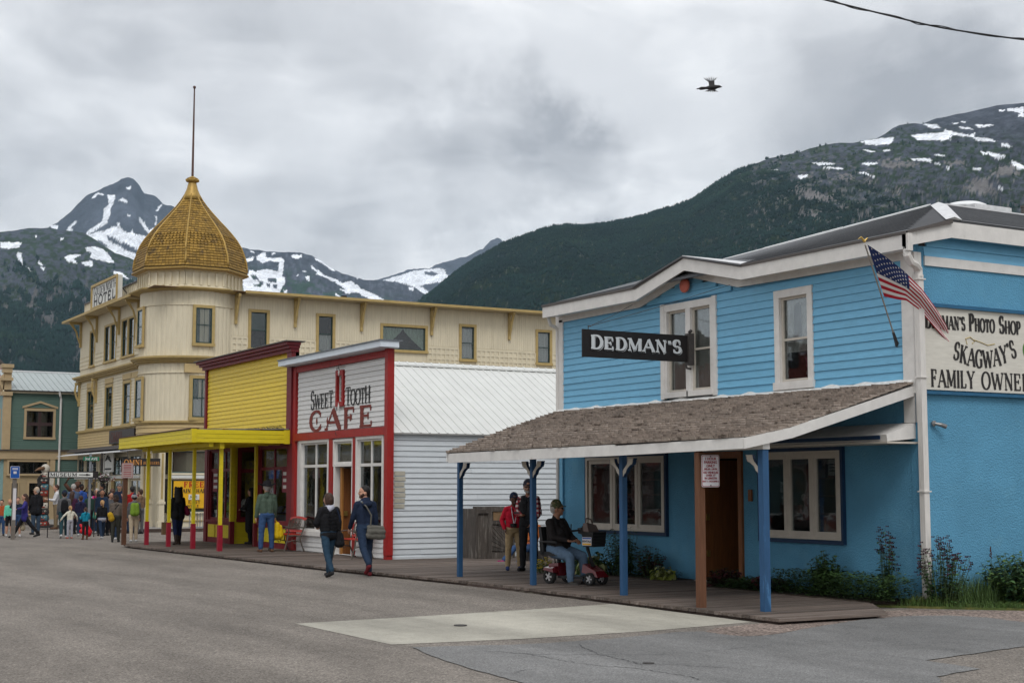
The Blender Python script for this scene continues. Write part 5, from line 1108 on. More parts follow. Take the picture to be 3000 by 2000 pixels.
# windows on the straight walls
for i, h in enumerate(up3_g):
    wide = h[1]-h[0] > 1.5
    def cc(w, h=h, i=i, wide=wide):
        if wide:
            for s_ in (0, 1):
                a, b = (h[0]+.03, (h[0]+h[1])/2) if s_ == 0 else ((h[0]+h[1])/2, h[1]-.03)
                curtain(w, FG, a, b, 0, h[3]-.03, M_green_cur, -.13, 6, .02, top=(lambda f, s_=s_, h=h: h[3]-.06-(h[3]-h[2]-.1)*((1-f) if s_ == 0 else f)**.8))
        elif i in (1, 3, 4, 5): curtain(w, FG, h[0]+.03, h[1]-.03, h[2]+.05, h[2]+(.72 if i == 1 else 1.4), M_net, -.13, 5, .02)
        else: MB().fbox(FG, h[0], h[1], -.12, -.11, h[2]+.8, h[3]).build('blind', MATS['dark_green_blind'], w)
    window(ho, FG, h[0], h[1], h[2], h[3], OCH, DGRN, cw=.12, rails=() if wide else (.5,), cur=cc, sash=.035, sill=.04)
for i, h in enumerate(up3_l):
    window(ho, FL, h[0], h[1], h[2], h[3], OCH, DGRN, cw=.09, rails=(.5,), sash=.04, sill=.04, cur=(lambda w, h=h: curtain(w, FL, h[0]+.03, h[1]-.03, h[2]+.9, h[3]-.03, M_net, -.13, 5, .02)))
for i, h in enumerate(up2_l):
    window(ho, FL, h[0], h[1], h[2], h[3], OCH, DGRN, cw=.13, cols=1, rails=(.36, .68), sash=.05, sill=.04, cur=(lambda w, h=h: curtain(w, FL, h[0]+.03, h[1]-.03, h[2]+.05, h[2]+.9, M_net, -.13, 6, .02)))
# broad eave on brackets, round the turret too
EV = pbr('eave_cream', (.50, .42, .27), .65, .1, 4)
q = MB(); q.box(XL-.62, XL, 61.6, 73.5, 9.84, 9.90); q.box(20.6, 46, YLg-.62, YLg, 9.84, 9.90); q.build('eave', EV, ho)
q = MB(); q.box(XL-.68, XL-.60, 61.3, 73.56, 9.85, 9.96); q.box(20.5, 46, YLg-.68, YLg-.60, 9.85, 9.96); q.box(XL-.6, XL, 73.5, 73.56, 9.85, 9.96); q.build('eave_edge', OCH, ho)
MB().lathe((CX, CY, 0), [(2.0, 9.80), (2.42, 9.86), (2.52, 9.88), (2.54, 9.93), (2.44, 9.96), (2.0, 9.99)], 8, ph=RD(22.5)).build('turret_eave', OCH, ho)
q = MB(); q.box(XL-.60, 46, YLg-.6, 73.5, 9.905, 9.93); q.build('roof', pbr('rusty_roof_edge', (.20, .13, .07), .8, .35, 6), ho)
def hbracket(fr, u, z, out=.52, h=1.25, w=.055):
    """braced timber bracket: wall post, arm, curved strut"""
    q = MB(); q.fbox(fr, u-w, u+w, 0, .10, z-h, z); q.fbox(fr, u-w, u+w, .10, out, z-.12, z)
    pts = [(.10, z-h*.72), (.16, z-h*.60), (.22, z-h*.40), (out*.72, z-.12), (out*.95, z-.12), (.30, z-h*.38), (.22, z-h*.62), (.10, z-h*.86)]
    q.prism([fr.p(u-w*.8, n_, z_) for n_, z_ in pts], [fr.p(u+w*.8, n_, z_) for n_, z_ in pts])
    return q.build('bracket', OCH, ho)
for u in (20.3, 22.95, 26.05, 29.5, 33.55, 37.2): hbracket(FG, u, 9.84)
for u in (72.25, 69.15, 65.2, 62.1): hbracket(FL, u, 9.84, out=.6)
for u in (72.2, 68.95): hbracket(FL, u, 6.86, out=.26, h=1.15, w=.09)
# parapet behind the eave with its little panels, name board on the roof
def parapet(fr, a, b, z0, z1, n, nn=-.3):
    o = MB().fbox(fr, a, b, nn-.1, nn, z0, z1).build('parapet', CRM, ho)
    q = MB(); q.fbox(fr, a-.05, b+.05, nn-.15, nn+.06, z1, z1+.06); q.build('coping', GUTR, o)
    for i in range(n+1): u = a+(b-a)*i/n; MB().fbox(fr, u-.045, u+.045, nn, nn+.03, z0, z1).build('batten', CRM, o)
parapet(FL, 61.5, 72.9, 9.93, 10.80, 34)
sg = thing('roof_sign', 'white roof sign reading Golden North Hotel on the cream hotel', 'sign', (16.85, 66.6, 10.0))
sg_fr = Fr((16.86, 68.9, 0), (0, -1, 0), (-1, 0, 0))
MB().box(16.9, 17.12, 64.45, 68.95, 10.12, 11.22).build('sign_board', SIGNW, sg)
q = MB(); q.box(16.84, 16.9, 64.4, 69.0, 11.12, 11.24); q.box(16.84, 16.9, 64.4, 69.0, 10.1, 10.17); q.box(16.84, 16.9, 64.4, 64.52, 10.17, 11.12); q.box(16.84, 16.9, 68.88, 69.0, 10.17, 11.12); q.build('frame', OCH, sg)
serif_text(sg, sg_fr, 'GOLDEN', .34, 2.05, BLK, T=.13, tt=.10, srf_=0, u=.25, n=-.03, base=lambda f: 10.70, sizes=[1.15, 1, 1, 1, 1, 1])
serif_text(sg, sg_fr, 'NORTH', .34, 1.8, BLK, T=.13, tt=.10, srf_=0, u=2.45, n=-.03, base=lambda f: 10.70, sizes=[1.15, 1, 1, 1, 1])
serif_text(sg, sg_fr, 'HOTEL', .42, 3.95, BLK, T=.27, tt=.18, srf_=.12, u=.25, n=-.03, base=lambda f: 10.22)
for yy in (65.2, 68.2): MB().tube([(17.1, yy, 11.0), (18.0, yy, 9.95)], .03, 6).build('strut', M_iron, sg)
# drum and dome
PH = RD(22.5)
dr_ = MB().lathe((CX, CY, 0), [(2.22, 9.96), (2.22, 10.02), (2.14, 10.06), (2.14, 10.62), (2.24, 10.66), (2.24, 10.74), (1.9, 10.76)], 8, ph=PH).build('drum', CRM, ho)
for k_ in range(8):
    a0, a1 = PH+k_*pi/4, PH+(k_+1)*pi/4; r = 2.14
    p0, p1 = Vector((CX+r*cos(a0), CY+r*sin(a0), 0)), Vector((CX+r*cos(a1), CY+r*sin(a1), 0)); d = (p1-p0).normalized(); fr = Fr(p0, d, Vector((d.y, -d.x, 0)))
    L_ = (p1-p0).length
    for j in range(6): MB().fbox(fr, L_*j/5-.05*(j > 0), L_*j/5+.05*(j < 5), -.01, .06, 10.07, 10.61).build('batten', CRM, dr_)
PROF = [(2.50, 10.70), (2.44, 10.80), (2.34, 10.92), (2.33, 11.10), (2.29, 11.35), (2.20, 11.66), (2.08, 11.95), (1.90, 12.25), (1.66, 12.55), (1.40, 12.84), (1.13, 13.12), (.86, 13.42), (.62, 13.70), (.42, 13.98), (.30, 14.20), (.20, 14.45), (.15, 14.72), (.13, 14.80)]
dm = MB().lathe((CX, CY, 0), [(r-.03, z) for r, z in PROF], 8, ph=PH).build('dome', pbr('dome_under', (.14, .09, .03), .8), ho)
pz = np.array([p[1] for p in PROF]); prr = np.array([p[0] for p in PROF])
q = MB(); z = 10.86
while z < 14.15:
    r0 = float(np.interp(z, pz, prr)); zz = z+.115; r1 = float(np.interp(zz+.02, pz, prr)); rnd = 11.75 < z < 12.25
    for k_ in range(8):
        a0, a1 = PH+k_*pi/4, PH+(k_+1)*pi/4
        P = lambda r, f, h: Vector((CX+r*(cos(a0)*(1-f)+cos(a1)*f), CY+r*(sin(a0)*(1-f)+sin(a1)*f), h))
        L_ = r0*2*sin(pi/8); n = max(1, round(L_/.15)); off = random.random()*.5
        for j in range(n):
            f0, f1 = (j+.04)/n, (j+.96)/n; j_ = random.uniform(-.008, .008); zb = z+j_
            if rnd: fm_ = (f0+f1)/2; pts = [P(r0+.052, f0, zb+.04), P(r0+.052, f0+.25*(f1-f0), zb+.008), P(r0+.052, fm_, zb-.004), P(r0+.052, f1-.25*(f1-f0), zb+.008), P(r0+.052, f1, zb+.04)]
            else: pts = [P(r0+.052, f0, zb), P(r0+.052, f1, zb)]
            top = [P(r1+.004, f1, zz+.02), P(r1+.004, f0, zz+.02)]; back = [p.copy() for p in pts]
            for b_ in back: b_ -= Vector((b_.x-CX, b_.y-CY, 0)).normalized()*.03
            m = len(pts); q.add(pts+top+back, [tuple(range(m+2))]+[(i, m+2+i, m+3+i, i+1) for i in range(m-1)])
    z += .115
q.build('shingle_field', GSH, dm, kind='stuff', recalc=False)
for k_ in range(8):
    a = PH+k_*pi/4; MB().tube([(CX+(r+.03)*cos(a), CY+(r+.03)*sin(a), z) for r, z in PROF[2:15]], [.050-.002*i for i in range(13)], 6).build('dome_rib', GOLD, dm, smooth=True)
MB().lathe((CX, CY, 0), [(2.42, 10.68), (2.45, 10.75), (2.38, 10.83), (2.36, 10.88), (2.2, 10.9)], 8, ph=PH).build('dome_skirt', GOLD, dm)
MB().lathe((CX, CY, 0), [(.46, 13.98), (.35, 14.2), (.24, 14.45), (.18, 14.70), (.16, 14.76)], 16).build('finial_cone', GOLD, dm, smooth=True)
q = MB(); q.lathe((CX, CY, 0), [(.14, 14.74), (.26, 14.78), (.28, 14.84), (.22, 14.88), (.24, 14.92), (.14, 14.98), (.06, 15.02)], 16)
for k_ in range(8): q.ball((CX+.25*cos(k_*pi/4), CY+.25*sin(k_*pi/4), 14.84), .06, 6)
q.build('finial_ring', GOLD, dm)
fp = MB().tube([(CX, CY, 14.95), (CX, CY, 18.85)], [.055, .03], 8).build('flagpole', pbr('rusty_pole', (.10, .055, .045), .7, .3, 5), dm)
MB().ball((CX, CY, 18.92), .07, 8).build('finial_ball', MATS['rusty_pole'], fp)
MB().lathe((26.0, 60.2, 9.85), [(.1, 0), (.1, .45), (.13, .46), (.13, .52)], 10).build('roof_vent', BLK, ho)
# ---- ground floor: shop windows, doors, columns
GR = pbr('teal_frame', (.06, .10, .10), .5, .1)
for i, h in enumerate(gr_l):
    cd_ = i in (1, 3)
    w = window(ho, FL, h[0], h[1], 2.32, 3.1, CRM, GR, cw=.10, cols=3 if h[1]-h[0] > 1.5 else 2, rails=(.5,), sash=.03, bar=.03, sill=.02, room=.5); w.name = 'transom_window'
    w2 = window(ho, FL, h[0], h[1], .45 if not cd_ else .22, 2.14, CRM if not cd_ else OCHL, CRM if not cd_ else OCHL, cw=.10, cols=2, sash=.09, bar=.10, sill=.05, room=1.2); w2.name = 'shop_window' if not cd_ else 'shop_door'
q = MB(); q.box(XL-.08, XL, 61.1, 72.4, .17, .45); q.build('base_board', CRM, ho)
MB().box(XL-.12, XL, 61.1, 72.4, 2.16, 2.28).build('ledge', SIGNW, ho)
MB().fbox(FL, 66.0, 67.25, .02, .05, 2.35, 3.25).build('notice_board', SIGNW, ho)
# corner columns and the chamfer
for (x, y) in ((17.35, 58.55), (17.05, 59.3), (17.2, 60.6)):
    q = MB(); q.box(x-.15, x+.15, y-.15, y+.15, .17, .40); q.box(x-.11, x+.11, y-.11, y+.11, .40, 3.3); q.box(x-.17, x+.17, y-.17, y+.17, 3.3, 3.45); q.box(x-.14, x+.14, y-.14, y+.14, 1.10, 1.2); c_ = q.build('column', CRM, ho)
    MB().box(x-.04, x+.04, y-.118, y-.11, 1.3, 3.15).build('fluting', OCH, c_)
MB().lathe((CX, CY, 0), [(TR, 3.35), (TR+.05, 3.4), (TR+.05, 3.6), (TR, 3.62)], 8, ph=PH).build('frieze', OCHL, ho)
MB().lathe((CX+.25, CY+.25, 0), [(1.75, .17), (1.75, 3.4)], 8, ph=PH).build('corner_wall', CRM, ho)
# big shop window towards the avenue, banner across it
FB = FY(YLg)
tw_ = window(ho, FB, 17.72, 21.9, 2.36, 3.25, CRM, GR, cw=.08, cols=2, sash=.04, bar=.05, room=1.5, sill=.02); tw_.name = 'transom_window'
for i in range(9):
    MB().ball((18.0+random.random()*1.6, 59.0+random.random()*.6, 2.55+random.random()*.5), .028, 6).build('ceiling_lamp', MATS.get('lamp_glow') or (lambda m: (setattr(m, 'use_nodes', True), m.node_tree.nodes['Principled BSDF'].inputs['Emission Color'].__setattr__('default_value', (1, .75, .4, 1)), m.node_tree.nodes['Principled BSDF'].inputs['Emission Strength'].__setattr__('default_value', 5), MATS.__setitem__('lamp_glow', m), m)[-1])(bpy.data.materials.new('lamp_glow')), tw_)
sw = window(ho, FB, 17.72, 21.9, .78, 2.08, CRM, GR, cw=.08, cols=2, sash=.04, bar=.05, room=1.2, sill=.06); sw.name = 'shop_window'
MB().fbox(FB, 17.6, 22, -.1, .0, .17, .70).build('stall_riser', CRM, ho)
q = MB(); 
for u in (17.75, 18.8, 19.9, 21): q.fbox(FB, u, u+.06, 0, .03, .2, .68)
q.fbox(FB, 17.6, 22, 0, .05, .40, .44); q.build('riser_moulding', OCH, ho)
MB().fbox(FB, 17.6, 46, .0, .12, 2.14, 2.26).build('ledge', SIGNW, ho)
bn = thing('banner', 'orange banner offering a free train charm in the hotel shop window', 'banner', (18.55, 58.3, 1.5))
BO = pbr('banner_orange', (.72, .40, .015), .6, .06, 3)
MB().box(17.78, 19.42, 58.28, 58.30, .93, 2.03).build('cloth', BO, bn)
fb = Fr((17.8, 58.275, 0), (1, 0, 0), (0, -1, 0)); FRD = pbr('banner_red', (.40, .03, .015), .6)
serif_text(bn, fb, 'FREE', .22, .85, FRD, T=.26, tt=.1, u=.40, n=.01, base=lambda f: 1.78)
serif_text(bn, fb, 'TRAIN CHARM', .16, 1.42, BLK, T=.2, tt=.08, u=.08, n=.01, base=lambda f: 1.55)
q = MB(); q.box(18.40, 18.85, 58.262, 58.27, 1.27, 1.49); q.build('picture', SIGNW, bn)
for i in range(7): MB().tube([(18.45+.05*i, 58.26, 1.32+.02*(i % 3)), (18.5+.04*i, 58.26, 1.44-.02*(i % 2))], .01, 4).build('drawing_stroke', BLK, bn)
serif_text(bn, fb, 'EAST', .13, .5, BLK, T=.2, tt=.08, u=.6, n=.01, base=lambda f: 1.12); 
serif_text(bn, fb, 'WHILE', .1, .5, BLK, T=.2, tt=.08, u=.55, n=.01, base=lambda f: .97)
# hanging and fixed shop signs
SB = pbr('black_sign', (.025, .022, .022), .45, .1); AMB = pbr('amber_letter', (.55, .25, .07), .5)
s1 = thing('fascia_sign', 'dark board with faded Omni letters above the hotel shop awning', 'sign', (17.1, 64, 4))
MB().box(17.10, 17.18, 61.9, 65.95, 3.70, 4.30).build('board', SB, s1)
serif_text(s1, Fr((17.10, 65.7, 0), (0, -1, 0), (-1, 0, 0)), 'OMNI', .42, 1.9, pbr('faded_letter', (.13, .05, .04), .6), T=.14, tt=.1, u=0, n=.01, base=lambda f: 3.78)
s2 = thing('hanging_sign', 'black hanging sign with amber Omni letters beneath the hotel awning', 'sign', (16.35, 58, 2.8))
MB().box(15.6, 17.12, 57.99, 58.05, 2.62, 2.93).build('board', SB, s2)
serif_text(s2, Fr((15.66, 57.99, 0), (1, 0, 0), (0, -1, 0)), 'OMNI', .20, .72, AMB, T=.2, tt=.08, u=0, n=.008, base=lambda f: 2.67)
serif_text(s2, Fr((16.42, 57.99, 0), (1, 0, 0), (0, -1, 0)), 'JEWELERS', .11, .66, AMB, T=.16, tt=.07, u=0, n=.008, base=lambda f: 2.69)
for x in (15.8, 16.95): MB().tube([(x, 58.02, 2.93), (x, 58.02, 3.25)], .012, 5).build('hanger', M_iron, s2)
MB().tube([(15.5, 58.02, 3.22), (17.2, 58.02, 3.28)], .02, 6).build('arm', M_iron, s2)
s3 = thing('hand_drawn_sign', 'white sign with a black line drawing under the hotel awning', 'sign', (16.9, 65.1, 2.9))
MB().box(16.9, 16.95, 64.4, 65.95, 2.45, 3.28).build('board', SIGNW, s3)
for i in range(9): MB().tube([(16.89, 65.75-.02*i, 2.95), (16.89, 65.2+.25*sin(i), 3.2-.015*i), (16.89, 64.65+.02*i, 2.9)], .008, 4).build('drawing_stroke', BLK, s3)
MB().box(16.88, 16.9, 64.65, 65.7, 2.55, 2.62).build('text_line', BLK, s3)

# ================================================================== GREEN BUILDING, PINK HOUSE
GRN = pbr('sage_green_board', (.088, .15, .125), .6, .06, 4, (1, 1, 4)); TEAL = pbr('pale_teal_board', (.20, .33, .33), .6, .06, 4)
TAN = pbr('tan_trim', (.42, .32, .19), .6, .08, 4); TANL = pbr('tan_wall', (.36, .28, .165), .7, .08, 3)
gb = thing('green_building', 'sage green and tan two-storey shop with pale standing-seam roof', 'building', (16.5, 76, .1))
FGb = FY(76.0); gw = (15.52, 16.84, 4.30, 5.62)
wall(gb, FGb, 14.5, 22, .1, 6.6, [gw, (14.75, 16.6, 2.45, 3.05), (15.75, 16.55, .4, 1.98), (14.9, 15.2, .4, 1.98)], TANL)
siding(gb, FGb, 14.72, 22, 3.68, 6.5, .10, [(gw[0]-.12, gw[1]+.12, gw[2]-.1, gw[3]+.12)], GRN, joined=True, proud=.02)
siding(gb, FGb, 17.0, 22, .15, 3.16, .10, [], GRN, joined=True, proud=.02)
window(gb, FGb, *gw, TAN, pbr('brown_sash', (.05, .03, .03), .5), cw=.12, cols=2, bar=.14, rails=(.5,), sash=.03, sill=.03)
q = MB(); 
for a, b in (((15.30, 5.74), (16.18, 6.02)), ((16.18, 6.02), (17.06, 5.74))): q.hexa([FGb.p(a[0], 0, a[1]), FGb.p(a[0], .06, a[1]), FGb.p(a[0], .06, a[1]+.11), FGb.p(a[0], 0, a[1]+.11)], [FGb.p(b[0], 0, b[1]), FGb.p(b[0], .06, b[1]), FGb.p(b[0], .06, b[1]+.11), FGb.p(b[0], 0, b[1]+.11)])
q.build('pediment', TAN, gb)
q = MB(); q.fbox(FGb, 14.2, 22, -.02, .08, 3.18, 3.60); q.build('band_board', TAN, gb); MB().fbox(FGb, 14.2, 22, -.02, .16, 3.60, 3.66).build('band_cap', GUTR, gb)
MB().fbox(FGb, 14.3, 22, -.02, .14, 6.50, 6.64).build('eave_board', CRM, gb)
MB().fbox(FGb, 16.75, 17.0, -.02, .06, .15, 3.18).build('pilaster', TAN, gb)
window(gb, FGb, 14.75, 16.6, 2.45, 3.05, TAN, SB, cw=.1, cols=3, rails=(), bar=.03).name = 'transom_window'
window(gb, FGb, 15.75, 16.55, .45, 1.98, TAN, SB, cw=.08, cols=1).name = 'shop_window'; window(gb, FGb, 14.9, 15.2, .45, 1.98, TAN, SB, cw=.06, cols=1).name = 'shop_window'
slope_sheet(gb, (14.72, 75.8, 6.64), (22, 75.8, 6.64), (22, 79.6, 7.86), (14.72, 79.6, 7.86), 24, mat=pbr('pale_seam_roof', (.36, .40, .40), .5, .06, 2), rib=.03, w=.03)
MB().box(14.72, 22, 79.5, 79.7, 7.84, 7.92).build('ridge_cap', CAPW, gb)
MB().box(14.5, 22, 75.75, 75.82, 6.585, 6.64).build('gutter', SB, gb)
q = MB(); q.box(14.35, 14.72, 75.82, 76.1, 3.66, 6.3); q.box(14.36, 14.71, 75.86, 76.1, 6.3, 7.5); q.box(14.22, 14.76, 75.74, 76.15, 6.35, 6.55); q.box(14.18, 14.76, 75.7, 76.15, 7.1, 7.25); q.box(14.26, 14.72, 75.78, 76.12, 7.5, 7.75); q.box(14.2, 14.78, 75.72, 76.18, 7.75, 7.93); q.build('corner_pilaster', TAN, gb)
MB().prism([(14.28, 75.84, 6.6), (14.05, 75.84, 7.1), (14.36, 75.84, 7.5)], [(14.28, 76.1, 6.6), (14.05, 76.1, 7.1), (14.36, 76.1, 7.5)]).build('scroll', TAN, gb)
MB().box(14.38, 14.5, 76.1, 92, .1, 7.3).build('front_wall', TEAL, gb)
MB().box(14.2, 14.4, 76.1, 92, 6.5, 7.3).build('front_cornice', TAN, gb); MB().box(14.25, 14.38, 76.1, 92, 3.1, 3.66).build('band_board', TAN, gb)
for a in (76.7, 80, 83.5): window(gb, FX(14.38), a, a+1.2, 4.3, 5.6, TAN, SB, cw=.12, cols=2, room=0)
MB().box(14.5, 22, 79.7, 92, 6.4, 6.5).build('roof', GUTR, gb)
q = MB(); q.tube([(17.05, 75.7, 6.6), (17.1, 75.72, 6.4), (17.16, 75.8, 6.25), (17.16, 75.85, .2)], .055, 8); q.build('downspout', DP, gb)
pk = thing('pink_house', 'pale pink gabled house behind the green building at left edge', 'house', (17, 104, 0))
PNK = pbr('pale_pink_board', (.50, .34, .31), .7, .06, 4)
MB().prism([(12, 102, 0), (21, 102, 0), (21, 102, 8.0), (16.4, 102, 12.6), (12, 102, 8.2)], [(12, 112, 0), (21, 112, 0), (21, 112, 8.0), (16.4, 112, 12.6), (12, 112, 8.2)]).build('wall', PNK, pk)
for s_ in (-1, 1): MB().hexa([(16.4, 101.7, 12.65), (16.4, 101.7, 12.85), (16.4+s_*5, 101.7, 7.9), (16.4+s_*5, 101.7, 7.7)], [(16.4, 112.3, 12.65), (16.4, 112.3, 12.85), (16.4+s_*5, 112.3, 7.9), (16.4+s_*5, 112.3, 7.7)]).build('roof', GUTR, pk)

# ================================================================== THE ROW ACROSS THE STREET (seen mirrored in the shop windows)
FO = Fr((-9.5, 0, 0), (0, 1, 0), (1, 0, 0))
for (nm, lb, a, b, h, m, col) in (('red_storefront', 'barn red clapboard storefront across the street, mirrored in the blue shop windows', 44, 64.5, 7.8, 'barn_red_board', (.20, .05, .035)),
                              ('grey_storefront', 'weathered grey-brown storefront across the street, mirrored in the cafe windows', 65, 84, 8.6, 'grey_brown_board', (.16, .13, .105)),
                              ('tan_storefront', 'tan storefront across the street, mirrored in the yellow shop windows', 84.5, 118, 8.0, 'dull_tan_board', (.28, .21, .13))):
    t_ = thing(nm, lb, 'building', (-9.5, (a+b)/2, 0)); M1 = pbr(m, col, .7, .15, 3, (1, 1, 5))
    hs = [(a+1+i*2.4, a+2.3+i*2.4, 3.9, 5.5) for i in range(int((b-a-1)/2.4))]; gs = [(a+.6+i*3.2, a+3.2+i*3.2, .6, 2.6) for i in range(int((b-a-.5)/3.2))]
    wall(t_, FO, a, b, 0, h, hs+gs, M1); siding(t_, FO, a, b, 2.9, h, .16, [(x[0]-.1, x[1]+.1, x[2]-.1, x[3]+.1) for x in hs], M1, joined=True)
    for x in hs: window(t_, FO, *x, WHITE, WHITE, cw=.1, cols=2, rails=(.5,), room=.3)
    for x in gs: window(t_, FO, *x, WHITE, DGRN, cw=.1, cols=2, rails=(.75,), room=.5)
    MB().box(-9.5, -8.2, a, b, 2.75, 2.9).build('awning', GUTR, t_); MB().box(-9.6, -9.2, a, b, h, h+.3).build('cornice', WHITE, t_); MB().box(-19, -9.65, a, b, h-.6, h-.4).build('roof', GUTR, t_)
    for yy in (a+.01, b-.13): MB().box(-19, -9.7, yy, yy+.1, 0, h-.4).build('side_wall', M1, t_)
MB().box(-9.5, -7.0, 40, 120, 0, .14).build('pavement', M_plank, kind='structure')
# ================================================================== SIGNS ON THE BLUE SHOP
SGW = pbr('sign_weathered_white', (.60, .58, .52), .6, .09, 3, (1, 1, 8), .15, 30, col2=(.44, .40, .33), c2lo=.6, c2hi=.8, c2s=5)
ds_ = thing('projecting_sign', 'long black projecting sign with white shadowed Dedmans lettering on the blue upper wall', 'sign', (15.0, 21.42, 4.3))
sb = MB().box(13.79, 16.10, 21.405, 21.435, 4.07, 4.56).build('board', pbr('sign_board_black', (.012, .010, .010), .5, .1), ds_)
SLV = pbr('silver_letter', (.50, .53, .55), .5, .04)
fr = Fr((13.95, 21.405, 0), (1, 0, 0), (0, -1, 0))
serif_text(ds_, Fr((13.965, 21.405, 0), (1, 0, 0), (0, -1, 0)), "DEDMAN'S", .215, 1.98, SLV, T=.33, tt=.13, srf_=.26, n=.006, base=lambda f: 4.205, sp=.10, sizes=[1.08, 1, 1, 1, 1, 1, 1, 1.08], name='letter_shadow')
serif_text(ds_, Fr((13.945, 21.405, 0), (1, 0, 0), (0, -1, 0)), "DEDMAN'S", .225, 1.98, sb.data.materials[0], T=.38, tt=.18, srf_=.29, n=.0105, base=lambda f: 4.213, sp=.10, sizes=[1.08, 1, 1, 1, 1, 1, 1, 1.08], name='letter_gap')
serif_text(ds_, fr, "DEDMAN'S", .215, 1.98, SLV, T=.29, tt=.12, srf_=.26, n=.016, base=lambda f: 4.225, sp=.10, sizes=[1.08, 1, 1, 1, 1, 1, 1, 1.08])
q = MB(); q.box(16.08, 16.2, 21.36, 21.48, 4.02, 4.60); q.tube([(16.13, 21.42, 4.62), (16.18, 21.42, 4.66)], .03, 8); q.tube([(16.05, 21.42, 4.03), (16.07, 21.42, 3.96), (16.16, 21.42, 3.95)], .02, 6); q.build('bracket', M_iron, ds_)
MB().tube([(13.92, 21.42, 4.54), (13.92, 21.42, 4.62), (13.97, 21.42, 4.62)], .014, 6).build('eye_bolt', M_iron, ds_)
for a in ((16.13, 23.24, 5.33), (16.13, 20.2, 5.36)): MB().tube([(13.93, 21.42, 4.61), ((13.93+a[0])/2, (21.42+a[1])/2, (4.61+a[2])/2-.02), a], .005, 5).build('guy_wire', M_iron, ds_)
# painted sign on the side wall
ws = thing('wall_sign', 'large white painted side-wall sign with black photo shop lettering', 'sign', (18.5, 15.85, 3.9))
MB().box(16.34, 22.6, 15.835, 15.87, 3.26, 4.52).build('board', SGW, ws)
q = MB(); q.box(16.33, 22.65, 15.79, 15.875, 4.52, 4.575); q.box(16.33, 22.65, 15.80, 15.875, 3.19, 3.235); q.build('moulding', pbr('deep_blue_moulding', (.015, .10, .20), .5), ws)
fw = lambda x: Fr((x, 15.835, 0), (1, 0, 0), (0, -1, 0))
KS = pbr('painted_black', (.022, .02, .02), .6, .25, 10)
serif_text(ws, fw(16.37), "DEDMAN'S", .205, .85, KS, T=.20, tt=.08, srf_=.16, n=.006, base=lambda f: 4.195, sp=.08, sizes=[1.3]+[1]*7)
serif_text(ws, fw(17.31), "PHOTO", .205, .56, KS, T=.20, tt=.08, srf_=.16, n=.006, base=lambda f: 4.195, sp=.08, sizes=[1.3]+[1]*4)
serif_text(ws, fw(17.97), "SHOP", .205, .49, KS, T=.20, tt=.08, srf_=.16, n=.006, base=lambda f: 4.195, sp=.08, sizes=[1.3]+[1]*3)
serif_text(ws, fw(16.93), "SKAGWAY'S", .275, 1.43, KS, T=.17, tt=.08, srf_=.16, n=.006, sp=.07, base=lambda f: 3.63+.36*(f-.47)**2*1.6+.12*max(0, f-.5), tilt=lambda f: (f-.47)*.55)
serif_text(ws, fw(16.46), "FAMILY", .265, .93, KS, T=.17, tt=.08, srf_=.16, n=.006, base=lambda f: 3.305, sp=.08)
serif_text(ws, fw(17.54), "OWNED", .265, 1.10, KS, T=.17, tt=.08, srf_=.16, n=.006, base=lambda f: 3.305, sp=.08)
serif_text(ws, fw(18.50), "O", .275, .26, pbr('painted_green', (.06, .20, .04), .6), T=.2, tt=.09, srf_=0, n=.006, base=lambda f: 3.82)
MB().tube([(17.25, 15.828, 3.98), (17.22, 15.828, 4.07), (17.32, 15.828, 4.10), (17.42, 15.828, 4.04), (17.36, 15.828, 4.0)], .007, 4).tube([(17.40, 15.828, 4.06), (17.55, 15.828, 4.03), (17.7, 15.828, 3.99), (17.86, 15.828, 4.02)], .006, 4).build('scroll_flourish', pbr('faded_ochre', (.50, .38, .14), .7), ws)
# wall lamp fitting
wl = thing('spotlight', 'small grey spotlight fitting on the blue side wall beside the downspout', 'spotlight', (16.5, 15.85, 2.75))
MB().lathe((0, 0, 0), [(.045, 0), (.045, .02), (.02, .03)], 14).build('base', pbr('grey_metal', (.22, .22, .22), .4, .1, metal=.6), wl, world=False).rotation_euler = (pi/2, 0, 0)
MB().tube([(16.5, 15.83, 2.75), (16.58, 15.78, 2.73), (16.66, 15.75, 2.70)], [.02, .032, .036], 10).build('lamp_head', pbr('grey_metal', (.2,)*3), wl)

# ================================================================== FLAG
fl = thing('flag', 'American flag on a slanted pole on the blue shop front corner', 'flag', (16.15, 16.22, 4.0))
P0, P1 = Vector((16.12, 16.2, 4.02)), Vector((14.75, 15.38, 5.26))
MB().tube([P0, P1], .012, 8).build('flagpole', pbr('grey_pole', (.3, .28, .25), .5), fl)
MB().tube([Vector((16.2, 16.25, 3.95)), P0, P0.lerp(P1, .09)], [.035, .028, .022], 8).build('socket', M_iron, fl)
q = MB(); e1 = P1+Vector((-.02, -.01, .05)); q.ball(tuple(e1), .022, 8); q.tube([e1+Vector((0, 0, 0)), e1+Vector((-.05, .02, .06)), e1+Vector((-.09, .03, .03))], [.02, .014, .004], 6); q.tube([e1, e1+Vector((.04, -.02, .05))], [.016, .006], 6); q.build('finial', pbr('brass', (.5, .34, .10), .35, metal=.8), fl)
FRc, FWc, FBc = pbr('flag_red', (.45, .016, .035), .7, .06), pbr('flag_white', (.78, .76, .76), .7, .05), pbr('flag_blue', (.018, .035, .13), .7, .06)
hoist_t = P1.lerp(P0, .02); hoist_b = P1.lerp(P0, .52)
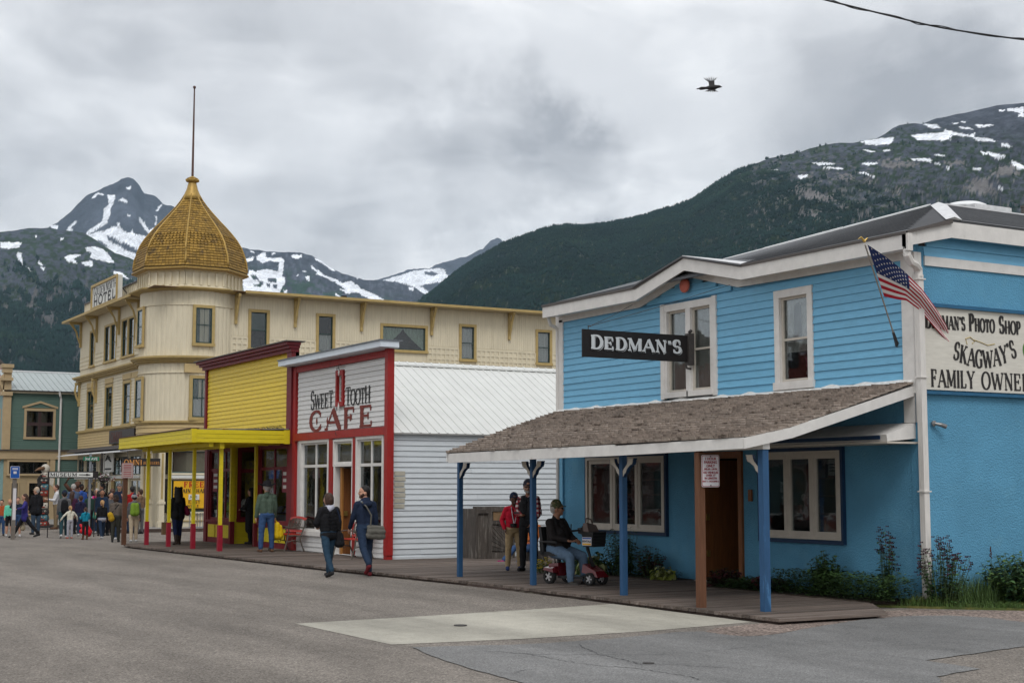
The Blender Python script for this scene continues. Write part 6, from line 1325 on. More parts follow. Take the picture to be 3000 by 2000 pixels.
# cloth hangs down and trails towards +X (right); hoist along the pole, fly end gathered low
NU, NV = 40, 26
def flagpt(u, v):
    """u along the fly 0..1, v down the hoist 0..1"""
    a = hoist_t.lerp(hoist_b, v)
    TOP = [(14.777, 15.363, 5.267), (15.187, 15.386, 5.109), (15.57, 15.436, 4.95), (15.998, 15.525, 4.73), (16.393, 15.643, 4.48), (16.738, 15.762, 4.25), (16.985, 15.89, 4.05)]
    BOT = [(15.503, 15.797, 4.611), (15.70, 15.752, 4.575), (15.858, 15.702, 4.56), (16.119, 15.721, 4.45), (16.422, 15.78, 4.27), (16.696, 15.842, 4.10), (16.955, 15.90, 3.95)]
    fu = min(u*6, 5.999); i_ = int(fu); w_ = fu-i_
    top = Vector(TOP[i_]).lerp(Vector(TOP[i_+1]), w_); bot = Vector(BOT[i_]).lerp(Vector(BOT[i_+1]), w_); p = top.lerp(bot, v)
    p += Vector((.4, .85, .1))*(.03*sin(u*8+v*3.4)*u**.7+.03*sin(v*9+u*4)*u)
    return p
pts = [[flagpt(i/NU, j/NV) for j in range(NV+1)] for i in range(NU+1)]
mesh = MB(); vs = [p for row in pts for p in row]; fs = []; mi = []
for i in range(NU):
    for j in range(NV):
        st_ = int(j/NV*13); canton = i/NU < .37 and st_ < 7
        fs.append((i*(NV+1)+j, (i+1)*(NV+1)+j, (i+1)*(NV+1)+j+1, i*(NV+1)+j+1)); mi.append(2 if canton else (0 if st_ % 2 == 0 else 1))
mesh.v = [tuple(v) for v in vs]; mesh.f = fs; mesh.m = mi
cl = mesh.build('cloth', [FRc, FWc, FBc], fl, recalc=False, smooth=True)
stars = MB()
for r_ in range(9):
    for c_ in range(6 if r_ % 2 == 0 else 5):
        u = .37*((c_+.5 if r_ % 2 == 0 else c_+1)/6); v = 7/13*((r_+.6)/9.3); c = flagpt(u, v)
        ux = (flagpt(u+.01, v)-c).normalized(); vx = (flagpt(u, v+.01)-c).normalized(); nn = ux.cross(vx).normalized()
        for sg_ in (1, -1):
            k0 = [c+nn*.004*sg_+(ux*cos(a)+vx*sin(a))*(.021 if k_ % 2 == 0 else .009) for k_, a in enumerate([-pi/2+pi*i/5 for i in range(10)])]
            stars.add(k0, [tuple(range(10))])
stars.build('star_field', FWc, cl, kind='stuff', recalc=False)

# ================================================================== STREET FURNITURE
def park_sign(name, label, x, y, z0, z1, w, post_h, post_mat, sw, sh, sx, sy, szc, texts, face, hid=False, post_w=.052, cap=False):
    t_ = thing(name, label, 'parking sign', (x, y, z0))
    p = MB(); p.box(x-post_w, x+post_w, y-post_w, y+post_w, z0, post_h)
    if cap: p.add([(x-post_w, y-post_w, post_h), (x+post_w, y-post_w, post_h), (x+post_w, y+post_w, post_h), (x-post_w, y+post_w, post_h), (x, y, post_h+.04)], [(0, 1, 4), (1, 2, 4), (2, 3, 4), (3, 0, 4)])
    p.build('post', post_mat, t_); return t_
sgn = park_sign('parking_sign', 'one hour parking sign on a tall brown timber post before the blue shop door', 12.58, 16.5, .12, 0, 0, 2.28, POSTW, 0, 0, 0, 0, 0, None, None, cap=True)
sgn.location = (12.58, 16.5, .12)
# plate faces down the street towards the camera
pf = Fr((12.70, 16.42, 0), (cos(RD(-12)), sin(RD(-12)), 0), (sin(RD(-12)), -cos(RD(-12)), 0))
def rrect(w, h, r, n=5):
    out = []
    for cx_, cz, a in ((w/2-r, h/2-r, 0), (-w/2+r, h/2-r, 90), (-w/2+r, -h/2+r, 180), (w/2-r, -h/2+r, 270)):
        for i in range(n+1): out.append((cx_+r*cos(RD(a+90*i/n)), cz+r*sin(RD(a+90*i/n))))
    return out
PR = pbr('sign_red', (.28, .02, .03), .5); PW = pbr('sign_face_white', (.60, .58, .60), .45, .03)
def plate(parent, fr, zc, w, h, uc=0.0, border=PR, face=PW, n=0.0):
    a = [(uc+x, zc+z) for x, z in rrect(w, h, .025)]; MB().fprism(fr, a, n-.004, n).build('plate', face, parent)
    a = [(uc+x, zc+z) for x, z in rrect(w*.95, h*.97, .02)]; MB().fprism(fr, a, n, n+.002).build('border', border, parent)
    a = [(uc+x, zc+z) for x, z in rrect(w*.90, h*.935, .018)]; MB().fprism(fr, a, n+.002, n+.0035).build('face', face, parent)
plate(sgn, pf, 2.02, .275, .45, n=.02)
for txt, h, z in (('1 HOUR', .052, 2.175), ('PARKING', .052, 2.125), ('ONLY', .052, 2.075), ('8:00 AM - 6:00 PM', .028, 2.04), ('NO VEHICLES', .040, 1.985), ("OVER 19'", .040, 1.945), ('IN LENGTH', .040, 1.905), ('MAY 1 - OCTOBER 1', .030, 1.865)):
    sans_text(sgn, pf, txt, h, PR, 0, z, n=.0262, bold=.0012, sx=.93)
MB().fbox(pf, -.12, .12, .0236, .0246, 2.026, 2.030).build('rule', PR, sgn)
for z in (2.225, 1.82): MB().lathe((0, 0, 0), [(.010, 0), (.008, .006)], 8).build('bolt', M_iron, sgn, world=False)
for i, c in enumerate([c for c in sgn.children if c.name.startswith('bolt')]): c.location = Vector(pf.p(0, .024, (2.225, 1.82)[i]))-sgn.location; c.rotation_euler = (pi/2, 0, 0)
# second parking sign near the yellow canopy
s4 = thing('parking_sign', 'small faded parking sign on a thin brown post left of the yellow canopy posts', 'parking sign', (11.55, 42.6, .12))
MB().box(11.49, 11.61, 42.54, 42.66, .12, 2.12).build('post', pbr('dark_brown_post', (.10, .045, .025), .7, .2, 5), s4)
f4 = Fr((11.58, 42.5, 0), (cos(RD(-12)), sin(RD(-12)), 0), (sin(RD(-12)), -cos(RD(-12)), 0)); plate(s4, f4, 2.27, .33, .44, face=pbr('faded_pink_face', (.38, .31, .30), .6))
for i, h in enumerate((.05, .05, .05, .03, .045, .045, .04)): MB().fbox(f4, -.11, .11, .0036, .0050, 2.42-i*.052, 2.42-i*.052+h*.45).build('text_line', PR, s4)
# street name sign and museum sign on one metal pole
s5 = thing('street_name_sign', 'green 3rd Ave street name sign on a grey metal pole', 'street sign', (13.0, 52.6, .04))
MB().tube([(13.0, 52.6, .04), (13.0, 52.6, 2.98)], .05, 8).build('pole', pbr('galvanised', (.25, .27, .29), .45, .1, metal=.5), s5)
MB().box(12.72, 13.28, 52.5, 52.52, 2.72, 2.86).build('name_plate', pbr('sign_green', (.01, .15, .08), .5), s5)
sans_text(s5, Fr((13.0, 52.498, 0), (1, 0, 0), (0, -1, 0)), '3rd AVE', .13, PW, 0, 2.745, n=.002, bold=.003)
MB().box(13.02, 13.035, 52.35, 52.8, 1.95, 2.6).build('side_plate', MATS['galvanised'], s5)
s6 = thing('museum_sign', 'white museum sign with a black arrow pointing right, framed in black', 'sign', (12.3, 52.2, 2.2))
MB().box(11.45, 13.2, 52.22, 52.26, 2.10, 2.34).build('frame', SB, s6); MB().box(11.50, 13.0, 52.205, 52.22, 2.14, 2.30).build('board', SIGNW, s6)
f6 = Fr((11.52, 52.205, 0), (1, 0, 0), (0, -1, 0))
serif_text(s6, f6, 'MUSEUM', .115, .92, BLK, T=.26, tt=.1, srf_=.22, n=.006, base=lambda f: 2.165)
q = MB(); q.fbox(f6, 1.0, 1.28, .0, .006, 2.205, 2.235); q.prism([f6.p(1.25, 0, 2.18), f6.p(1.42, 0, 2.22), f6.p(1.25, 0, 2.26)], [f6.p(1.25, .007, 2.18), f6.p(1.42, .007, 2.22), f6.p(1.25, .007, 2.26)]); q.build('arrow', BLK, s6)
MB().tube([(13.1, 52.24, .04), (13.1, 52.24, 2.1)], .018, 8).build('post', SB, s6); MB().tube([(11.5, 52.24, .04), (11.5, 52.24, 2.1)], .018, 8).build('post', SB, s6)
# bus stop sign
s7 = thing('bus_stop_sign', 'blue bus stop sign with white bus symbol on a grey timber post', 'bus sign', (10.0, 50.6, .04))
MB().box(9.96, 10.08, 50.55, 50.67, .04, 2.1).build('post', pbr('grey_timber', (.16, .14, .12), .8, .2, 4), s7)
f7 = Fr((10.0, 50.5, 0), (1, 0, 0), (0, -1, 0)); a = [(x, 2.28+z) for x, z in rrect(.30, .40, .03)]
MB().fprism(f7, a, -.01, 0).build('plate', PW, s7); a = [(x, 2.28+z) for x, z in rrect(.28, .38, .028)]
MB().fprism(f7, a, 0, .003).build('face', pbr('sign_blue', (.01, .08, .33), .5), s7)
q = MB(); q.fbox(f7, -.05, .05, .003, .006, 2.24, 2.31); q.fbox(f7, -.04, -.02, .003, .006, 2.22, 2.24); q.fbox(f7, .02, .04, .003, .006, 2.22, 2.24); q.build('bus_symbol', PW, s7)
for i in range(2): MB().fbox(f7, -.09, .09, .003, .006, 2.40-i*.035, 2.42-i*.035).build('text_line', PW, s7)
MB().box(9.97, 10.07, 50.53, 50.55, .7, 1.75).build('notice_strip', PW, s7)
# totem pole
TP = thing('totem_pole', 'carved painted totem pole with a beaked bird on top by the tan shopfront', 'totem pole', (13.6, 62.5, .1))
tm = [pbr('totem_%s' % n_, c_, .7, .25, 8) for n_, c_ in (('black', (.03, .03, .03)), ('red', (.20, .03, .02)), ('white', (.45, .42, .36)), ('teal', (.06, .16, .20)), ('wood', (.16, .09, .05)))]
z = .12
for i in range(9):
    h = .255; r = .21-.008*i; m = tm[(i*2+1) % 5]
    seg = MB().lathe((13.6, 62.5, z), [(r*.86, 0), (r, .05), (r*1.05, h*.45), (r, h*.8), (r*.82, h)], 14).build('carved_segment', m, TP, smooth=True)
    for s_ in (-1, 1):
        MB().ball((13.6+s_*.08-.08, 62.5-r*.95, z+h*.62), .05, 8, sc=(1, .5, .8)).build('eye', tm[2], seg); MB().ball((13.6+s_*.08-.08, 62.5-r*1.05, z+h*.62), .022, 6).build('pupil', tm[0], seg)
    MB().hexa([(13.42, 62.3-r*.1, z+.06), (13.58, 62.28, z+.06), (13.58, 62.28, z+.10), (13.42, 62.3, z+.10)], [(13.44, 62.5-r*1.2, z+.05), (13.56, 62.5-r*1.2, z+.05), (13.56, 62.5-r*1.2, z+.085), (13.44, 62.5-r*1.2, z+.085)]).build('mouth', tm[1], seg)
    z += h
hd = MB().ball((13.6, 62.5, z+.13), .19, 12, sc=(1, 1, 1.05)).build('bird_head', tm[2], TP, smooth=True)
MB().tube([(13.5, 62.4, z+.14), (13.28, 62.25, z+.12), (13.1, 62.15, z+.04)], [.09, .06, .02], 8).build('beak', tm[4], TP, smooth=True)
for s_ in (-1, 1): MB().prism([(13.6+s_*.15, 62.42, z-.05), (13.6+s_*.34, 62.40, z-.30), (13.6+s_*.3, 62.4, z-.62), (13.6+s_*.14, 62.42, z-.5)], [(13.6+s_*.15, 62.5, z-.05), (13.6+s_*.34, 62.48, z-.30), (13.6+s_*.3, 62.48, z-.62), (13.6+s_*.14, 62.5, z-.5)]).build('wing', tm[(s_+1)//2*2], TP)
MB().box(13.3, 13.9, 62.2, 62.8, .1, .2).build('plinth', tm[0], TP)
# carved wooden bear figure beside the hotel door
wb = thing('wooden_carving', 'rough brown wooden carving with raised arms by the hotel corner', 'carving', (15.3, 64, .17))
WC = pbr('carved_brown', (.09, .04, .025), .7, .3, 6, bump=.6)
q = MB(); q.lathe((15.3, 64, .17), [(.22, 0), (.17, .4), (.20, .9), (.24, 1.25), (.2, 1.45), (.1, 1.58)], 12); q.ball((15.3, 63.95, 1.88), .16, 10); q.build('body', WC, wb, smooth=True)
MB().tube([(15.1, 64, 1.5), (14.75, 63.9, 1.9), (14.9, 63.9, 2.2), (15.3, 63.9, 2.25)], [.09, .08, .07, .06], 8).build('arm', WC, wb, smooth=True); MB().tube([(15.5, 64, 1.5), (15.8, 63.9, 1.9), (15.7, 63.9, 2.3), (16.3, 63.9, 2.32)], [.09, .08, .07, .06], 8).build('arm', WC, wb, smooth=True)
# hanging flower basket on the post between the signs
hb = thing('hanging_basket', 'hanging basket of white and dark red flowers behind the faded parking sign', 'flower basket', (14.6, 56.5, 2.2))
MB().lathe((14.5, 56.5, 1.95), [(.04, 0), (.2, .08), (.24, .22)], 12).build('bowl', M_iron, hb); MB().tube([(14.5, 56.5, 2.15), (14.5, 56.5, 3.0)], .01, 5).build('chain', M_iron, hb)
MB().tube([(14.5, 56.9, .17), (14.5, 56.9, 3.1), (14.5, 56.5, 3.05)], .035, 8).build('post', SB, hb)
def puff(parent, c, rx, rz_, n, size, mats, name, seed=1, flat=.7):
    r = random.Random(seed)
    for k_, m in enumerate(mats):
        q = MB()
        for i in range(n//len(mats)):
            a, b, d = r.random()*6.28, r.uniform(-1, 1), r.random()**.4
            p = Vector((c[0]+rx*d*cos(a)*math.sqrt(1-b*b), c[1]+rx*d*sin(a)*math.sqrt(1-b*b), c[2]+rz_*d*b)); s_ = size*r.uniform(.6, 1.3)
            t1 = Vector((r.uniform(-1, 1), r.uniform(-1, 1), r.uniform(-.6, .6))).normalized(); t2 = t1.cross(Vector((r.uniform(-1, 1), r.uniform(-1, 1), r.uniform(.2, 1)))).normalized()
            q.add([p-t1*s_, p-t2*s_*flat, p+t1*s_, p+t2*s_*flat], [(0, 1, 2, 3)])
        q.build(name[k_], m, parent, kind='stuff', recalc=False)
LFG = pbr('leaf_green', (.05, .10, .025), .6, .3, 6, island=.4); FLW = pbr('white_petal', (.6, .56, .55), .6); FLR = pbr('dark_red_petal', (.12, .01, .03), .6, island=.3)
puff(hb, (14.5, 56.5, 2.15), .42, .26, 260, .035, [LFG, FLW, FLR], ['foliage', 'white_blossom', 'red_blossom'], 5)
# bicycle rack with a leaning bicycle
rk = thing('bicycle_rack', 'grey metal bicycle rack on the far avenue pavement', 'bicycle rack', (18.6, 57.3, .17))
for i in range(5): x = 18.2+i*.22; MB().tube([(x, 57.1, .17), (x, 57.1, .75), (x, 57.45, .75), (x, 57.45, .17)], .018, 6).build('hoop', MATS['galvanised'], rk)
MB().tube([(18.1, 57.1, .2), (19.2, 57.1, .2)], .018, 6).build('rail', MATS['galvanised'], rk)
bk = thing('bicycle', 'dark bicycle leaning in the metal rack beyond the canopy posts', 'bicycle', (19.0, 57.3, .17))
for yy in (56.9, 57.75):
    w_ = MB(); pts_ = [(19.05+.02*sin(a), yy+.33*cos(a), .52+.33*sin(a)) for a in [2*pi*i/20 for i in range(21)]]; w_.tube(pts_, .018, 6); wo_ = w_.build('wheel', BLK, bk)
    for i in range(8): a = pi*i/8; MB().tube([(19.05, yy-.31*cos(a), .52-.31*sin(a)), (19.05, yy+.31*cos(a), .52+.31*sin(a))], .003, 3).build('spoke', MATS['galvanised'], wo_)
MB().tube([(19.05, 57.75, .52), (19.05, 57.55, .92), (19.05, 57.05, .95), (19.05, 56.9, .52)], .018, 6).tube([(19.05, 57.35, .5), (19.05, 57.5, 1.05)], .018, 6).tube([(19.05, 57.35, .5), (19.05, 57.07, .92)], .016, 6).build('frame', DGRN, bk)
MB().tube([(18.8, 57.0, 1.08), (19.05, 57.05, 1.1), (19.3, 57.0, 1.08)], .014, 6).build('handlebar', BLK, bk); MB().box(18.98, 19.12, 57.4, 57.62, 1.04, 1.09).build('saddle', BLK, bk)
# grey timber bin enclosure against the cafe side
bn2 = thing('bin_enclosure', 'weathered grey timber litter bin enclosure against the white cafe wall', 'litter bin', (17.0, 30.55, .12))
GW = pbr('grey_barnwood', (.075, .064, .056), .85, .3, 5, (6, 6, .6), .5, 30, rand=.25, col2=(.19, .175, .155), c2lo=.5, c2hi=.7)
MB().box(16.47, 17.46, 30.22, 30.88, .12, 1.28).build('body', GW, bn2)
for x0_, x1_, z0_, z1_ in ((16.44, 16.50, .12, 1.30), (16.78, 16.88, .12, 1.30), (17.40, 17.50, .12, 1.30), (16.88, 17.40, 1.22, 1.30), (16.88, 17.40, .12, .26), (16.88, 17.40, .92, .99), (16.5, 16.78, 1.18, 1.26)):
    MB().box(x0_, x1_, 30.17, 30.21, z0_, z1_).build('frame_board', GW, bn2)
for i in range(9):   # diagonal boards on the door
    a = .30+i*.115; p = [(16.89, a), (16.89, a+.1), (17.39, a-.42), (17.39, a-.52)]
    p = [(x, min(.91, max(.27, z))) for x, z in p]
    if max(z for _, z in p)-min(z for _, z in p) > .02: MB().prism([(x, 30.19, z) for x, z in p], [(x, 30.20+.01, z) for x, z in p]).build('diagonal_board', GW, bn2)
MB().box(16.92, 17.36, 30.19, 30.2, 1.0, 1.21).build('flap', pbr('tan_barnwood', (.20, .13, .07), .8, .3, 5), bn2)
MB().box(16.9, 17.38, 30.185, 30.19, .99, 1.01).build('flap_trim', M_iron, bn2)
MB().box(16.70, 17.30, 30.3, 30.8, 1.28, 1.33).build('name_board', GW, bn2)
# benches
def make_bench(label):
    t_ = thing('bench', label, 'bench', (0, 0, 0), group='red slatted benches with cast iron ends outside the cafe')
    IR = pbr('bench_iron', (.10, .085, .07), .5, .2, 20, metal=.3, bump=.2); RS = pbr('bench_red', (.42, .03, .02), .45, .12, 8)
    L_ = 1.12   # local x along the seat, front towards +y
    for s_ in (-1, 1):
        x = s_*L_/2; q = MB()
        q.tube([(x, .30, 0), (x, .27, .12), (x, .22, .28), (x, .20, .42)], [.022, .018, .018, .02], 8); q.tube([(x, -.26, 0), (x, -.20, .14), (x, -.14, .30), (x, -.16, .42), (x, -.24, .62), (x, -.30, .84)], [.022, .018, .018, .02, .018, .018], 8)
        q.tube([(x, -.26, .62), (x, -.05, .64), (x, .12, .62), (x, .24, .64), (x, .28, .60), (x, .24, .56)], .017, 8); q.tube([(x, .21, .42), (x, .17, .52), (x, .20, .62)], .015, 8)
        q.tube([(x, .22, .26), (x, .05, .30), (x, -.14, .26)], .014, 8); q.tube([(x, .06, .30), (x, .02, .22), (x, -.04, .24), (x, -.02, .29)], .011, 6); q.tube([(x, .22, .42), (x, -.16, .42)], .02, 8)
        q.build('side_frame', IR, t_)
    for i in range(5): MB().box(-L_/2, L_/2, .17-i*.078-.06, .17-i*.078, .425+.006*abs(i-2), .448+.006*abs(i-2)).build('seat_slat', RS, t_)
    def bar(z0_, z1_, nm, arch=0):
        q = MB(); n = 10
        for i in range(n):
            a, b = -L_/2+L_*i/n, -L_/2+L_*(i+1)/n; h = lambda x: arch*cos(x/L_*pi); y_ = lambda z: -.155-(z-.42)*.345
            q.hexa([(a, y_(z0_)-.02, z0_+h(a)), (a, y_(z0_), z0_+h(a)), (a, y_(z1_), z1_+h(a)), (a, y_(z1_)-.02, z1_+h(a))], [(b, y_(z0_)-.02, z0_+h(b)), (b, y_(z0_), z0_+h(b)), (b, y_(z1_), z1_+h(b)), (b, y_(z1_)-.02, z1_+h(b))])
        return q.build(nm, RS, t_)
    bar(.50, .565, 'back_slat'); bar(.80, .86, 'top_rail', .05)
    q = MB()
    for i in range(13):
        x = -.36+i*.06; q.tube([(x, -.185, .57), (x+.05*sin(i*1.3), -.22, .68), (x*.92, -.285, .82+.04*cos(x*2.5))], .008, 5)
    for i in range(7): a = [(-.33+i*.11+.05*cos(w), -.2-.02*sin(w), .68+.06*sin(w)) for w in [2*pi*j/8 for j in range(9)]]; q.tube(a, .007, 4)
    q.tube([(-.4, -.19, .585), (.4, -.19, .585)], .008, 5); q.build('cast_back_panel', IR, t_)
    return t_
bn_a = make_bench('red slatted iron bench left of the cafe door, beside the maroon post'); bn_a.location = (14.12, 36.25, .12); bn_a.rotation_euler = (0, 0, RD(90))
bn_b = copy_tree(bn_a); bn_b['label'] = 'red slatted iron bench right of the cafe door, below the bright window'; bn_b.location = (14.12, 31.95, .12)

# ================================================================== MOBILITY SCOOTER (local: forward = +y, origin between the rear wheels)
SC = thing('mobility_scooter', 'dark red electric mobility scooter with black seat and front basket on the boardwalk', 'mobility scooter', (13.62, 21.95, .12), RD(198))
CR = pbr('scooter_red', (.11, .006, .010), .25, .05, coat=.5); PL = pbr('black_plastic', (.018, .018, .019), .4, .1); RBm = pbr('rubber', (.02, .02, .02), .8); HUB = pbr('silver_hub', (.45, .45, .46), .35, metal=.8)
def wheel(x, y, r, w):
    pf_ = [(r*.62, -w/2), (r*.92, -w/2), (r, -w*.3), (r, w*.3), (r*.92, w/2), (r*.62, w/2)]
    vs = []; seg = 24; q = MB()
    for rr, xx in pf_:
        for k_ in range(seg): a = 2*pi*k_/seg; vs.append((x+xx, y+rr*cos(a), r+rr*sin(a)))
    n = len(pf_); q.add(vs, [(i*seg+k_, i*seg+(k_+1) % seg, ((i+1) % n)*seg+(k_+1) % seg, ((i+1) % n)*seg+k_) for i in range(n) for k_ in range(seg)])
    t_ = q.build('wheel', RBm, SC, world=False, smooth=False)
    h = MB()
    for s_ in (-1, 1):
        for k_ in range(5):
            a = 2*pi*k_/5; h.hexa([(x+s_*w*.30, y+r*.1*cos(a+1.2), r+r*.1*sin(a+1.2)), (x+s_*w*.30, y+r*.1*cos(a-1.2), r+r*.1*sin(a-1.2)), (x+s_*w*.42, y+r*.1*cos(a-1.2), r+r*.1*sin(a-1.2)), (x+s_*w*.42, y+r*.1*cos(a+1.2), r+r*.1*sin(a+1.2))],
                                      [(x+s_*w*.30, y+r*.62*cos(a+.22), r+r*.62*sin(a+.22)), (x+s_*w*.30, y+r*.62*cos(a-.22), r+r*.62*sin(a-.22)), (x+s_*w*.42, y+r*.62*cos(a-.22), r+r*.62*sin(a-.22)), (x+s_*w*.42, y+r*.62*cos(a+.22), r+r*.62*sin(a+.22))])
    h.tube([(x-w*.5, y, r), (x+w*.5, y, r)], r*.22, 10); h.build('hub', HUB, t_, world=False)
for x in (-.24, .24): wheel(x, 0, .125, .09)
for x in (-.17, .17): wheel(x, .84, .11, .075)
B_ = lambda: MB()
q = B_(); q.hexa([(-.17, -.12, .14), (.17, -.12, .14), (.17, .16, .14), (-.17, .16, .14)], [(-.15, -.10, .34), (.15, -.10, .34), (.14, .10, .36), (-.14, .10, .36)]); q.build('motor_cover', CR, SC, world=False)
q = B_(); q.box(-.19, .19, .14, .70, .10, .145); q.build('footboard', PL, SC, world=False)
q = B_()
for s_ in (-1, 1): q.hexa([(s_*.17, .0-.1, .24), (s_*.31, .0-.1, .24), (s_*.31, .14, .2), (s_*.17, .14, .2)], [(s_*.17, -.08, .30), (s_*.30, -.08, .28), (s_*.30, .10, .27), (s_*.17, .10, .31)])
q.build('rear_fender', CR, SC, world=False)
q = B_(); q.hexa([(-.20, .68, .22), (.20, .68, .22), (.16, 1.0, .14), (-.16, 1.0, .14)], [(-.14, .66, .36), (.14, .66, .36), (.12, .92, .24), (-.12, .92, .24)]); q.build('front_cowl', CR, SC, world=False)
q = B_(); q.tube([(0, .78, .30), (0, .66, .60), (0, .60, .86)], [.04, .032, .03], 10); q.build('tiller', PL, SC, world=False, smooth=True)
q = B_(); q.tube([(-.26, .50, .92), (-.12, .57, .93), (.12, .57, .93), (.26, .50, .92)], .017, 8); q.hexa([(-.12, .54, .88), (.12, .54, .88), (.12, .64, .86), (-.12, .64, .86)], [(-.11, .52, .97), (.11, .52, .97), (.11, .60, .98), (-.11, .60, .98)]); q.build('handlebar', PL, SC, world=False)
MB().tube([(.26, .50, .92), (.33, .56, 1.0), (.34, .57, 1.04)], .01, 6).build('mirror_stalk', PL, SC, world=False)
q = B_(); q.box(-.23, .23, -.20, .26, .48, .55); q.tube([(0, 0, .34), (0, .02, .5)], .04, 10); q.build('seat', PL, SC, world=False)
q = B_(); q.hexa([(-.22, -.22, .55), (.22, -.22, .55), (.22, -.15, .55), (-.22, -.15, .55)], [(-.20, -.30, .98), (.20, -.30, .98), (.20, -.24, .98), (-.20, -.24, .98)]); q.build('backrest', PL, SC, world=False)
for s_ in (-1, 1): MB().tube([(s_*.26, -.18, .50), (s_*.27, -.20, .72), (s_*.27, .16, .72), (s_*.27, .18, .70)], .02, 8).build('armrest', PL, SC, world=False)
MB().tube([(-.30, -.14, .10), (-.30, -.32, .30), (-.22, -.34, .62)], .014, 6).build('rear_rail', PL, SC, world=False)
# basket with the rental label
q = MB(); bz = .66
for k_, (z, s_) in enumerate(((bz, .85), (bz+.05, .88), (bz+.10, .91), (bz+.15, .94), (bz+.2, .97), (bz+.25, 1.0))):
    a, b = .19*s_, .13*s_; q.tube([(-a, .80-b, z), (a, .80-b, z), (a, .80+b, z), (-a, .80+b, z), (-a, .80-b, z)], .006, 4)
q.hexa([(-.16, .69, bz), (.16, .69, bz), (.16, .91, bz), (-.16, .91, bz)], [(-.185, .675, bz+.24), (.185, .675, bz+.24), (.185, .925, bz+.24), (-.185, .925, bz+.24)])
bsk = q.build('basket', PL, SC, world=False)
lb = Fr((0, .935, 0), (-1, 0, 0), (0, 1, 0)); lb2 = Fr((.196, .80, 0), (0, 1, 0), (1, 0, 0))
for f_ in (lb2,):
    for nm, a, b, c_, d, m in (('label', -.10, .10, .68, .82, PW), ('label_blue', -.092, .092, .79, .812, pbr('sign_blue', (.01, .08, .33))), ('label_orange', -.092, .092, .688, .715, BO)):
        MB().fbox(f_, a, b, .0, .004 if nm == 'label' else .006, c_, d).build(nm, m, bsk, world=False)
m_ = MB(); tmp = thing('x_tmp', None, None)
tx = sans_text(tmp, lb2, 'RENTALS', .046, BLK, 0, .735, n=.0065, bold=.001); tx.parent = bsk; bpy.data.objects.remove(tmp)
hbag = thing('handbag', 'taupe quilted handbag resting in the front basket of the scooter', 'bag', tuple(Matrix.Rotation(RD(198), 4, 'Z') @ Vector((0, .78, 0))+Vector((13.62, 21.95, 1.0))), RD(198))
HBM = pbr('taupe_leather', (.13, .095, .085), .5, .15, 12, bump=.3)
q = MB(); q.hexa([(-.17, -.07, -.10), (.17, -.07, -.10), (.17, .07, -.10), (-.17, .07, -.10)], [(-.13, -.12, .12), (.15, -.10, .17), (.15, -.02, .19), (-.13, -.04, .14)]); q.build('bag_body', HBM, hbag, world=False)
for i in range(3):
    for j in range(2): MB().hexa([(-.14+i*.10, -.085-.02*j, -.08+.11*j), (-.05+i*.10, -.085-.02*j, -.08+.11*j), (-.05+i*.10, -.10-.02*j, .02+.11*j), (-.14+i*.10, -.10-.02*j, .02+.11*j)], [(-.13+i*.10, -.10-.02*j, -.07+.11*j), (-.06+i*.10, -.10-.02*j, -.07+.11*j), (-.06+i*.10, -.115-.02*j, .01+.11*j), (-.13+i*.10, -.115-.02*j, .01+.11*j)]).build('quilted_panel', HBM, hbag, world=False)
MB().tube([(-.1, -.08, .13), (-.06, -.1, .24), (.06, -.1, .26), (.12, -.08, .16)], .012, 6).build('handle', HBM, hbag, world=False)

# overhead wire and bird
uw = thing('utility_wire', 'twisted black overhead wire crossing the top right corner', 'wire', (21, 21.5, 11.5))
A, B2 = Vector((15.0, 25.1, 13.4)), Vector((30.5, 15.6, 10.2)); q = MB(); pts = []
ctrl = [Vector((15, 24.9, 13.3)), Vector((18.2, 23.1, 12.35)), Vector((20.0, 22.11, 11.83)), Vector((21.3, 21.40, 11.47)), Vector((22.23, 20.9, 11.215)), Vector((23.77, 20.04, 10.96)), Vector((26.5, 18.4, 10.6)), Vector((30, 16.3, 10.4))]
for i in range(len(ctrl)-1):
    for k_ in range(12): pts.append(ctrl[i].lerp(ctrl[i+1], k_/12))
pp_ = np.array([tuple(p) for p in pts]); kk = np.ones(9)/9
pp_ = np.stack([np.convolve(np.pad(pp_[:, i], 4, 'edge'), kk, 'valid') for i in range(3)], 1)
MB().tube([Vector(p) for p in pp_], .018, 6).build('cable', PL, uw)
MB().tube([Vector(p)+Vector((.02*cos(i*.9), .02*sin(i*.9), .03*sin(i*.55))) for i, p in enumerate(pp_)], .010, 5).build('twisted_cable', PL, uw)
bd = thing('raven', 'black raven flying with raised wings against the clouds', 'bird', (24.3, 31.13, 12.71), RD(-30))
BM = pbr('black_feather', (.012, .011, .012), .6, .2, 20)
q = MB(); q.tube([(-.32, 0, -.03), (-.26, 0, -.02), (-.14, 0, -.01), (0, 0, 0), (.10, 0, .01), (.17, 0, .025), (.22, 0, .03), (.30, 0, .02)], [.035, .045, .035, .075, .07, .045, .04, .006], 10); q.build('body', BM, bd, world=False, smooth=True)
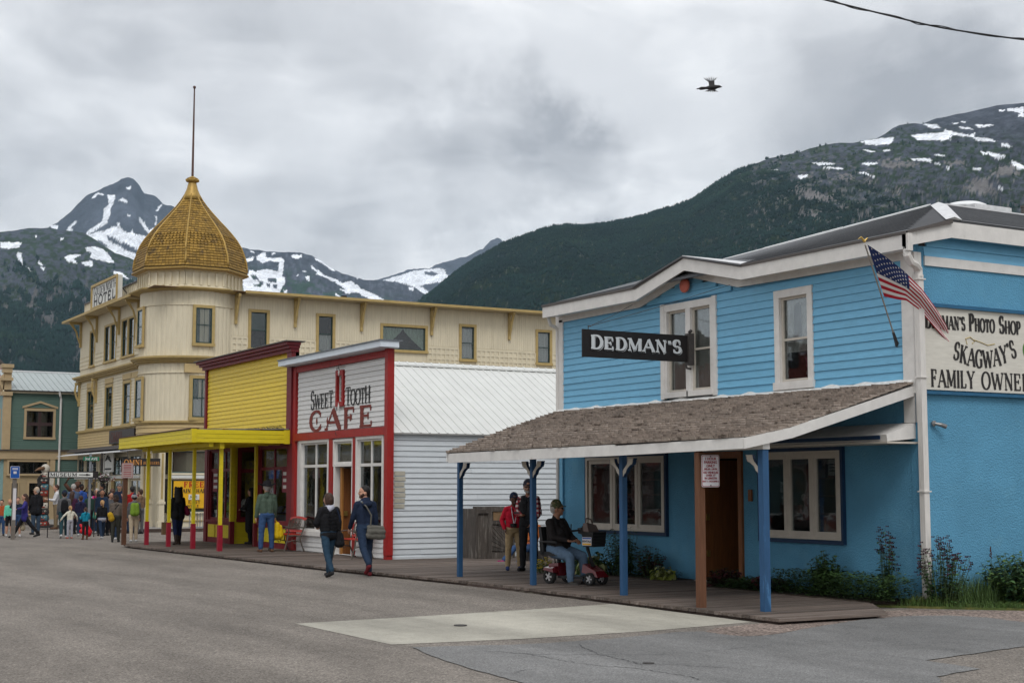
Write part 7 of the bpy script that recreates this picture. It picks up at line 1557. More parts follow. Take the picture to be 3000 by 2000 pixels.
for (s_, L_, up) in ((1, .34, 1), (-1, .22, -.7)):
    w_ = MB(); b0 = Vector((-.05, .02*s_, .03*up)); b1 = Vector((.10, .02*s_, .03*up)); tip = Vector((.02, .12*s_, L_*up))
    w_.add([b0, b1, b1.lerp(tip, .6)+Vector((.05, 0, 0)), b0.lerp(tip, .6)+Vector((-.06, 0, 0))], [(0, 1, 2, 3)]); wo_ = w_.build('wing', BM, bd, world=False, recalc=False)
    for i in range(6):
        base = b0.lerp(tip, .55)+Vector((-.06+.028*i, 0, 0)); tp = base+Vector((-.12+.045*i, .02*s_, (L_*.42-.012*abs(i-3))*up))
        MB().tube([base, base.lerp(tp, .6), tp], [.014, .013, .003], 5).build('feather', BM, wo_, world=False)
for i in range(4): MB().tube([(-.28, 0, -.02), (-.40, .02*(i-1.5), -.035)], [.02, .008], 5).build('tail_feather', BM, bd, world=False)
# ================================================================== GARDEN BED AND PLANTS
SOIL = pbr('garden_soil', (.05, .038, .028), .95, .3, 8, bump=.6, gen=True)
GRT = pbr('lawn_under', (.06, .085, .022), .95, .3, 5, gen=True, col2=(.13, .12, .035), c2lo=.45, c2hi=.65, c2s=1.5)
sheet('garden_soil', [(15.2, 20.0), (15.2, 16.3), (16.15, 15.95), (16.3, 26.05), (15.5, 26.05), (15.5, 21.45), (16.2, 21.45), (16.2, 20.0)], .13, SOIL, thick=.1)
sheet('grass_verge', [(15.1, 16.25), (15.5, 16.0), (16.1, 15.3), (16.85, 14.55), (18.4, 13.4), (22, 11.4), (30, 9.5), (30, 15.9), (16.2, 15.9), (16.2, 16.4)], RZ+.03, GRT, thick=.06)
def in_front(x):   # front edge of the verge
    return float(np.interp(x, [15.1, 15.5, 16.1, 16.85, 18.4, 22], [16.25, 16.0, 15.3, 14.55, 13.4, 11.4]))
def blades(name, n, fx, h, m, seed, label, cat='grass', w=.004):
    r = random.Random(seed); mb = MB(); k_ = 0
    while k_ < n:
        p = fx(r)
        if p is None: continue
        x, y, z, hs = p; a = r.random()*6.28; hh = h*hs*r.uniform(.5, 1.2); b = hh*r.uniform(.2, .7); dx, dy = cos(a)*b, sin(a)*b; wx, wy = -sin(a)*w, cos(a)*w
        mb.add([(x-wx, y-wy, z), (x+wx, y+wy, z), (x+dx*.45+wx*.7, y+dy*.45+wy*.7, z+hh*.6), (x+dx*.45-wx*.7, y+dy*.45-wy*.7, z+hh*.6), (x+dx, y+dy, z+hh*.95)], [(0, 1, 2, 3), (3, 2, 4)]); k_ += 1
    o = mb.build(name, m, None, kind='stuff', recalc=False); tag(o, label, cat)
    return o
G1 = pbr('blade_green', (.055, .10, .022), .7, .2, 3, island=.45, gen=True, col2=(.17, .16, .04), c2lo=.5, c2hi=.7, c2s=1.3)
def lawn(r):
    x = r.uniform(15.1, 20.5); y = r.uniform(11.6, 15.85); f = in_front(x)
    if y < f+r.uniform(-.03, .03): return None
    d = (15.85-y); return (x, y, RZ+.03, .6 if d > .5 else (1.8 if r.random() < .3 else 1.2))
blades('verge_grass', 24000, lawn, .11, G1, 3, 'short green and yellowing grass along the foot of the blue side wall')
def tallg(r):
    x = r.gauss(16.95, .45); y = r.uniform(15.3, 15.8)
    return (x, y, RZ+.03, 1) if 16.3 < x < 18.6 else None
blades('tall_grass', 900, tallg, .42, pbr('seed_grass', (.07, .12, .035), .7, .2, 3, island=.4), 4, 'tall thin grass growing against the blue side wall')
def leafplant(name, label, cat, c, stems, h, spread, leaf, nleaf, ml, mstem, seed, top_flower=None, width=.5, droop=.3, basal=0, group=None, nf=3, up=.0, lo=.15):
    """stems with separate leaf blades up their length; each leaf is bent along its middle"""
    r = random.Random(seed); t_ = thing(name, label, cat, c, 0, group); sb = MB(); lbs = [MB() for _ in ml]; fb_ = MB()
    def leafadd(mb, p, a, s_, el):
        d = Vector((cos(a)*cos(el), sin(a)*cos(el), sin(el))); sd = Vector((-sin(a), cos(a), r.uniform(-.3, .3))); e = Vector((0, 0, -droop*s_))
        w = width*s_; mb.add([p, p+d*s_*.35+sd*w*.5+Vector((0, 0, s_*.08)), p+d*s_*.75+sd*w*.42+e*.4+Vector((0, 0, s_*.06)), p+d*s_+e, p+d*s_*.75-sd*w*.42+e*.4+Vector((0, 0, s_*.06)), p+d*s_*.35-sd*w*.5+Vector((0, 0, s_*.08)), p+d*s_*.5+e*.15], [(0, 6, 1), (1, 6, 2), (2, 6, 3), (0, 5, 6), (5, 4, 6), (4, 3, 6)])
    for i in range(stems):
        a = r.random()*6.28; rad = spread*math.sqrt(r.random()); hh = h*r.uniform(.65, 1.05)*(1-.35*(rad/max(spread, .01))**2); b = Vector(c)+Vector((cos(a)*rad*.5, sin(a)*rad*.5, 0)); tp = Vector(c)+Vector((cos(a)*rad, sin(a)*rad, hh))
        md = b.lerp(tp, .5)+Vector((r.uniform(-.03, .03), r.uniform(-.03, .03), .02)); sb.tube([b, md, tp], [.006, .005, .0025], 4)
        for k_ in range(nleaf):
            f = lo+(1-lo)*(k_+r.random())/nleaf; p = b.lerp(md, f*2) if f < .5 else md.lerp(tp, f*2-1)
            leafadd(r.choice(lbs), p, r.random()*6.28, leaf*r.uniform(.6, 1.2)*(1.15-.5*f), r.uniform(-.2, .5)+up)
        if top_flower:
            for _ in range(nf):
                p = tp+Vector((r.uniform(-.05, .05), r.uniform(-.05, .05), r.uniform(-.12, .05)))
                for q_ in range(5): a2 = q_*1.257; fb_.add([p, p+Vector((cos(a2)*.028, sin(a2)*.028, .012)), p+Vector((cos(a2+.7)*.022, sin(a2+.7)*.022, -.014))], [(0, 1, 2)])
    for i in range(basal): a = r.random()*6.28; leafadd(r.choice(lbs), Vector(c)+Vector((cos(a)*.05, sin(a)*.05, .03)), a, leaf*r.uniform(1, 1.6), r.uniform(.2, 1.1))
    if stems: sb.build('stem', mstem, t_, recalc=False, kind='stuff')
    for m, lb_ in zip(ml, lbs):
        if lb_.v: lb_.build('leaves', m, t_, kind='stuff', recalc=False)
    if top_flower: fb_.build('flower', top_flower, t_, kind='stuff', recalc=False)
    return t_
LG = pbr('leaf_mid', (.045, .095, .025), .5, .25, 8, island=.5, spec=.4); LG2 = pbr('leaf_dark', (.022, .055, .018), .5, .25, 8, island=.4, spec=.4); LG3 = pbr('leaf_light', (.10, .16, .04), .5, .25, 8, island=.4, spec=.4)
LRD = pbr('leaf_maroon', (.050, .012, .014), .5, .3, 8, island=.5); LCR = pbr('leaf_cream_edge', (.30, .32, .15), .5, .25, 10, island=.3); STM = pbr('green_stem', (.05, .08, .03), .7)
DKF = pbr('dark_purple_flower', (.035, .006, .018), .6, island=.4); YF = pbr('yellow_flower', (.50, .38, .03), .6, island=.3); LYG = pbr('leaf_yellow_green', (.22, .26, .05), .5, .2, 8, island=.4)
leafplant('shrub', 'broad dense green shrub against the blue side wall at the right edge', 'shrub', (17.75, 15.25, .07), 170, .80, .75, .115, 14, [LG, LG2, LG3], STM, 21, width=.75)
leafplant('shrub', 'dark dense shrub beyond the broad shrub at the frame edge', 'shrub', (18.9, 15.2, .07), 90, .85, .65, .115, 10, [LG, LG2], STM, 22, width=.7)
for i, (x, y, hh) in enumerate(((17.15, 15.5, .92), (17.9, 15.45, .98), (18.25, 15.4, .95))):
    pass
leafplant('columbine', 'tall columbine with dark seed heads winding round the white downspout', 'plant', (16.30, 15.55, .08), 60, 1.0, .42, .085, 10, [LG, LG2], STM, 23, top_flower=DKF, width=.7, basal=30, lo=.02)
leafplant('columbine', 'tall thin columbine left of the white downspout', 'plant', (15.95, 16.35, .13), 16, 1.15, .17, .10, 14, [LG, LG2], STM, 24, top_flower=DKF, width=.7, basal=26, nf=5, lo=.02)
leafplant('leafy_plant', 'dark leafy upright plant before the blue wall between window and downspout', 'plant', (15.85, 17.55, .13), 46, .70, .26, .13, 12, [LG2, LG], STM, 25, width=.65)
leafplant('leafy_plant', 'small pale feathery plant beside the dark leafy upright plant', 'plant', (15.8, 17.05, .13), 8, .45, .12, .05, 9, [LG2, LG3], STM, 26, width=.3)
leafplant('coral_bells', 'maroon coral bells beside the right jamb of the shop door', 'plant', (15.5, 19.65, .13), 60, .34, .32, .12, 6, [LRD], STM, 27, width=1.0, basal=26)
leafplant('coral_bells', 'maroon coral bells under the right-hand shop window', 'plant', (15.55, 18.65, .13), 50, .26, .34, .11, 6, [LRD], STM, 28, width=1.0, basal=26)
leafplant('hosta', 'yellow-green hosta just left of the brown sign post', 'plant', (15.75, 21.75, .13), 12, .24, .24, .17, 5, [LYG, LCR], STM, 29, width=.62, basal=80, droop=.6)
leafplant('hosta', 'large cream-edged hosta directly behind the scooter front wheel', 'plant', (15.35, 23.5, .12), 30, .46, .36, .22, 7, [LG2, LCR, LG3], STM, 30, width=.55, basal=90, droop=.6)
leafplant('tall_plant', 'tall leafy stems rising behind the cream-edged hosta', 'plant', (15.75, 23.1, .13), 50, .98, .40, .12, 16, [LG2, LG2, LG], STM, 31, width=.4)
leafplant('tall_plant', 'thin dark plant with one long shoot left of the brown post', 'plant', (15.85, 22.3, .13), 34, .62, .30, .11, 12, [LG2, LRD], STM, 32, width=.5, basal=22)
leafplant('flowering_plant', 'small yellow flowering plant beside the scooter seat', 'plant', (14.9, 24.6, .12), 20, .30, .2, .07, 6, [LYG, LG3], STM, 33, top_flower=YF, width=.6)
r_ = random.Random(5)
def bedcover(r):
    y = r.uniform(15.75, 20.0) if r.random() < .8 else r.uniform(21.6, 25.8); x = r.uniform(15.25, 16.1) if y < 20 else r.uniform(15.65, 16.1)
    return (x, y, .13, 1)
gc = MB(); k_ = 0
while k_ < 21000:
    x, y, z, _ = bedcover(r_); a = r_.random()*6.28; s_ = r_.uniform(.02, .055); hh = r_.uniform(.0, .36)*(1 if y < 18.4 else .42)
    p = Vector((x, y, z+hh)); d = Vector((cos(a), sin(a), r_.uniform(-.2, .5)))*s_; sd = Vector((-sin(a), cos(a), 0))*s_*.5; gc.add([p, p+d*.5+sd, p+d, p+d*.5-sd], [(0, 1, 2, 3)]); k_ += 1
o = gc.build('ground_cover', pbr('creeping_green', (.04, .08, .022), .6, .3, 3, island=.5, gen=True), None, kind='stuff', recalc=False); tag(o, 'low green ground cover filling the bed along the blue wall', 'ground cover')
for i, (x, y, zz) in enumerate(((17.25, 15.5, .72), (17.95, 15.35, .80), (18.3, 15.3, .84))):
    sp = thing('flower_spike', ('short brown flower spike rising from the left of the broad shrub', 'dark brown flower spike above the middle of the broad shrub', 'tall brown flower spike at the right of the broad shrub')[i], 'flower spike', (x, y, zz-.3))
    MB().tube([(x, y, zz-.4), (x+.01, y, zz+.18)], .005, 4).build('stem', STM, sp); q = MB()
    for j in range(40): a = random.random()*6.28; f = j/40; q.ball((x+.02*(1-f)*cos(a), y+.02*(1-f)*sin(a), zz+.02+.17*f), .008, 4)
    q.build('seed_head', pbr('brown_seed', (.06, .02, .018), .8), sp, kind='stuff')
# ================================================================== PEOPLE
def cl(name, col, rough=.85, **kw): return pbr(name, col, rough, kw.pop('var', .12), kw.pop('ns', 14), bump=kw.pop('bump', .15), bs=60, spec=.15, **kw)
SK = {'fair': pbr('skin_fair', (.46, .25, .17), .5, .06, 10), 'tan': pbr('skin_tan', (.32, .16, .10), .5, .06, 10), 'dark': pbr('skin_dark', (.085, .042, .028), .45, .06, 10)}
HB = {k_: pbr('hair_'+k_, c_, .6, .3, 30, spec=.3) for k_, c_ in dict(black=(.012, .010, .010), brown=(.045, .022, .014), blond=(.36, .21, .09), grey=(.34, .32, .30)).items()}
def sdf_mesh(prims, voxel, fold=0.0):
    """capsules and ellipsoids -> one continuous skin; every face takes the material of the nearest primitive"""
    mb = MB()
    for (a, b, r0, r1, mi) in prims:
        a, b = Vector(a), Vector(b); d = b-a; L_ = d.length; d = d.normalized() if L_ > 1e-6 else Vector((0, 0, 1))
        u = d.cross(Vector((0, 0, 1)) if abs(d.z) < .9 else Vector((1, 0, 0))).normalized(); w = d.cross(u); seg = 10; rings = []
        for k_ in range(4): t_ = -pi/2+pi/2*k_/3.; rings.append((a+d*r0*sin(t_), r0*cos(t_)))
        for k_ in range(1, 5): t_ = pi/2*k_/4.; rings.append((b+d*r1*sin(t_-0) if k_ else b, r1*cos(t_)))
        rings.insert(4, (b, r1)); vs = []
        for c, r in rings:
            r = max(r, .0008)
            for j in range(seg): vs.append(c+(u*cos(2*pi*j/seg)+w*sin(2*pi*j/seg))*r)
        n = len(rings)
        mb.add(vs, [(i*seg+j, i*seg+(j+1) % seg, (i+1)*seg+(j+1) % seg, (i+1)*seg+j) for i in range(n-1) for j in range(seg)]+[tuple(range(seg))[::-1], tuple(range((n-1)*seg, n*seg))])
    me = bpy.data.meshes.new('tmp'); me.from_pydata(mb.v, [], mb.f)
    bm = bmesh.new(); bm.from_mesh(me); bmesh.ops.recalc_face_normals(bm, faces=bm.faces); bm.to_mesh(me); bm.free()
    ob = bpy.data.objects.new('tmp', me); C.objects.link(ob); md = ob.modifiers.new('r', 'REMESH'); md.mode = 'VOXEL'; md.voxel_size = voxel
    sm = ob.modifiers.new('s', 'SMOOTH'); sm.factor = .5; sm.iterations = 3 if voxel < .015 else 1
    out = bpy.data.meshes.new_from_object(ob.evaluated_get(bpy.context.evaluated_depsgraph_get())); bpy.data.objects.remove(ob); bpy.data.meshes.remove(me)
    n = len(out.vertices); co = np.empty(n*3); out.vertices.foreach_get('co', co); co = co.reshape(-1, 3)
    if fold:
        nr = np.empty(n*3); out.vertices.foreach_get('normal', nr); nr = nr.reshape(-1, 3)
        f = (vnoise(co[:, 0]*22+co[:, 2]*9, co[:, 2]*26+co[:, 1]*15, 3)-.5)*2+(vnoise(co[:, 1]*40+co[:, 0]*9, co[:, 2]*50, 6)-.5)
        co = co+nr*(f*fold)[:, None]
    m = len(out.polygons); fc = np.empty(m*3); out.polygons.foreach_get('center', fc); fc = fc.reshape(-1, 3)
    best = np.full(m, 1e9); mi_ = np.zeros(m, int)
    for (a, b, r0, r1, mi) in prims:
        a, b = np.array(a), np.array(b); d = b-a; L2 = d@d+1e-12; t_ = np.clip(((fc-a)@d)/L2, 0, 1); ds = np.linalg.norm(fc-a-t_[:, None]*d, axis=1)-(r0+(r1-r0)*t_)
        k_ = ds < best; best[k_] = ds[k_]; mi_[k_] = mi
    return out, co, mi_
def dirv(side, a, ab): return Vector((side*sin(ab), sin(a)*cos(ab), -cos(a)*cos(ab)))
def person(label, x, y, z, rz, H=1.75, g=1.0, top=None, legs=None, shoe=None, skin='fair', hair=('short', 'brown'), hat=None, yaw=0, nod=0, lean=0, twist=0,
           rl=(0, 0, 2, 0), ll=(0, 0, 2, 0), ra=(5, 8, 12, 0), la=(5, 8, 12, 0), fine=False, hem=0, sleeve=None, collar=None, skirt=None, boots=None, extra=None,
           shades=False, beard=None, group=None, puff_=0, seat=None, bald=False, band=None, shorts=False):
    """rl/ll = (hip flex, knee flex, spread, foot pitch); ra/la = (shoulder flex, out, elbow flex, inward) in degrees; local +y is forward"""
    s = H/1.75; D = RD; mats = [SK[skin], top, legs, shoe, sleeve or top, collar or top, boots or shoe, HB['black'], band or top]
    P = []; add = lambda a, b, r0, r1, m: P.append((tuple(Vector(a)*s), tuple(Vector(b)*s), r0*s, r1*s, m))
    V = Vector; T = V((0, sin(D(lean)), cos(D(lean)))); F_ = V((0, cos(D(lean)), -sin(D(lean))))
    # legs first, pelvis at origin; shifted so that the lowest foot stands on the ground
    legj = []
    for side, (hf, kf, ab, fp) in ((1, rl), (-1, ll)):
        hip = V((side*.088, 0, 0)); kn = hip+dirv(side, D(hf), D(ab))*.42; an = kn+dirv(side, D(hf-kf), D(ab*.4))*.405
        q = D(fp); toe = an+V((side*.02, cos(q)*.155, sin(q)*.155-.052*cos(q))); heel = an+V((0, -.045*cos(q)+.05*sin(q)*0, -.055+.03*sin(-q))); legj.append((hip, kn, an, toe, heel, side))
    low = min(min(j[3].z-.028, j[4].z-.035) for j in legj); O = V((0, 0, -low)) if seat is None else V((0, 0, seat/s+.10))
    W_ = lambda v: v+O
    tr = 1.0+.12*(g-1)*2
    for hip, kn, an, toe, heel, side in legj:
        bare = 0 if shorts else 2
        if not skirt:
            add(W_(hip), W_(kn), .098*g, .074*tr, 2)
            add(W_(kn), W_(kn.lerp(an, .5)), .072*tr, .067*tr, 2 if not shorts else 0); add(W_(kn.lerp(an, .5)), W_(an+V((0, 0, .03))), .066*tr, .058 if not shorts else .036, (6 if boots else 2) if not shorts else 0)
        else: add(W_(kn), W_(an), .05, .036, 6 if boots else 2)
        add(W_(heel), W_(toe), .042, .038, 3 if not boots else 6); add(W_(an), W_(heel.lerp(toe, .5)), .044, .042, 3 if not boots else 6)
        if boots: add(W_(kn.lerp(an, .35)), W_(an), .056, .050, 6)
    pel = O; R_ = Matrix.Rotation(D(twist), 3, 'Z')
    def up(k_, xx=0, yy=0): return pel+R_ @ (T*k_+V((1, 0, 0))*xx+F_*yy)
    add(up(.02, -.06), up(.02, .06), .118*g, .118*g, 2)
    if skirt: add(up(.0, -.06), up(-.35, -.10), .125*g, .14*g, 2); add(up(.0, .06), up(-.35, .10), .125*g, .14*g, 2)
    for sx_ in (-1, 1):
        add(up(.08, sx_*.055, .01), up(.34, sx_*.085, 0), .112*g+puff_, .108*(.5+.5*g)+puff_, 1)
        add(up(.34, sx_*.085), up(.46, sx_*.085, -.01), .105+puff_, .085+puff_*.6, 1)
        if g > 1.12: add(up(.12, sx_*.05, .05*g), up(.26, sx_*.05, .05*g), .11*g, .10*g, 1)
        if hem: add(up(.04, sx_*.06, 0), up(-hem, sx_*.075, -.01), .125*g+puff_, .128*g+puff_, 1)
    add(up(.475, -.11, -.01), up(.475, .11, -.01), .068, .068, 1)
    add(up(.50, 0, -.01), up(.60, 0, .01), .060, .057, 0); add(up(.50, 0, -.02), up(.54, 0, -.015), .075, .068, 5)
    if collar: add(up(.50, -.03, -.045), up(.535, .03, -.05), .07, .065, 5); add(up(.52, -.05, -.0), up(.52, .05, .02), .055, .055, 5)
    # head
    hc = up(.685, 0, .02); Hy = Matrix.Rotation(D(yaw), 3, 'Z') @ Matrix.Rotation(D(-nod), 3, 'X'); h = lambda a, b, c: hc+Hy @ V((a, b, c))
    add(h(0, -.005, .015), h(0, -.01, .045), .094, .092, 0); add(h(0, .03, -.035), h(0, .035, .03), .072, .078, 0); add(h(0, .045, -.07), h(0, .05, -.06), .046, .046, 0)
    add(h(0, .095, .01), h(0, .112, -.018), .012, .017, 0)
    for sx_ in (-1, 1):
        add(h(sx_*.086, -.005, .0), h(sx_*.088, -.008, -.025), .020, .014, 0)
        if fine: add(h(sx_*.02, .092, .028), h(sx_*.045, .082, .03), .012, .010, 7 if not shades else 0); add(h(sx_*.045, .065, -.02), h(sx_*.04, .07, -.03), .03, .026, 0)
    if fine: add(h(-.02, .094, -.048), h(.02, .094, -.048), .009, .009, 0); add(h(0, .082, -.082), h(0, .082, -.08), .022, .022, 0)
    if beard:
        mats[7] = HB[beard]
        add(h(-.05, .05, -.06), h(.05, .05, -.06), .034, .034, 7); add(h(0, .075, -.085), h(0, .07, -.075), .030, .03, 7); add(h(-.025, .1, -.034), h(.025, .1, -.034), .008, .008, 7)
        for sx_ in (-1, 1): add(h(sx_*.074, .02, -.03), h(sx_*.06, .05, -.06), .022, .026, 7)
    # arms
    hands = []
    for side, (sf, ab, ef, inw) in ((1, ra), (-1, la)):
        sh = up(.462, side*.165, -.01); el = sh+R_ @ dirv(side, D(sf), D(ab))*.275; fd = R_ @ (Matrix.Rotation(D(side*inw), 3, 'Z') @ dirv(side, D(sf+ef), D(ab*.5))); wr = el+fd*.245
        add(sh, el, .068*(.6+.4*g)+puff_, .055*(.6+.4*g)+puff_*.8, 4); add(el, el.lerp(wr, .9), .054*(.6+.4*g)+puff_*.8, .042+puff_*.5, 4); add(el.lerp(wr, .9), wr+fd*.02, .027, .024, 0)
        sd = fd.cross(V((0, 0, 1))); sd = (sd.normalized() if sd.length > .2 else V((0, 1, 0))); sd = R_ @ V((0, 1, 0)) if abs(fd.z) > .7 else sd
        pl = wr+fd*.06; add(wr+fd*.02+sd*.012, pl+sd*.022, .022, .020, 0); add(wr+fd*.02-sd*.012, pl-sd*.022, .022, .020, 0); hands.append((wr, pl, fd, sd))
        cr_ = fd.cross(sd)*side
        if fine:
            for q_, (off, ln) in enumerate(((.033, .072), (.012, .080), (-.010, .075), (-.031, .058))):
                b0 = pl+sd*off; b1 = b0+fd*ln*.55-cr_*.010; b2 = b1+(fd*.7-cr_*.7).normalized()*ln*.5; add(b0, b1, .0115, .0105, 0); add(b1, b2, .0105, .009, 0)
            t0 = wr+fd*.02+sd*.03; t1 = t0+(fd*.6+sd*.75).normalized()*.038; add(t0, t1, .014, .012, 0); add(t1, t1+(fd*.9+sd*.2-cr_*.3).normalized()*.032, .012, .010, 0)
        else: add(pl, pl+fd*.06-cr_*.02, .028, .02, 0)
    for e_ in (extra or []): add(*e_(up, h))
    vx = .0105 if fine else .019
    me, co, mi_ = sdf_mesh(P, vx*s, .004 if fine else .003)
    co[:, 2] = np.maximum(co[:, 2], 0.0 if seat is None else -9)
    me.vertices.foreach_set('co', co.reshape(-1)); me.name = 'body'; me.materials.clear()
    for m in mats: me.materials.append(m)
    me.polygons.foreach_set('material_index', mi_); me.polygons.foreach_set('use_smooth', [True]*len(mi_)); me.update()
    t_ = thing('person', label, 'person', (x, y, z), RD(rz), group); link('body', me, t_)
    kid = lambda pr_, nm, m, v=.012: _kid(t_, pr_, nm, m, v*s)
    S = lambda *a: (tuple(V(a[0])*s), tuple(V(a[1])*s), a[2]*s, a[3]*s, 0)
    st, hcN = hair; hm_ = HB[hcN]; hp = []
    if not bald:
        hp += [S(h(0, -.02, .04), h(0, -.015, .055), .100, .099), S(h(0, -.045, -.01), h(0, -.035, .03), .072, .085)]
    if st == 'bob': hp += [S(h(sx_*.055, -.03, .03), h(sx_*.06, -.04, -.06), .055, .045) for sx_ in (-1, 1)]+[S(h(0, -.06, 0), h(0, -.065, -.08), .075, .055)]
    if st == 'long': hp += [S(h(0, -.06, 0), h(0, -.10, -.30), .085, .05), S(h(.05, -.05, 0), h(.08, -.07, -.26), .05, .035), S(h(-.05, -.05, 0), h(-.08, -.07, -.26), .05, .035)]
    if st == 'pony': hp += [S(h(0, -.10, .05), h(0, -.15, -.02), .035, .035), S(h(0, -.15, -.02), h(0, -.13, -.18), .035, .018)]
    if st == 'curly':
        rr = random.Random(3)
        for i in range(80): a, b = rr.random()*6.28, rr.uniform(-.32, .12); q_ = .10+.03*max(0, -b)*2; hp.append(S(h(q_*cos(a)*.95, q_*sin(a)*.75-.05, b), h(q_*cos(a)*.95, q_*sin(a)*.75-.05, b+.02), .045, .045))
        hp += [S(h(0, -.06, .05), h(0, -.09, -.28), .10, .10)]
    if hp: kid(hp, 'hair', hm_, .011 if fine else .018)
    if hat:
        kd, hmt = hat[0], hat[1]
        if kd == 'cap':
            kid([S(h(0, -.012, .055), h(0, -.012, .075), .106, .098), S(h(-.045, .09, .055), h(.045, .09, .055), .012, .012), S(h(-.04, .12, .052), h(.04, .12, .052), .010, .010), S(h(-.03, .145, .046), h(.03, .145, .046), .010, .010), S(h(-.05, .07, .06), h(.05, .07, .06), .02, .02)], 'cap', hmt, .009 if fine else .015)
        if kd == 'beanie':
            kid([S(h(0, -.015, .04), h(0, -.02, .085), .110, .092)], 'beanie', hmt)
            if len(hat) > 2:
                for i in range(3):
                    q = MB(); c = [h((.115-.012*i)*cos(a), -.015+(.115-.012*i)*sin(a), .045+.032*i)*s for a in [2*pi*j/16 for j in range(17)]]; q.tube(c, .009*s, 5, cap=False); q.build('stripe', hat[2], t_, world=False)
        if kd == 'cowboy':
            q = MB(); pf_ = []; seg = 28; vs = []
            for (r, zz) in ((.10, .055), (.155, .045), (.225, .06), (.225, .066), (.15, .055), (.112, .07), (.104, .13), (.092, .185), (.05, .19), (.02, .17)):
                for k_ in range(seg): a = 2*pi*k_/seg; lift = .055*abs(cos(a))**2*(max(0, r-.10)/.10); vs.append(h(r*cos(a)*(1 if r > .1 else .88), -.01+r*sin(a)*1.1, zz+lift)*s)
            n = 10; q.add(vs, [(i*seg+k_, i*seg+(k_+1) % seg, (i+1)*seg+(k_+1) % seg, (i+1)*seg+k_) for i in range(n-1) for k_ in range(seg)]+[tuple(range((n-1)*seg, n*seg))]); hh = q.build('cowboy_hat', hmt, t_, world=False, smooth=True)
            MB().tube([h(.097*cos(a), -.01+.107*sin(a), .075)*s for a in [2*pi*j/20 for j in range(21)]], .009*s, 6, cap=False).build('hat_band', hat[2], t_, world=False)
    if shades:
        q = MB(); q.tube([h(-.07, .07, .018)*s, h(-.042, .096, .014)*s, h(-.012, .106, .014)*s, h(.012, .106, .014)*s, h(.042, .096, .014)*s, h(.07, .07, .018)*s], [.008*s, .017*s, .010*s, .010*s, .017*s, .008*s], 8)
        for sx_ in (-1, 1): q.tube([h(sx_*.07, .07, .02)*s, h(sx_*.09, 0, .02)*s], .005*s, 5)
        q.build('sunglasses', pbr('dark_lens', (.008, .008, .009), .15, .02), t_, world=False, smooth=True)
    t_['jh'] = 0; del t_['jh']
    Mw = Matrix.Translation(V((x, y, z))) @ Matrix.Rotation(RD(rz), 4, 'Z')
    return t_, (lambda k_, xx=0, yy=0: Mw @ (up(k_, xx, yy)*s)), [(Mw @ (a*s), Mw @ (b*s)) for a, b, c, d in hands], (lambda a, b, c: Mw @ (h(a, b, c)*s))
def _kid(t_, prims, nm, m, v):
    me, co, _ = sdf_mesh(prims, v, 0); me.vertices.foreach_set('co', co.reshape(-1)); me.materials.clear(); me.materials.append(m)
    me.polygons.foreach_set('use_smooth', [True]*len(me.polygons)); me.name = nm; me.update(); return link(nm, me, t_)
def pack(name, label, cat, prims, m, v=.014, strap=None, loc=None, group=None):
    """soft bag: world-space capsules skinned into one; strap as a tube"""
    c = Vector(loc or prims[0][0]); t_ = thing(name, label, cat, tuple(c), 0, group)
    me, co, _ = sdf_mesh([(tuple(Vector(a)-c), tuple(Vector(b)-c), r0, r1, 0) for a, b, r0, r1 in prims], v, .004); me.vertices.foreach_set('co', co.reshape(-1)); me.materials.clear(); me.materials.append(m)
    me.polygons.foreach_set('use_smooth', [True]*len(me.polygons)); me.update(); me.name = 'bag_body'; link('bag_body', me, t_)
    if strap: MB().tube([Vector(p) for p in strap[0]], strap[1], 6).build('strap', strap[2], t_)
    return t_
K = cl
jn = K('jeans_blue', (.035, .075, .17)); jd = K('jeans_dark', (.018, .032, .062)); blk = K('cloth_black', (.012, .012, .014)); nav = K('cloth_navy', (.014, .022, .045)); kh = K('khaki', (.34, .25, .14)); gry = K('cloth_grey', (.10, .10, .105)); wh = K('cloth_white', (.55, .55, .56))
shb = K('shoe_black', (.02, .02, .022), .6); shw = K('shoe_white', (.5, .5, .5), .6); brn = K('boot_brown', (.10, .05, .028), .6); redc = K('cloth_red', (.42, .012, .03)); tealc = K('cloth_teal', (.01, .20, .30)); pinkc = K('cloth_magenta', (.50, .02, .16)); mint = K('cloth_mint', (.13, .52, .36)); orng = K('cloth_rust', (.34, .075, .025)); prp = K('cloth_violet_blue', (.035, .03, .16)); oliv = K('bomber_green', (.065, .095, .070), .6, bump=.4); blt = K('cloth_blue', (.03, .08, .30)); crmc = K('cloth_cream', (.60, .58, .48)); lgt = K('cloth_light_grey', (.32, .32, .36))
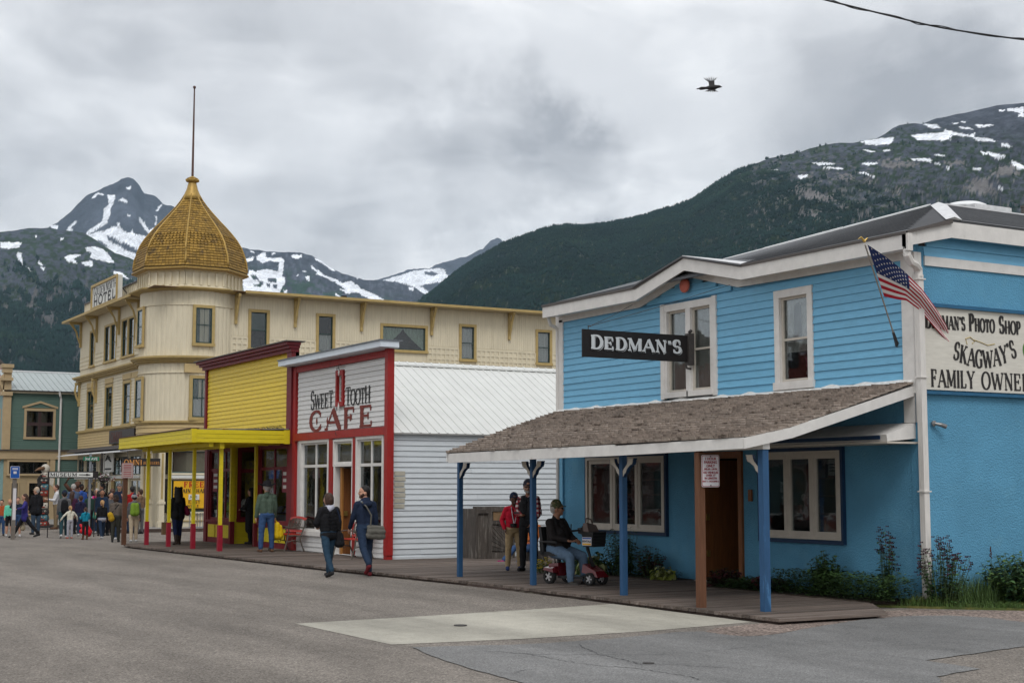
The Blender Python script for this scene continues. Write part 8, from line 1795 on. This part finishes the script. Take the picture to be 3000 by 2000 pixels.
# ---- the two walkers in the street
k = .978
w1, U, HN, HH = person('woman in black puffer jacket and dark skinny jeans walking in the road', 11.28, 26.75, RZ, 6, 1.66, 1.0, blk, K('jeans_teal_dark', (.02, .045, .075)), shb, 'fair', ('bob', 'brown'), yaw=8, rl=(14, 6, 1, 0), ll=(-16, 14, 1, -22), ra=(-6, 10, 20, 0), la=(18, 16, 55, 40), fine=True, collar=K('pale_grey_hood', (.42, .43, .50)), puff_=.022, extra=[lambda up, h: (up(-.03, -.06), up(-.03, .06), .128, .128, 1)])
for i in range(6): 
    c = [U(.06+.075*i, (.185+.012*(i > 1))*cos(a), (.135)*sin(a)-.005) for a in [2*pi*j/24 for j in range(25)]]; MB().tube(c, .007, 5, cap=False).build('quilt_seam', pbr('seam_black', (.004, .004, .005), .8), w1)
bp_ = U(.10, .22, -.02)
pack('shoulder_bag', 'black bucket shoulder bag hanging from the puffer-jacket woman', 'bag', [(bp_+Vector((0, 0, -.10)), bp_+Vector((.0, 0, -.30)), .06, .085), (bp_+Vector((.05, 0, -.12)), bp_+Vector((.06, 0, -.30)), .05, .08)], blk, strap=([U(.50, .10, -.02), U(.50, .14, -.09), U(.3, .2, -.12), bp_+Vector((0, 0, -.08))], .012, nav))
w2, U, HN, HH = person('bearded man in navy hoodie and jeans striding in the road', 12.0, 26.6, RZ, -2, 1.80, 1.02, nav, jd, K('shoe_dark_red', (.12, .015, .02)), 'fair', ('short', 'black'), yaw=72, nod=-4, lean=3, rl=(10, 14, 2, 4), ll=(-24, 22, 2, -52), ra=(-4, 10, 10, 0), la=(12, 14, 22, 10), fine=True, beard='brown', collar=nav, extra=[lambda up, h: (up(.46, -.05, -.10), up(.46, .05, -.10), .055, .055, 1)])
gl_ = MB(); gl_.tube([HH(-.07, .07, .015), HH(-.045, .10, .012), HH(0, .108, .012), HH(.045, .10, .012), HH(.07, .07, .015)], .004, 5); gl_.build('glasses', M_iron, w2)
mb_ = U(-.04, .17, -.10); MG = K('grey_felt', (.12, .115, .10))
pack('messenger_bag', 'grey felt messenger bag slung behind the man in the navy hoodie', 'bag', [(mb_+Vector((-.14, 0, .06)), mb_+Vector((.14, 0, .04)), .055, .055), (mb_+Vector((-.15, 0, -.10)), mb_+Vector((.15, 0, -.12)), .07, .07), (mb_+Vector((-.14, -.02, -.02)), mb_+Vector((.15, -.02, -.03)), .06, .06)], MG, .012, strap=([U(.50, -.10, -.10), U(.42, -.04, -.155), U(.25, .06, -.165), mb_+Vector((-.12, -.03, .10))], .016, MG))
MB().tube([U(.50, -.10, -.10), U(.515, -.10, -.06)], .02, 6).build('buckle', MATS['galvanised'], w2)
# ---- by the yellow shop
w3, U, HN, HH = person('man in green bomber jacket, jeans and black cowboy hat facing the jewellery window', 13.45, 36.0, .12, -8, 1.80, 1.16, oliv, jn, brn, 'fair', ('short', 'grey'), ('cowboy', blk, lgt), lean=0, rl=(3, 2, 6, 0), ll=(-2, 2, 6, 0), ra=(2, 10, 18, 0), la=(0, 14, 8, 0), fine=True, puff_=.012, extra=[lambda up, h: (up(.02, -.07), up(.02, .07), .128, .128, 8)], band=K('pale_waistband', (.42, .36, .27)))
hp_ = HN[0][1]; YB = K('plastic_yellow', (.62, .42, .01), .4)
pack('shopping_bag', 'bright yellow plastic shopping bag carried by the cowboy-hat man', 'bag', [(hp_+Vector((.06, 0, -.14)), hp_+Vector((.06, .02, -.42)), .075, .12), (hp_+Vector((.14, 0, -.2)), hp_+Vector((.14, 0, -.42)), .06, .1)], YB, strap=([hp_, hp_+Vector((.06, 0, -.1))], .015, YB))
w4, U, HN, HH = person('woman in long black shawl standing in the yellow shop doorway', 14.95, 41.3, .12, 40, 1.66, 1.05, blk, blk, shb, 'fair', ('long', 'black'), hem=.45, rl=(2, 2, 3, 0), ll=(-2, 2, 3, 0), ra=(20, 8, 60, 30), la=(20, 8, 60, 30), puff_=.02)
w5, U, HN, HH = person('woman with big black curly hair in black top and knee boots on the boardwalk end', 12.95, 42.0, .12, 8, 1.66, 1.18, blk, K('denim_navy', (.012, .018, .055)), brn, 'fair', ('curly', 'black'), rl=(8, 4, 2, 0), ll=(-8, 8, 2, -12), ra=(6, 12, 14, 0), la=(2, 16, 6, 0), boots=K('boot_leather', (.035, .022, .018), .5), hem=.05)
q_ = U(.22, .26, -.02); pack('handbag', 'burgundy shoulder bag on the curly-haired woman', 'bag', [(q_, q_+Vector((.05, 0, -.16)), .06, .09)], K('burgundy', (.14, .01, .035)), strap=([U(.48, .14, 0), q_], .012, K('burgundy', (.1,)*3)))
hp_ = HN[1][1]; pbg = thing('paper_bag', 'brown paper carrier bag in the curly-haired woman\'s left hand', 'bag', tuple(hp_+Vector((-.08, 0, -.3)))); KP = pbr('kraft_paper', (.16, .10, .05), .8, .1)
c = hp_+Vector((-.06, 0, -.30)); MB().hexa([c+Vector((-.13, -.05, -.18)), c+Vector((.13, -.05, -.18)), c+Vector((.13, .05, -.18)), c+Vector((-.13, .05, -.18))], [c+Vector((-.13, -.05, .18)), c+Vector((.13, -.05, .18)), c+Vector((.13, .05, .18)), c+Vector((-.13, .05, .18))]).build('bag_body', KP, pbg)
MB().tube([c+Vector((-.06, 0, .18)), hp_+Vector((-.02, 0, -.03)), hp_, c+Vector((.06, 0, .18))], .008, 5).build('handle', DGRN, pbg)
# ---- by the bin and the scooter
w6, U, HN, HH = person('boy in red long-sleeved shirt, khaki trousers and navy cap with a camera', 14.88, 25.7, .12, 158, 1.56, 1.12, redc, kh, K('shoe_navy', (.02, .04, .13)), 'dark', ('short', 'black'), ('cap', nav), rl=(2, 3, 5, 0), ll=(2, 3, 5, 0), ra=(-8, 22, 42, 38), la=(-8, 22, 42, 38), fine=True, extra=[lambda up, h: (up(.055, -.05), up(.055, .05), .128, .128, 8)], band=K('belt_black', (.02, .018, .016), .4))
for pts in ([U(.51, -.07, .07), U(.40, -.06, .125), U(.25, -.02, .15), U(.15, .0, .155)], [U(.51, .07, .07), U(.40, .06, .125), U(.25, .04, .15), U(.15, .02, .155)]): MB().tube(pts, .010, 5).build('neck_strap', K('strap_white', (.5, .5, .52)), w6)
cm = thing('camera', 'black camera hanging at the waist of the boy in red', 'camera', tuple(U(.10, .02, .17))); c = U(.10, .03, .165)
MB().box(c.x-.06, c.x+.06, c.y-.03, c.y+.03, c.z-.035, c.z+.04).build('camera_body', PL, cm); MB().tube([c+Vector((-.02, -.03, 0)), c+Vector((-.04, -.09, -.01))], .03, 10).build('lens', BLK, cm)
w7, U, HN, HH = person('tall man in black vest over red plaid shirt and dark cap beside the blue post', 15.02, 25.35, .12, 128, 1.82, 1.08, K('vest_black', (.018, .018, .02)), K('trouser_black', (.016, .016, .018)), shb, 'tan', ('short', 'black'), ('cap', K('cap_dark', (.03, .03, .045))), yaw=22, rl=(2, 3, 3, 0), ll=(-2, 3, 3, 0), ra=(10, 14, 70, 50), la=(2, 12, 40, 40), fine=True, shades=True, beard='grey', sleeve=None)
def plaid():
    m = bpy.data.materials.new('red_plaid'); m.use_nodes = True; t = NT(m.node_tree); b = t.n['Principled BSDF']; co = t.add('ShaderNodeTexCoord').outputs['Object']; sp = t.add('ShaderNodeSeparateXYZ'); t.link(co, sp.inputs[0])
    f = lambda a: t.math('GREATER_THAN', t.math('FRACT', t.math('MULTIPLY', a, 11.0)), .5)
    k1 = t.math('ADD', f(sp.outputs[2]), f(t.math('ADD', sp.outputs[0], sp.outputs[1])))
    c = t.mix(t.map(k1, 0, 1, 0, 1), (.50, .46, .44), (.26, .02, .03)); c = t.mix(t.map(k1, 1, 2, 0, 1), c, (.03, .008, .012)); t.link(c, b.inputs['Base Color']); b.inputs['Roughness'].default_value = .9; return m
PLD = plaid(); bo = [c for c in w7.children if c.name.startswith('body')][0]; bo.data.materials[4] = PLD; bo.data.materials[5] = PLD
w8, U, HN, HH = person('man in dark fleece, jeans and camouflage cap riding the scooter', 0, 0, 0, 0, 1.84, 1.36, K('fleece_charcoal', (.022, .019, .019)), K('faded_denim', (.11, .17, .25)), K('shoe_hiking', (.06, .055, .05), .7), 'tan', ('short', 'grey'), ('cap', None), yaw=42, lean=-3, seat=.46, rl=(78, 74, 10, 0), ll=(78, 74, 10, 0), ra=(28, 12, 50, 32), la=(28, 12, 50, 32), fine=True, shades=True)
def camo():
    m = bpy.data.materials.new('camouflage'); m.use_nodes = True; t = NT(m.node_tree); b = t.n['Principled BSDF']; co = t.add('ShaderNodeTexCoord').outputs['Object']; n = t.noise(co, 34, 3, .5); r = t.add('ShaderNodeValToRGB'); t.link(n.outputs[0], r.inputs[0]); r.color_ramp.interpolation = 'CONSTANT'
    e = r.color_ramp.elements; e[0].color = (.03, .03, .015, 1); e[1].position = .62; e[1].color = (.22, .18, .10, 1); x = e.new(.44); x.color = (.06, .09, .03, 1); x = e.new(.53); x.color = (.11, .075, .04, 1); t.link(r.outputs[0], b.inputs['Base Color']); b.inputs['Roughness'].default_value = .9; return m
[c for c in w8.children if c.name.startswith('cap')][0].data.materials[0] = camo()
w8.location = Vector((13.62, 21.95, .12))+Matrix.Rotation(RD(198), 3, 'Z') @ Vector((0, -.02, 0)); w8.rotation_euler = (0, 0, RD(198))
w9, U, HN, HH = person('person in orange jacket and black knit hat sitting low behind the blue post', 17.2, 28.9, .12, 100, 1.70, 1.0, K('cloth_orange', (.42, .12, .03)), jn, K('shoe_pink', (.30, .02, .12)), 'tan', ('short', 'black'), ('beanie', blk, crmc), yaw=20, lean=-8, seat=.22, rl=(86, 40, 6, 10), ll=(80, 60, 6, 0), ra=(20, 10, 60, 20), la=(20, 10, 60, 20))
MB().box(17.05, 17.5, 28.65, 29.15, .12, .34).build('step_block', GW, tag(thing('timber_block', 'low grey timber block under the seated person in orange', 'timber block', (17.3, 28.9, .12))))
w10, U, HN, HH = person('person in blue sleeves reaching out of the cafe doorway', 15.0, 33.0, .12, 70, 1.75, 1.0, K('denim_shirt', (.03, .05, .12)), jd, shb, 'fair', ('short', 'brown'), rl=(2, 2, 3, 0), ll=(2, 2, 3, 0), ra=(5, 8, 12, 0), la=(48, 10, 8, -25), fine=True)
# ---- the crowd at the corner
GRP = 'tourists crossing at the street corner'
def walk(a, s_=1): return dict(rl=(a, a*.3, 1, 0), ll=(-a, a*.7, 1, -a*1.3)) if s_ > 0 else dict(ll=(a, a*.3, 1, 0), rl=(-a, a*.7, 1, -a*1.3))
CW = [
 ('child in rust jacket and blue jeans at the left frame edge', 10.45, 54.9, 160, 1.30, 1, orng, jn, shb, 'fair', ('short', 'black'), None, walk(4)),
 ('girl in mint top and dark shorts with blond hair', 10.55, 54.0, 175, 1.33, .9, mint, blk, shw, 'fair', ('short', 'blond'), None, dict(shorts=True)),
 ('child in navy print shirt between the mint top and the striding woman', 10.75, 53.6, 170, 1.40, 1, nav, jn, shw, 'fair', ('short', 'brown'), None, dict(shorts=True, ra=(70, 30, 60, 40))),
 ('woman in violet-blue jacket with long dark hair striding with legs wide apart', 10.75, 52.4, 75, 1.62, 1, prp, blk, shb, 'fair', ('long', 'brown'), None, dict(rl=(32, 8, 2, 0), ll=(-34, 8, 2, -20), la=(20, 50, 60, 60), ra=(4, 6, 8, 0), hem=.1)),
 ('big man in black jacket and tan baseball cap seen from behind', 11.85, 55.8, 15, 1.74, 1.22, blk, K('jeans_mid', (.04, .065, .10)), shb, 'fair', ('short', 'grey'), ('cap', K('cap_tan', (.42, .33, .24))), dict(ra=(4, 14, 30, 20), la=(4, 14, 30, 20), hem=.08, yaw=35)),
 ('man in white shirt with dark vest straps in profile facing left', 13.0, 57.7, 85, 1.72, 1, wh, K('khaki_brown', (.20, .15, .09)), brn, 'fair', ('short', 'brown'), None, dict(ra=(20, 6, 80, 10), la=(20, 6, 80, 10))),
 ('man in charcoal hooded jacket and dark cap walking away with a backpack', 11.9, 51.6, -10, 1.66, 1.1, gry, K('teal_trouser', (.02, .05, .06)), shw, 'fair', ('short', 'black'), ('cap', nav), dict(walk(18), collar=gry)),
 ('small girl in cream hoodie and pale leggings with blond ponytail', 11.95, 50.9, 10, 1.12, .95, crmc, lgt, K('shoe_coral', (.4, .12, .08)), 'fair', ('pony', 'blond'), None, dict(ra=(10, 45, 20, 0), la=(10, 45, 20, 0))),
 ('small child in teal hooded top, black leggings and brown boots', 12.15, 49.6, 5, 1.08, .95, tealc, blk, brn, 'fair', ('pony', 'brown'), None, dict(boots=brn, collar=tealc, ra=(20, 15, 90, 20), la=(20, 15, 90, 20))),
 ('grey-haired man in faded blue jacket behind the charcoal hooded man', 13.5, 57.1, 0, 1.74, 1.1, K('slate_blue', (.07, .10, .17)), jd, shb, 'fair', ('short', 'grey'), None, walk(8)),
 ('man in bright blue jacket and dark cap at the back of the crowd', 13.85, 57.3, 10, 1.72, 1, blt, jd, shb, 'fair', ('short', 'brown'), ('cap', blk), walk(6)),
 ('woman in magenta and grey jacket with pale hair at the kerb', 14.1, 56.0, 150, 1.70, 1.05, pinkc, jd, shw, 'fair', ('bob', 'grey'), None, dict(sleeve=lgt)),
 ('woman in black jacket with long dark hair and mint bag', 14.1, 55.6, -15, 1.62, 1.05, blk, jd, shw, 'fair', ('long', 'black'), None, walk(10)),
 ('child in dark blue coat with a dark pack near the crowd middle', 12.9, 53.4, -5, 1.45, 1, K('coat_ink', (.02, .02, .05)), jd, shw, 'fair', ('short', 'brown'), None, walk(10)),
 ('blond ponytailed girl in black jacket over pale shirt and dark jeans', 12.8, 50.0, 5, 1.32, 1, blk, jd, shw, 'fair', ('pony', 'blond'), None, dict(walk(14), extra=[lambda up, h: (up(-.02, -.06), up(-.02, .06), .13, .13, 8)], band=lgt)),
 ('man in black jacket with short dark hair turned left', 14.5, 56.6, 60, 1.74, 1.05, blk, blk, shb, 'tan', ('short', 'black'), None, {}),
 ('man in dark coat with shaved head beyond the beanie woman', 14.75, 56.2, 170, 1.72, 1.05, K('coat_brown', (.03, .022, .02)), blk, shb, 'dark', ('none', 'black'), None, dict(bald=True)),
 ('woman in grey-brown jacket and dark beanie with crossbody strap', 12.45, 46.9, -20, 1.50, 1.12, K('taupe_jacket', (.115, .095, .08)), K('olive_trouser', (.035, .035, .028)), shb, 'fair', ('bob', 'brown'), ('beanie', K('beanie_dark', (.025, .022, .022))), dict(walk(5), yaw=-25)),
 ('man in red jacket with dark hair behind the striped beanie', 15.3, 55.4, 0, 1.78, 1.1, K('jacket_red', (.28, .012, .012)), jd, shb, 'fair', ('short', 'black'), None, dict(ra=(40, 20, 100, 10), la=(40, 20, 100, 10))),
 ('person in grey hoodie, khaki trousers and striped beanie wearing a green backpack', 13.0, 46.8, -8, 1.53, 1.12, gry, K('khaki_pale', (.44, .36, .26)), shw, 'fair', ('short', 'brown'), ('beanie', nav, wh), dict(walk(6), collar=gry)),
 ('man in black coat at the far side of the crowd near the carving', 14.4, 58.2, 20, 1.76, 1.1, blk, blk, shb, 'tan', ('short', 'black'), None, {}),
 ('woman in dark plum coat among the crowd beneath the museum sign', 13.1, 55.6, -30, 1.60, 1.1, K('coat_plum', (.05, .015, .04)), blk, shb, 'fair', ('long', 'brown'), None, walk(8)),
 ('man in dark denim jacket beside the street name pole', 13.6, 53.2, 170, 1.68, 1.05, jd, blk, shb, 'tan', ('short', 'black'), None, walk(5)),
 ('woman in charcoal coat behind the brown signpost', 14.0, 53.6, 200, 1.58, 1.1, gry, blk, shb, 'fair', ('bob', 'black'), None, {}),
 ('teenager in black hoodie left of the brown signpost', 12.95, 48.9, 30, 1.50, 1, blk, jd, shw, 'tan', ('short', 'black'), None, walk(10)),
 ('man in navy jacket and grey hat at the back by the hotel door', 15.5, 58.0, 170, 1.76, 1.1, nav, gry, shb, 'fair', ('short', 'grey'), ('cap', gry), {}),
 ('man in tan coat partly hidden behind the first yellow post', 15.4, 54.6, 30, 1.68, 1.0, K('coat_tan', (.16, .10, .06)), gry, shb, 'fair', ('short', 'brown'), None, {}),
 ('woman in dark green coat in the thick of the crowd', 13.6, 55.0, 20, 1.60, 1.0, K('coat_green', (.02, .045, .035)), blk, shb, 'tan', ('short', 'black'), None, walk(6)),
]
HAND = {}
for (lb, x, y, rz, H, g, tp, lg, sh_, sk, hr, ht, kw) in CW:
    kw = dict(kw); w_, U, HN, HH = person(lb, x, y, .17 if y > 56.2 else RZ, rz, H, g, tp, lg, sh_, sk, hr, ht, group=GRP, **kw); HAND[lb[:24]] = (U, HN)
def near(s): return next(v for k_, v in HAND.items() if k_.startswith(s[:24]))
U, HN = near('person in grey hoodie, khaki'); GB = K('pack_lime', (.16, .26, .03)); a, b = U(.42, 0, -.17), U(.14, 0, -.19)
pack('backpack', 'lime green backpack worn by the person in the striped beanie', 'backpack', [(a+Vector((-.05, 0, 0)), b+Vector((-.05, 0, 0)), .085, .105), (a+Vector((.05, 0, 0)), b+Vector((.05, 0, 0)), .085, .105)], GB, strap=([U(.46, -.1, -.1), U(.5, -.1, 0), U(.4, -.12, .1)], .018, GB))
U, HN = near('woman in violet-blue'); hp_ = HN[1][1] if HN[1][1].z < HN[0][1].z else HN[0][1]
pack('carrier_bag', 'thin cream plastic bag hanging from the striding woman\'s hand', 'bag', [(hp_+Vector((0, 0, -.15)), hp_+Vector((0, 0, -.32)), .05, .10)], K('plastic_cream', (.40, .34, .24), .5), strap=([hp_, hp_+Vector((0, 0, -.12))], .01, crmc))
U, HN = near('man in charcoal hooded'); a = U(.3, 0, -.19)
pack('backpack', 'black backpack on the man in the charcoal jacket', 'backpack', [(a+Vector((0, 0, .08)), a+Vector((0, 0, -.16)), .12, .13)], blk)
U, HN = near('small girl in cream'); 
pack('red_sack', 'glossy red bag held between the two small girls', 'bag', [((12.28, 50.3, .66), (12.45, 50.25, .28), .05, .10), ((12.18, 50.35, .50), (12.4, 50.2, .22), .05, .11), ((12.2, 50.3, .3), (12.42, 50.2, .2), .08, .09)], K('gloss_red', (.50, .01, .02), .25))
U, HN = near('woman in grey-brown jack'); a = U(.1, -.2, -.1)
pack('crossbody_bag', 'black and yellow bag on the woman in the dark beanie', 'bag', [(a, a+Vector((.05, 0, -.12)), .09, .10)], K('bag_yellow', (.45, .28, .02)), strap=([U(.48, .1, -.08), a], .016, blk))
U, HN = near('woman in black jacket with'); a = U(.02, -.16, -.1)
pack('tote_bag', 'mint green tote bag on the long-haired woman in the crowd', 'bag', [(a, a+Vector((.04, 0, -.2)), .09, .12)], mint)
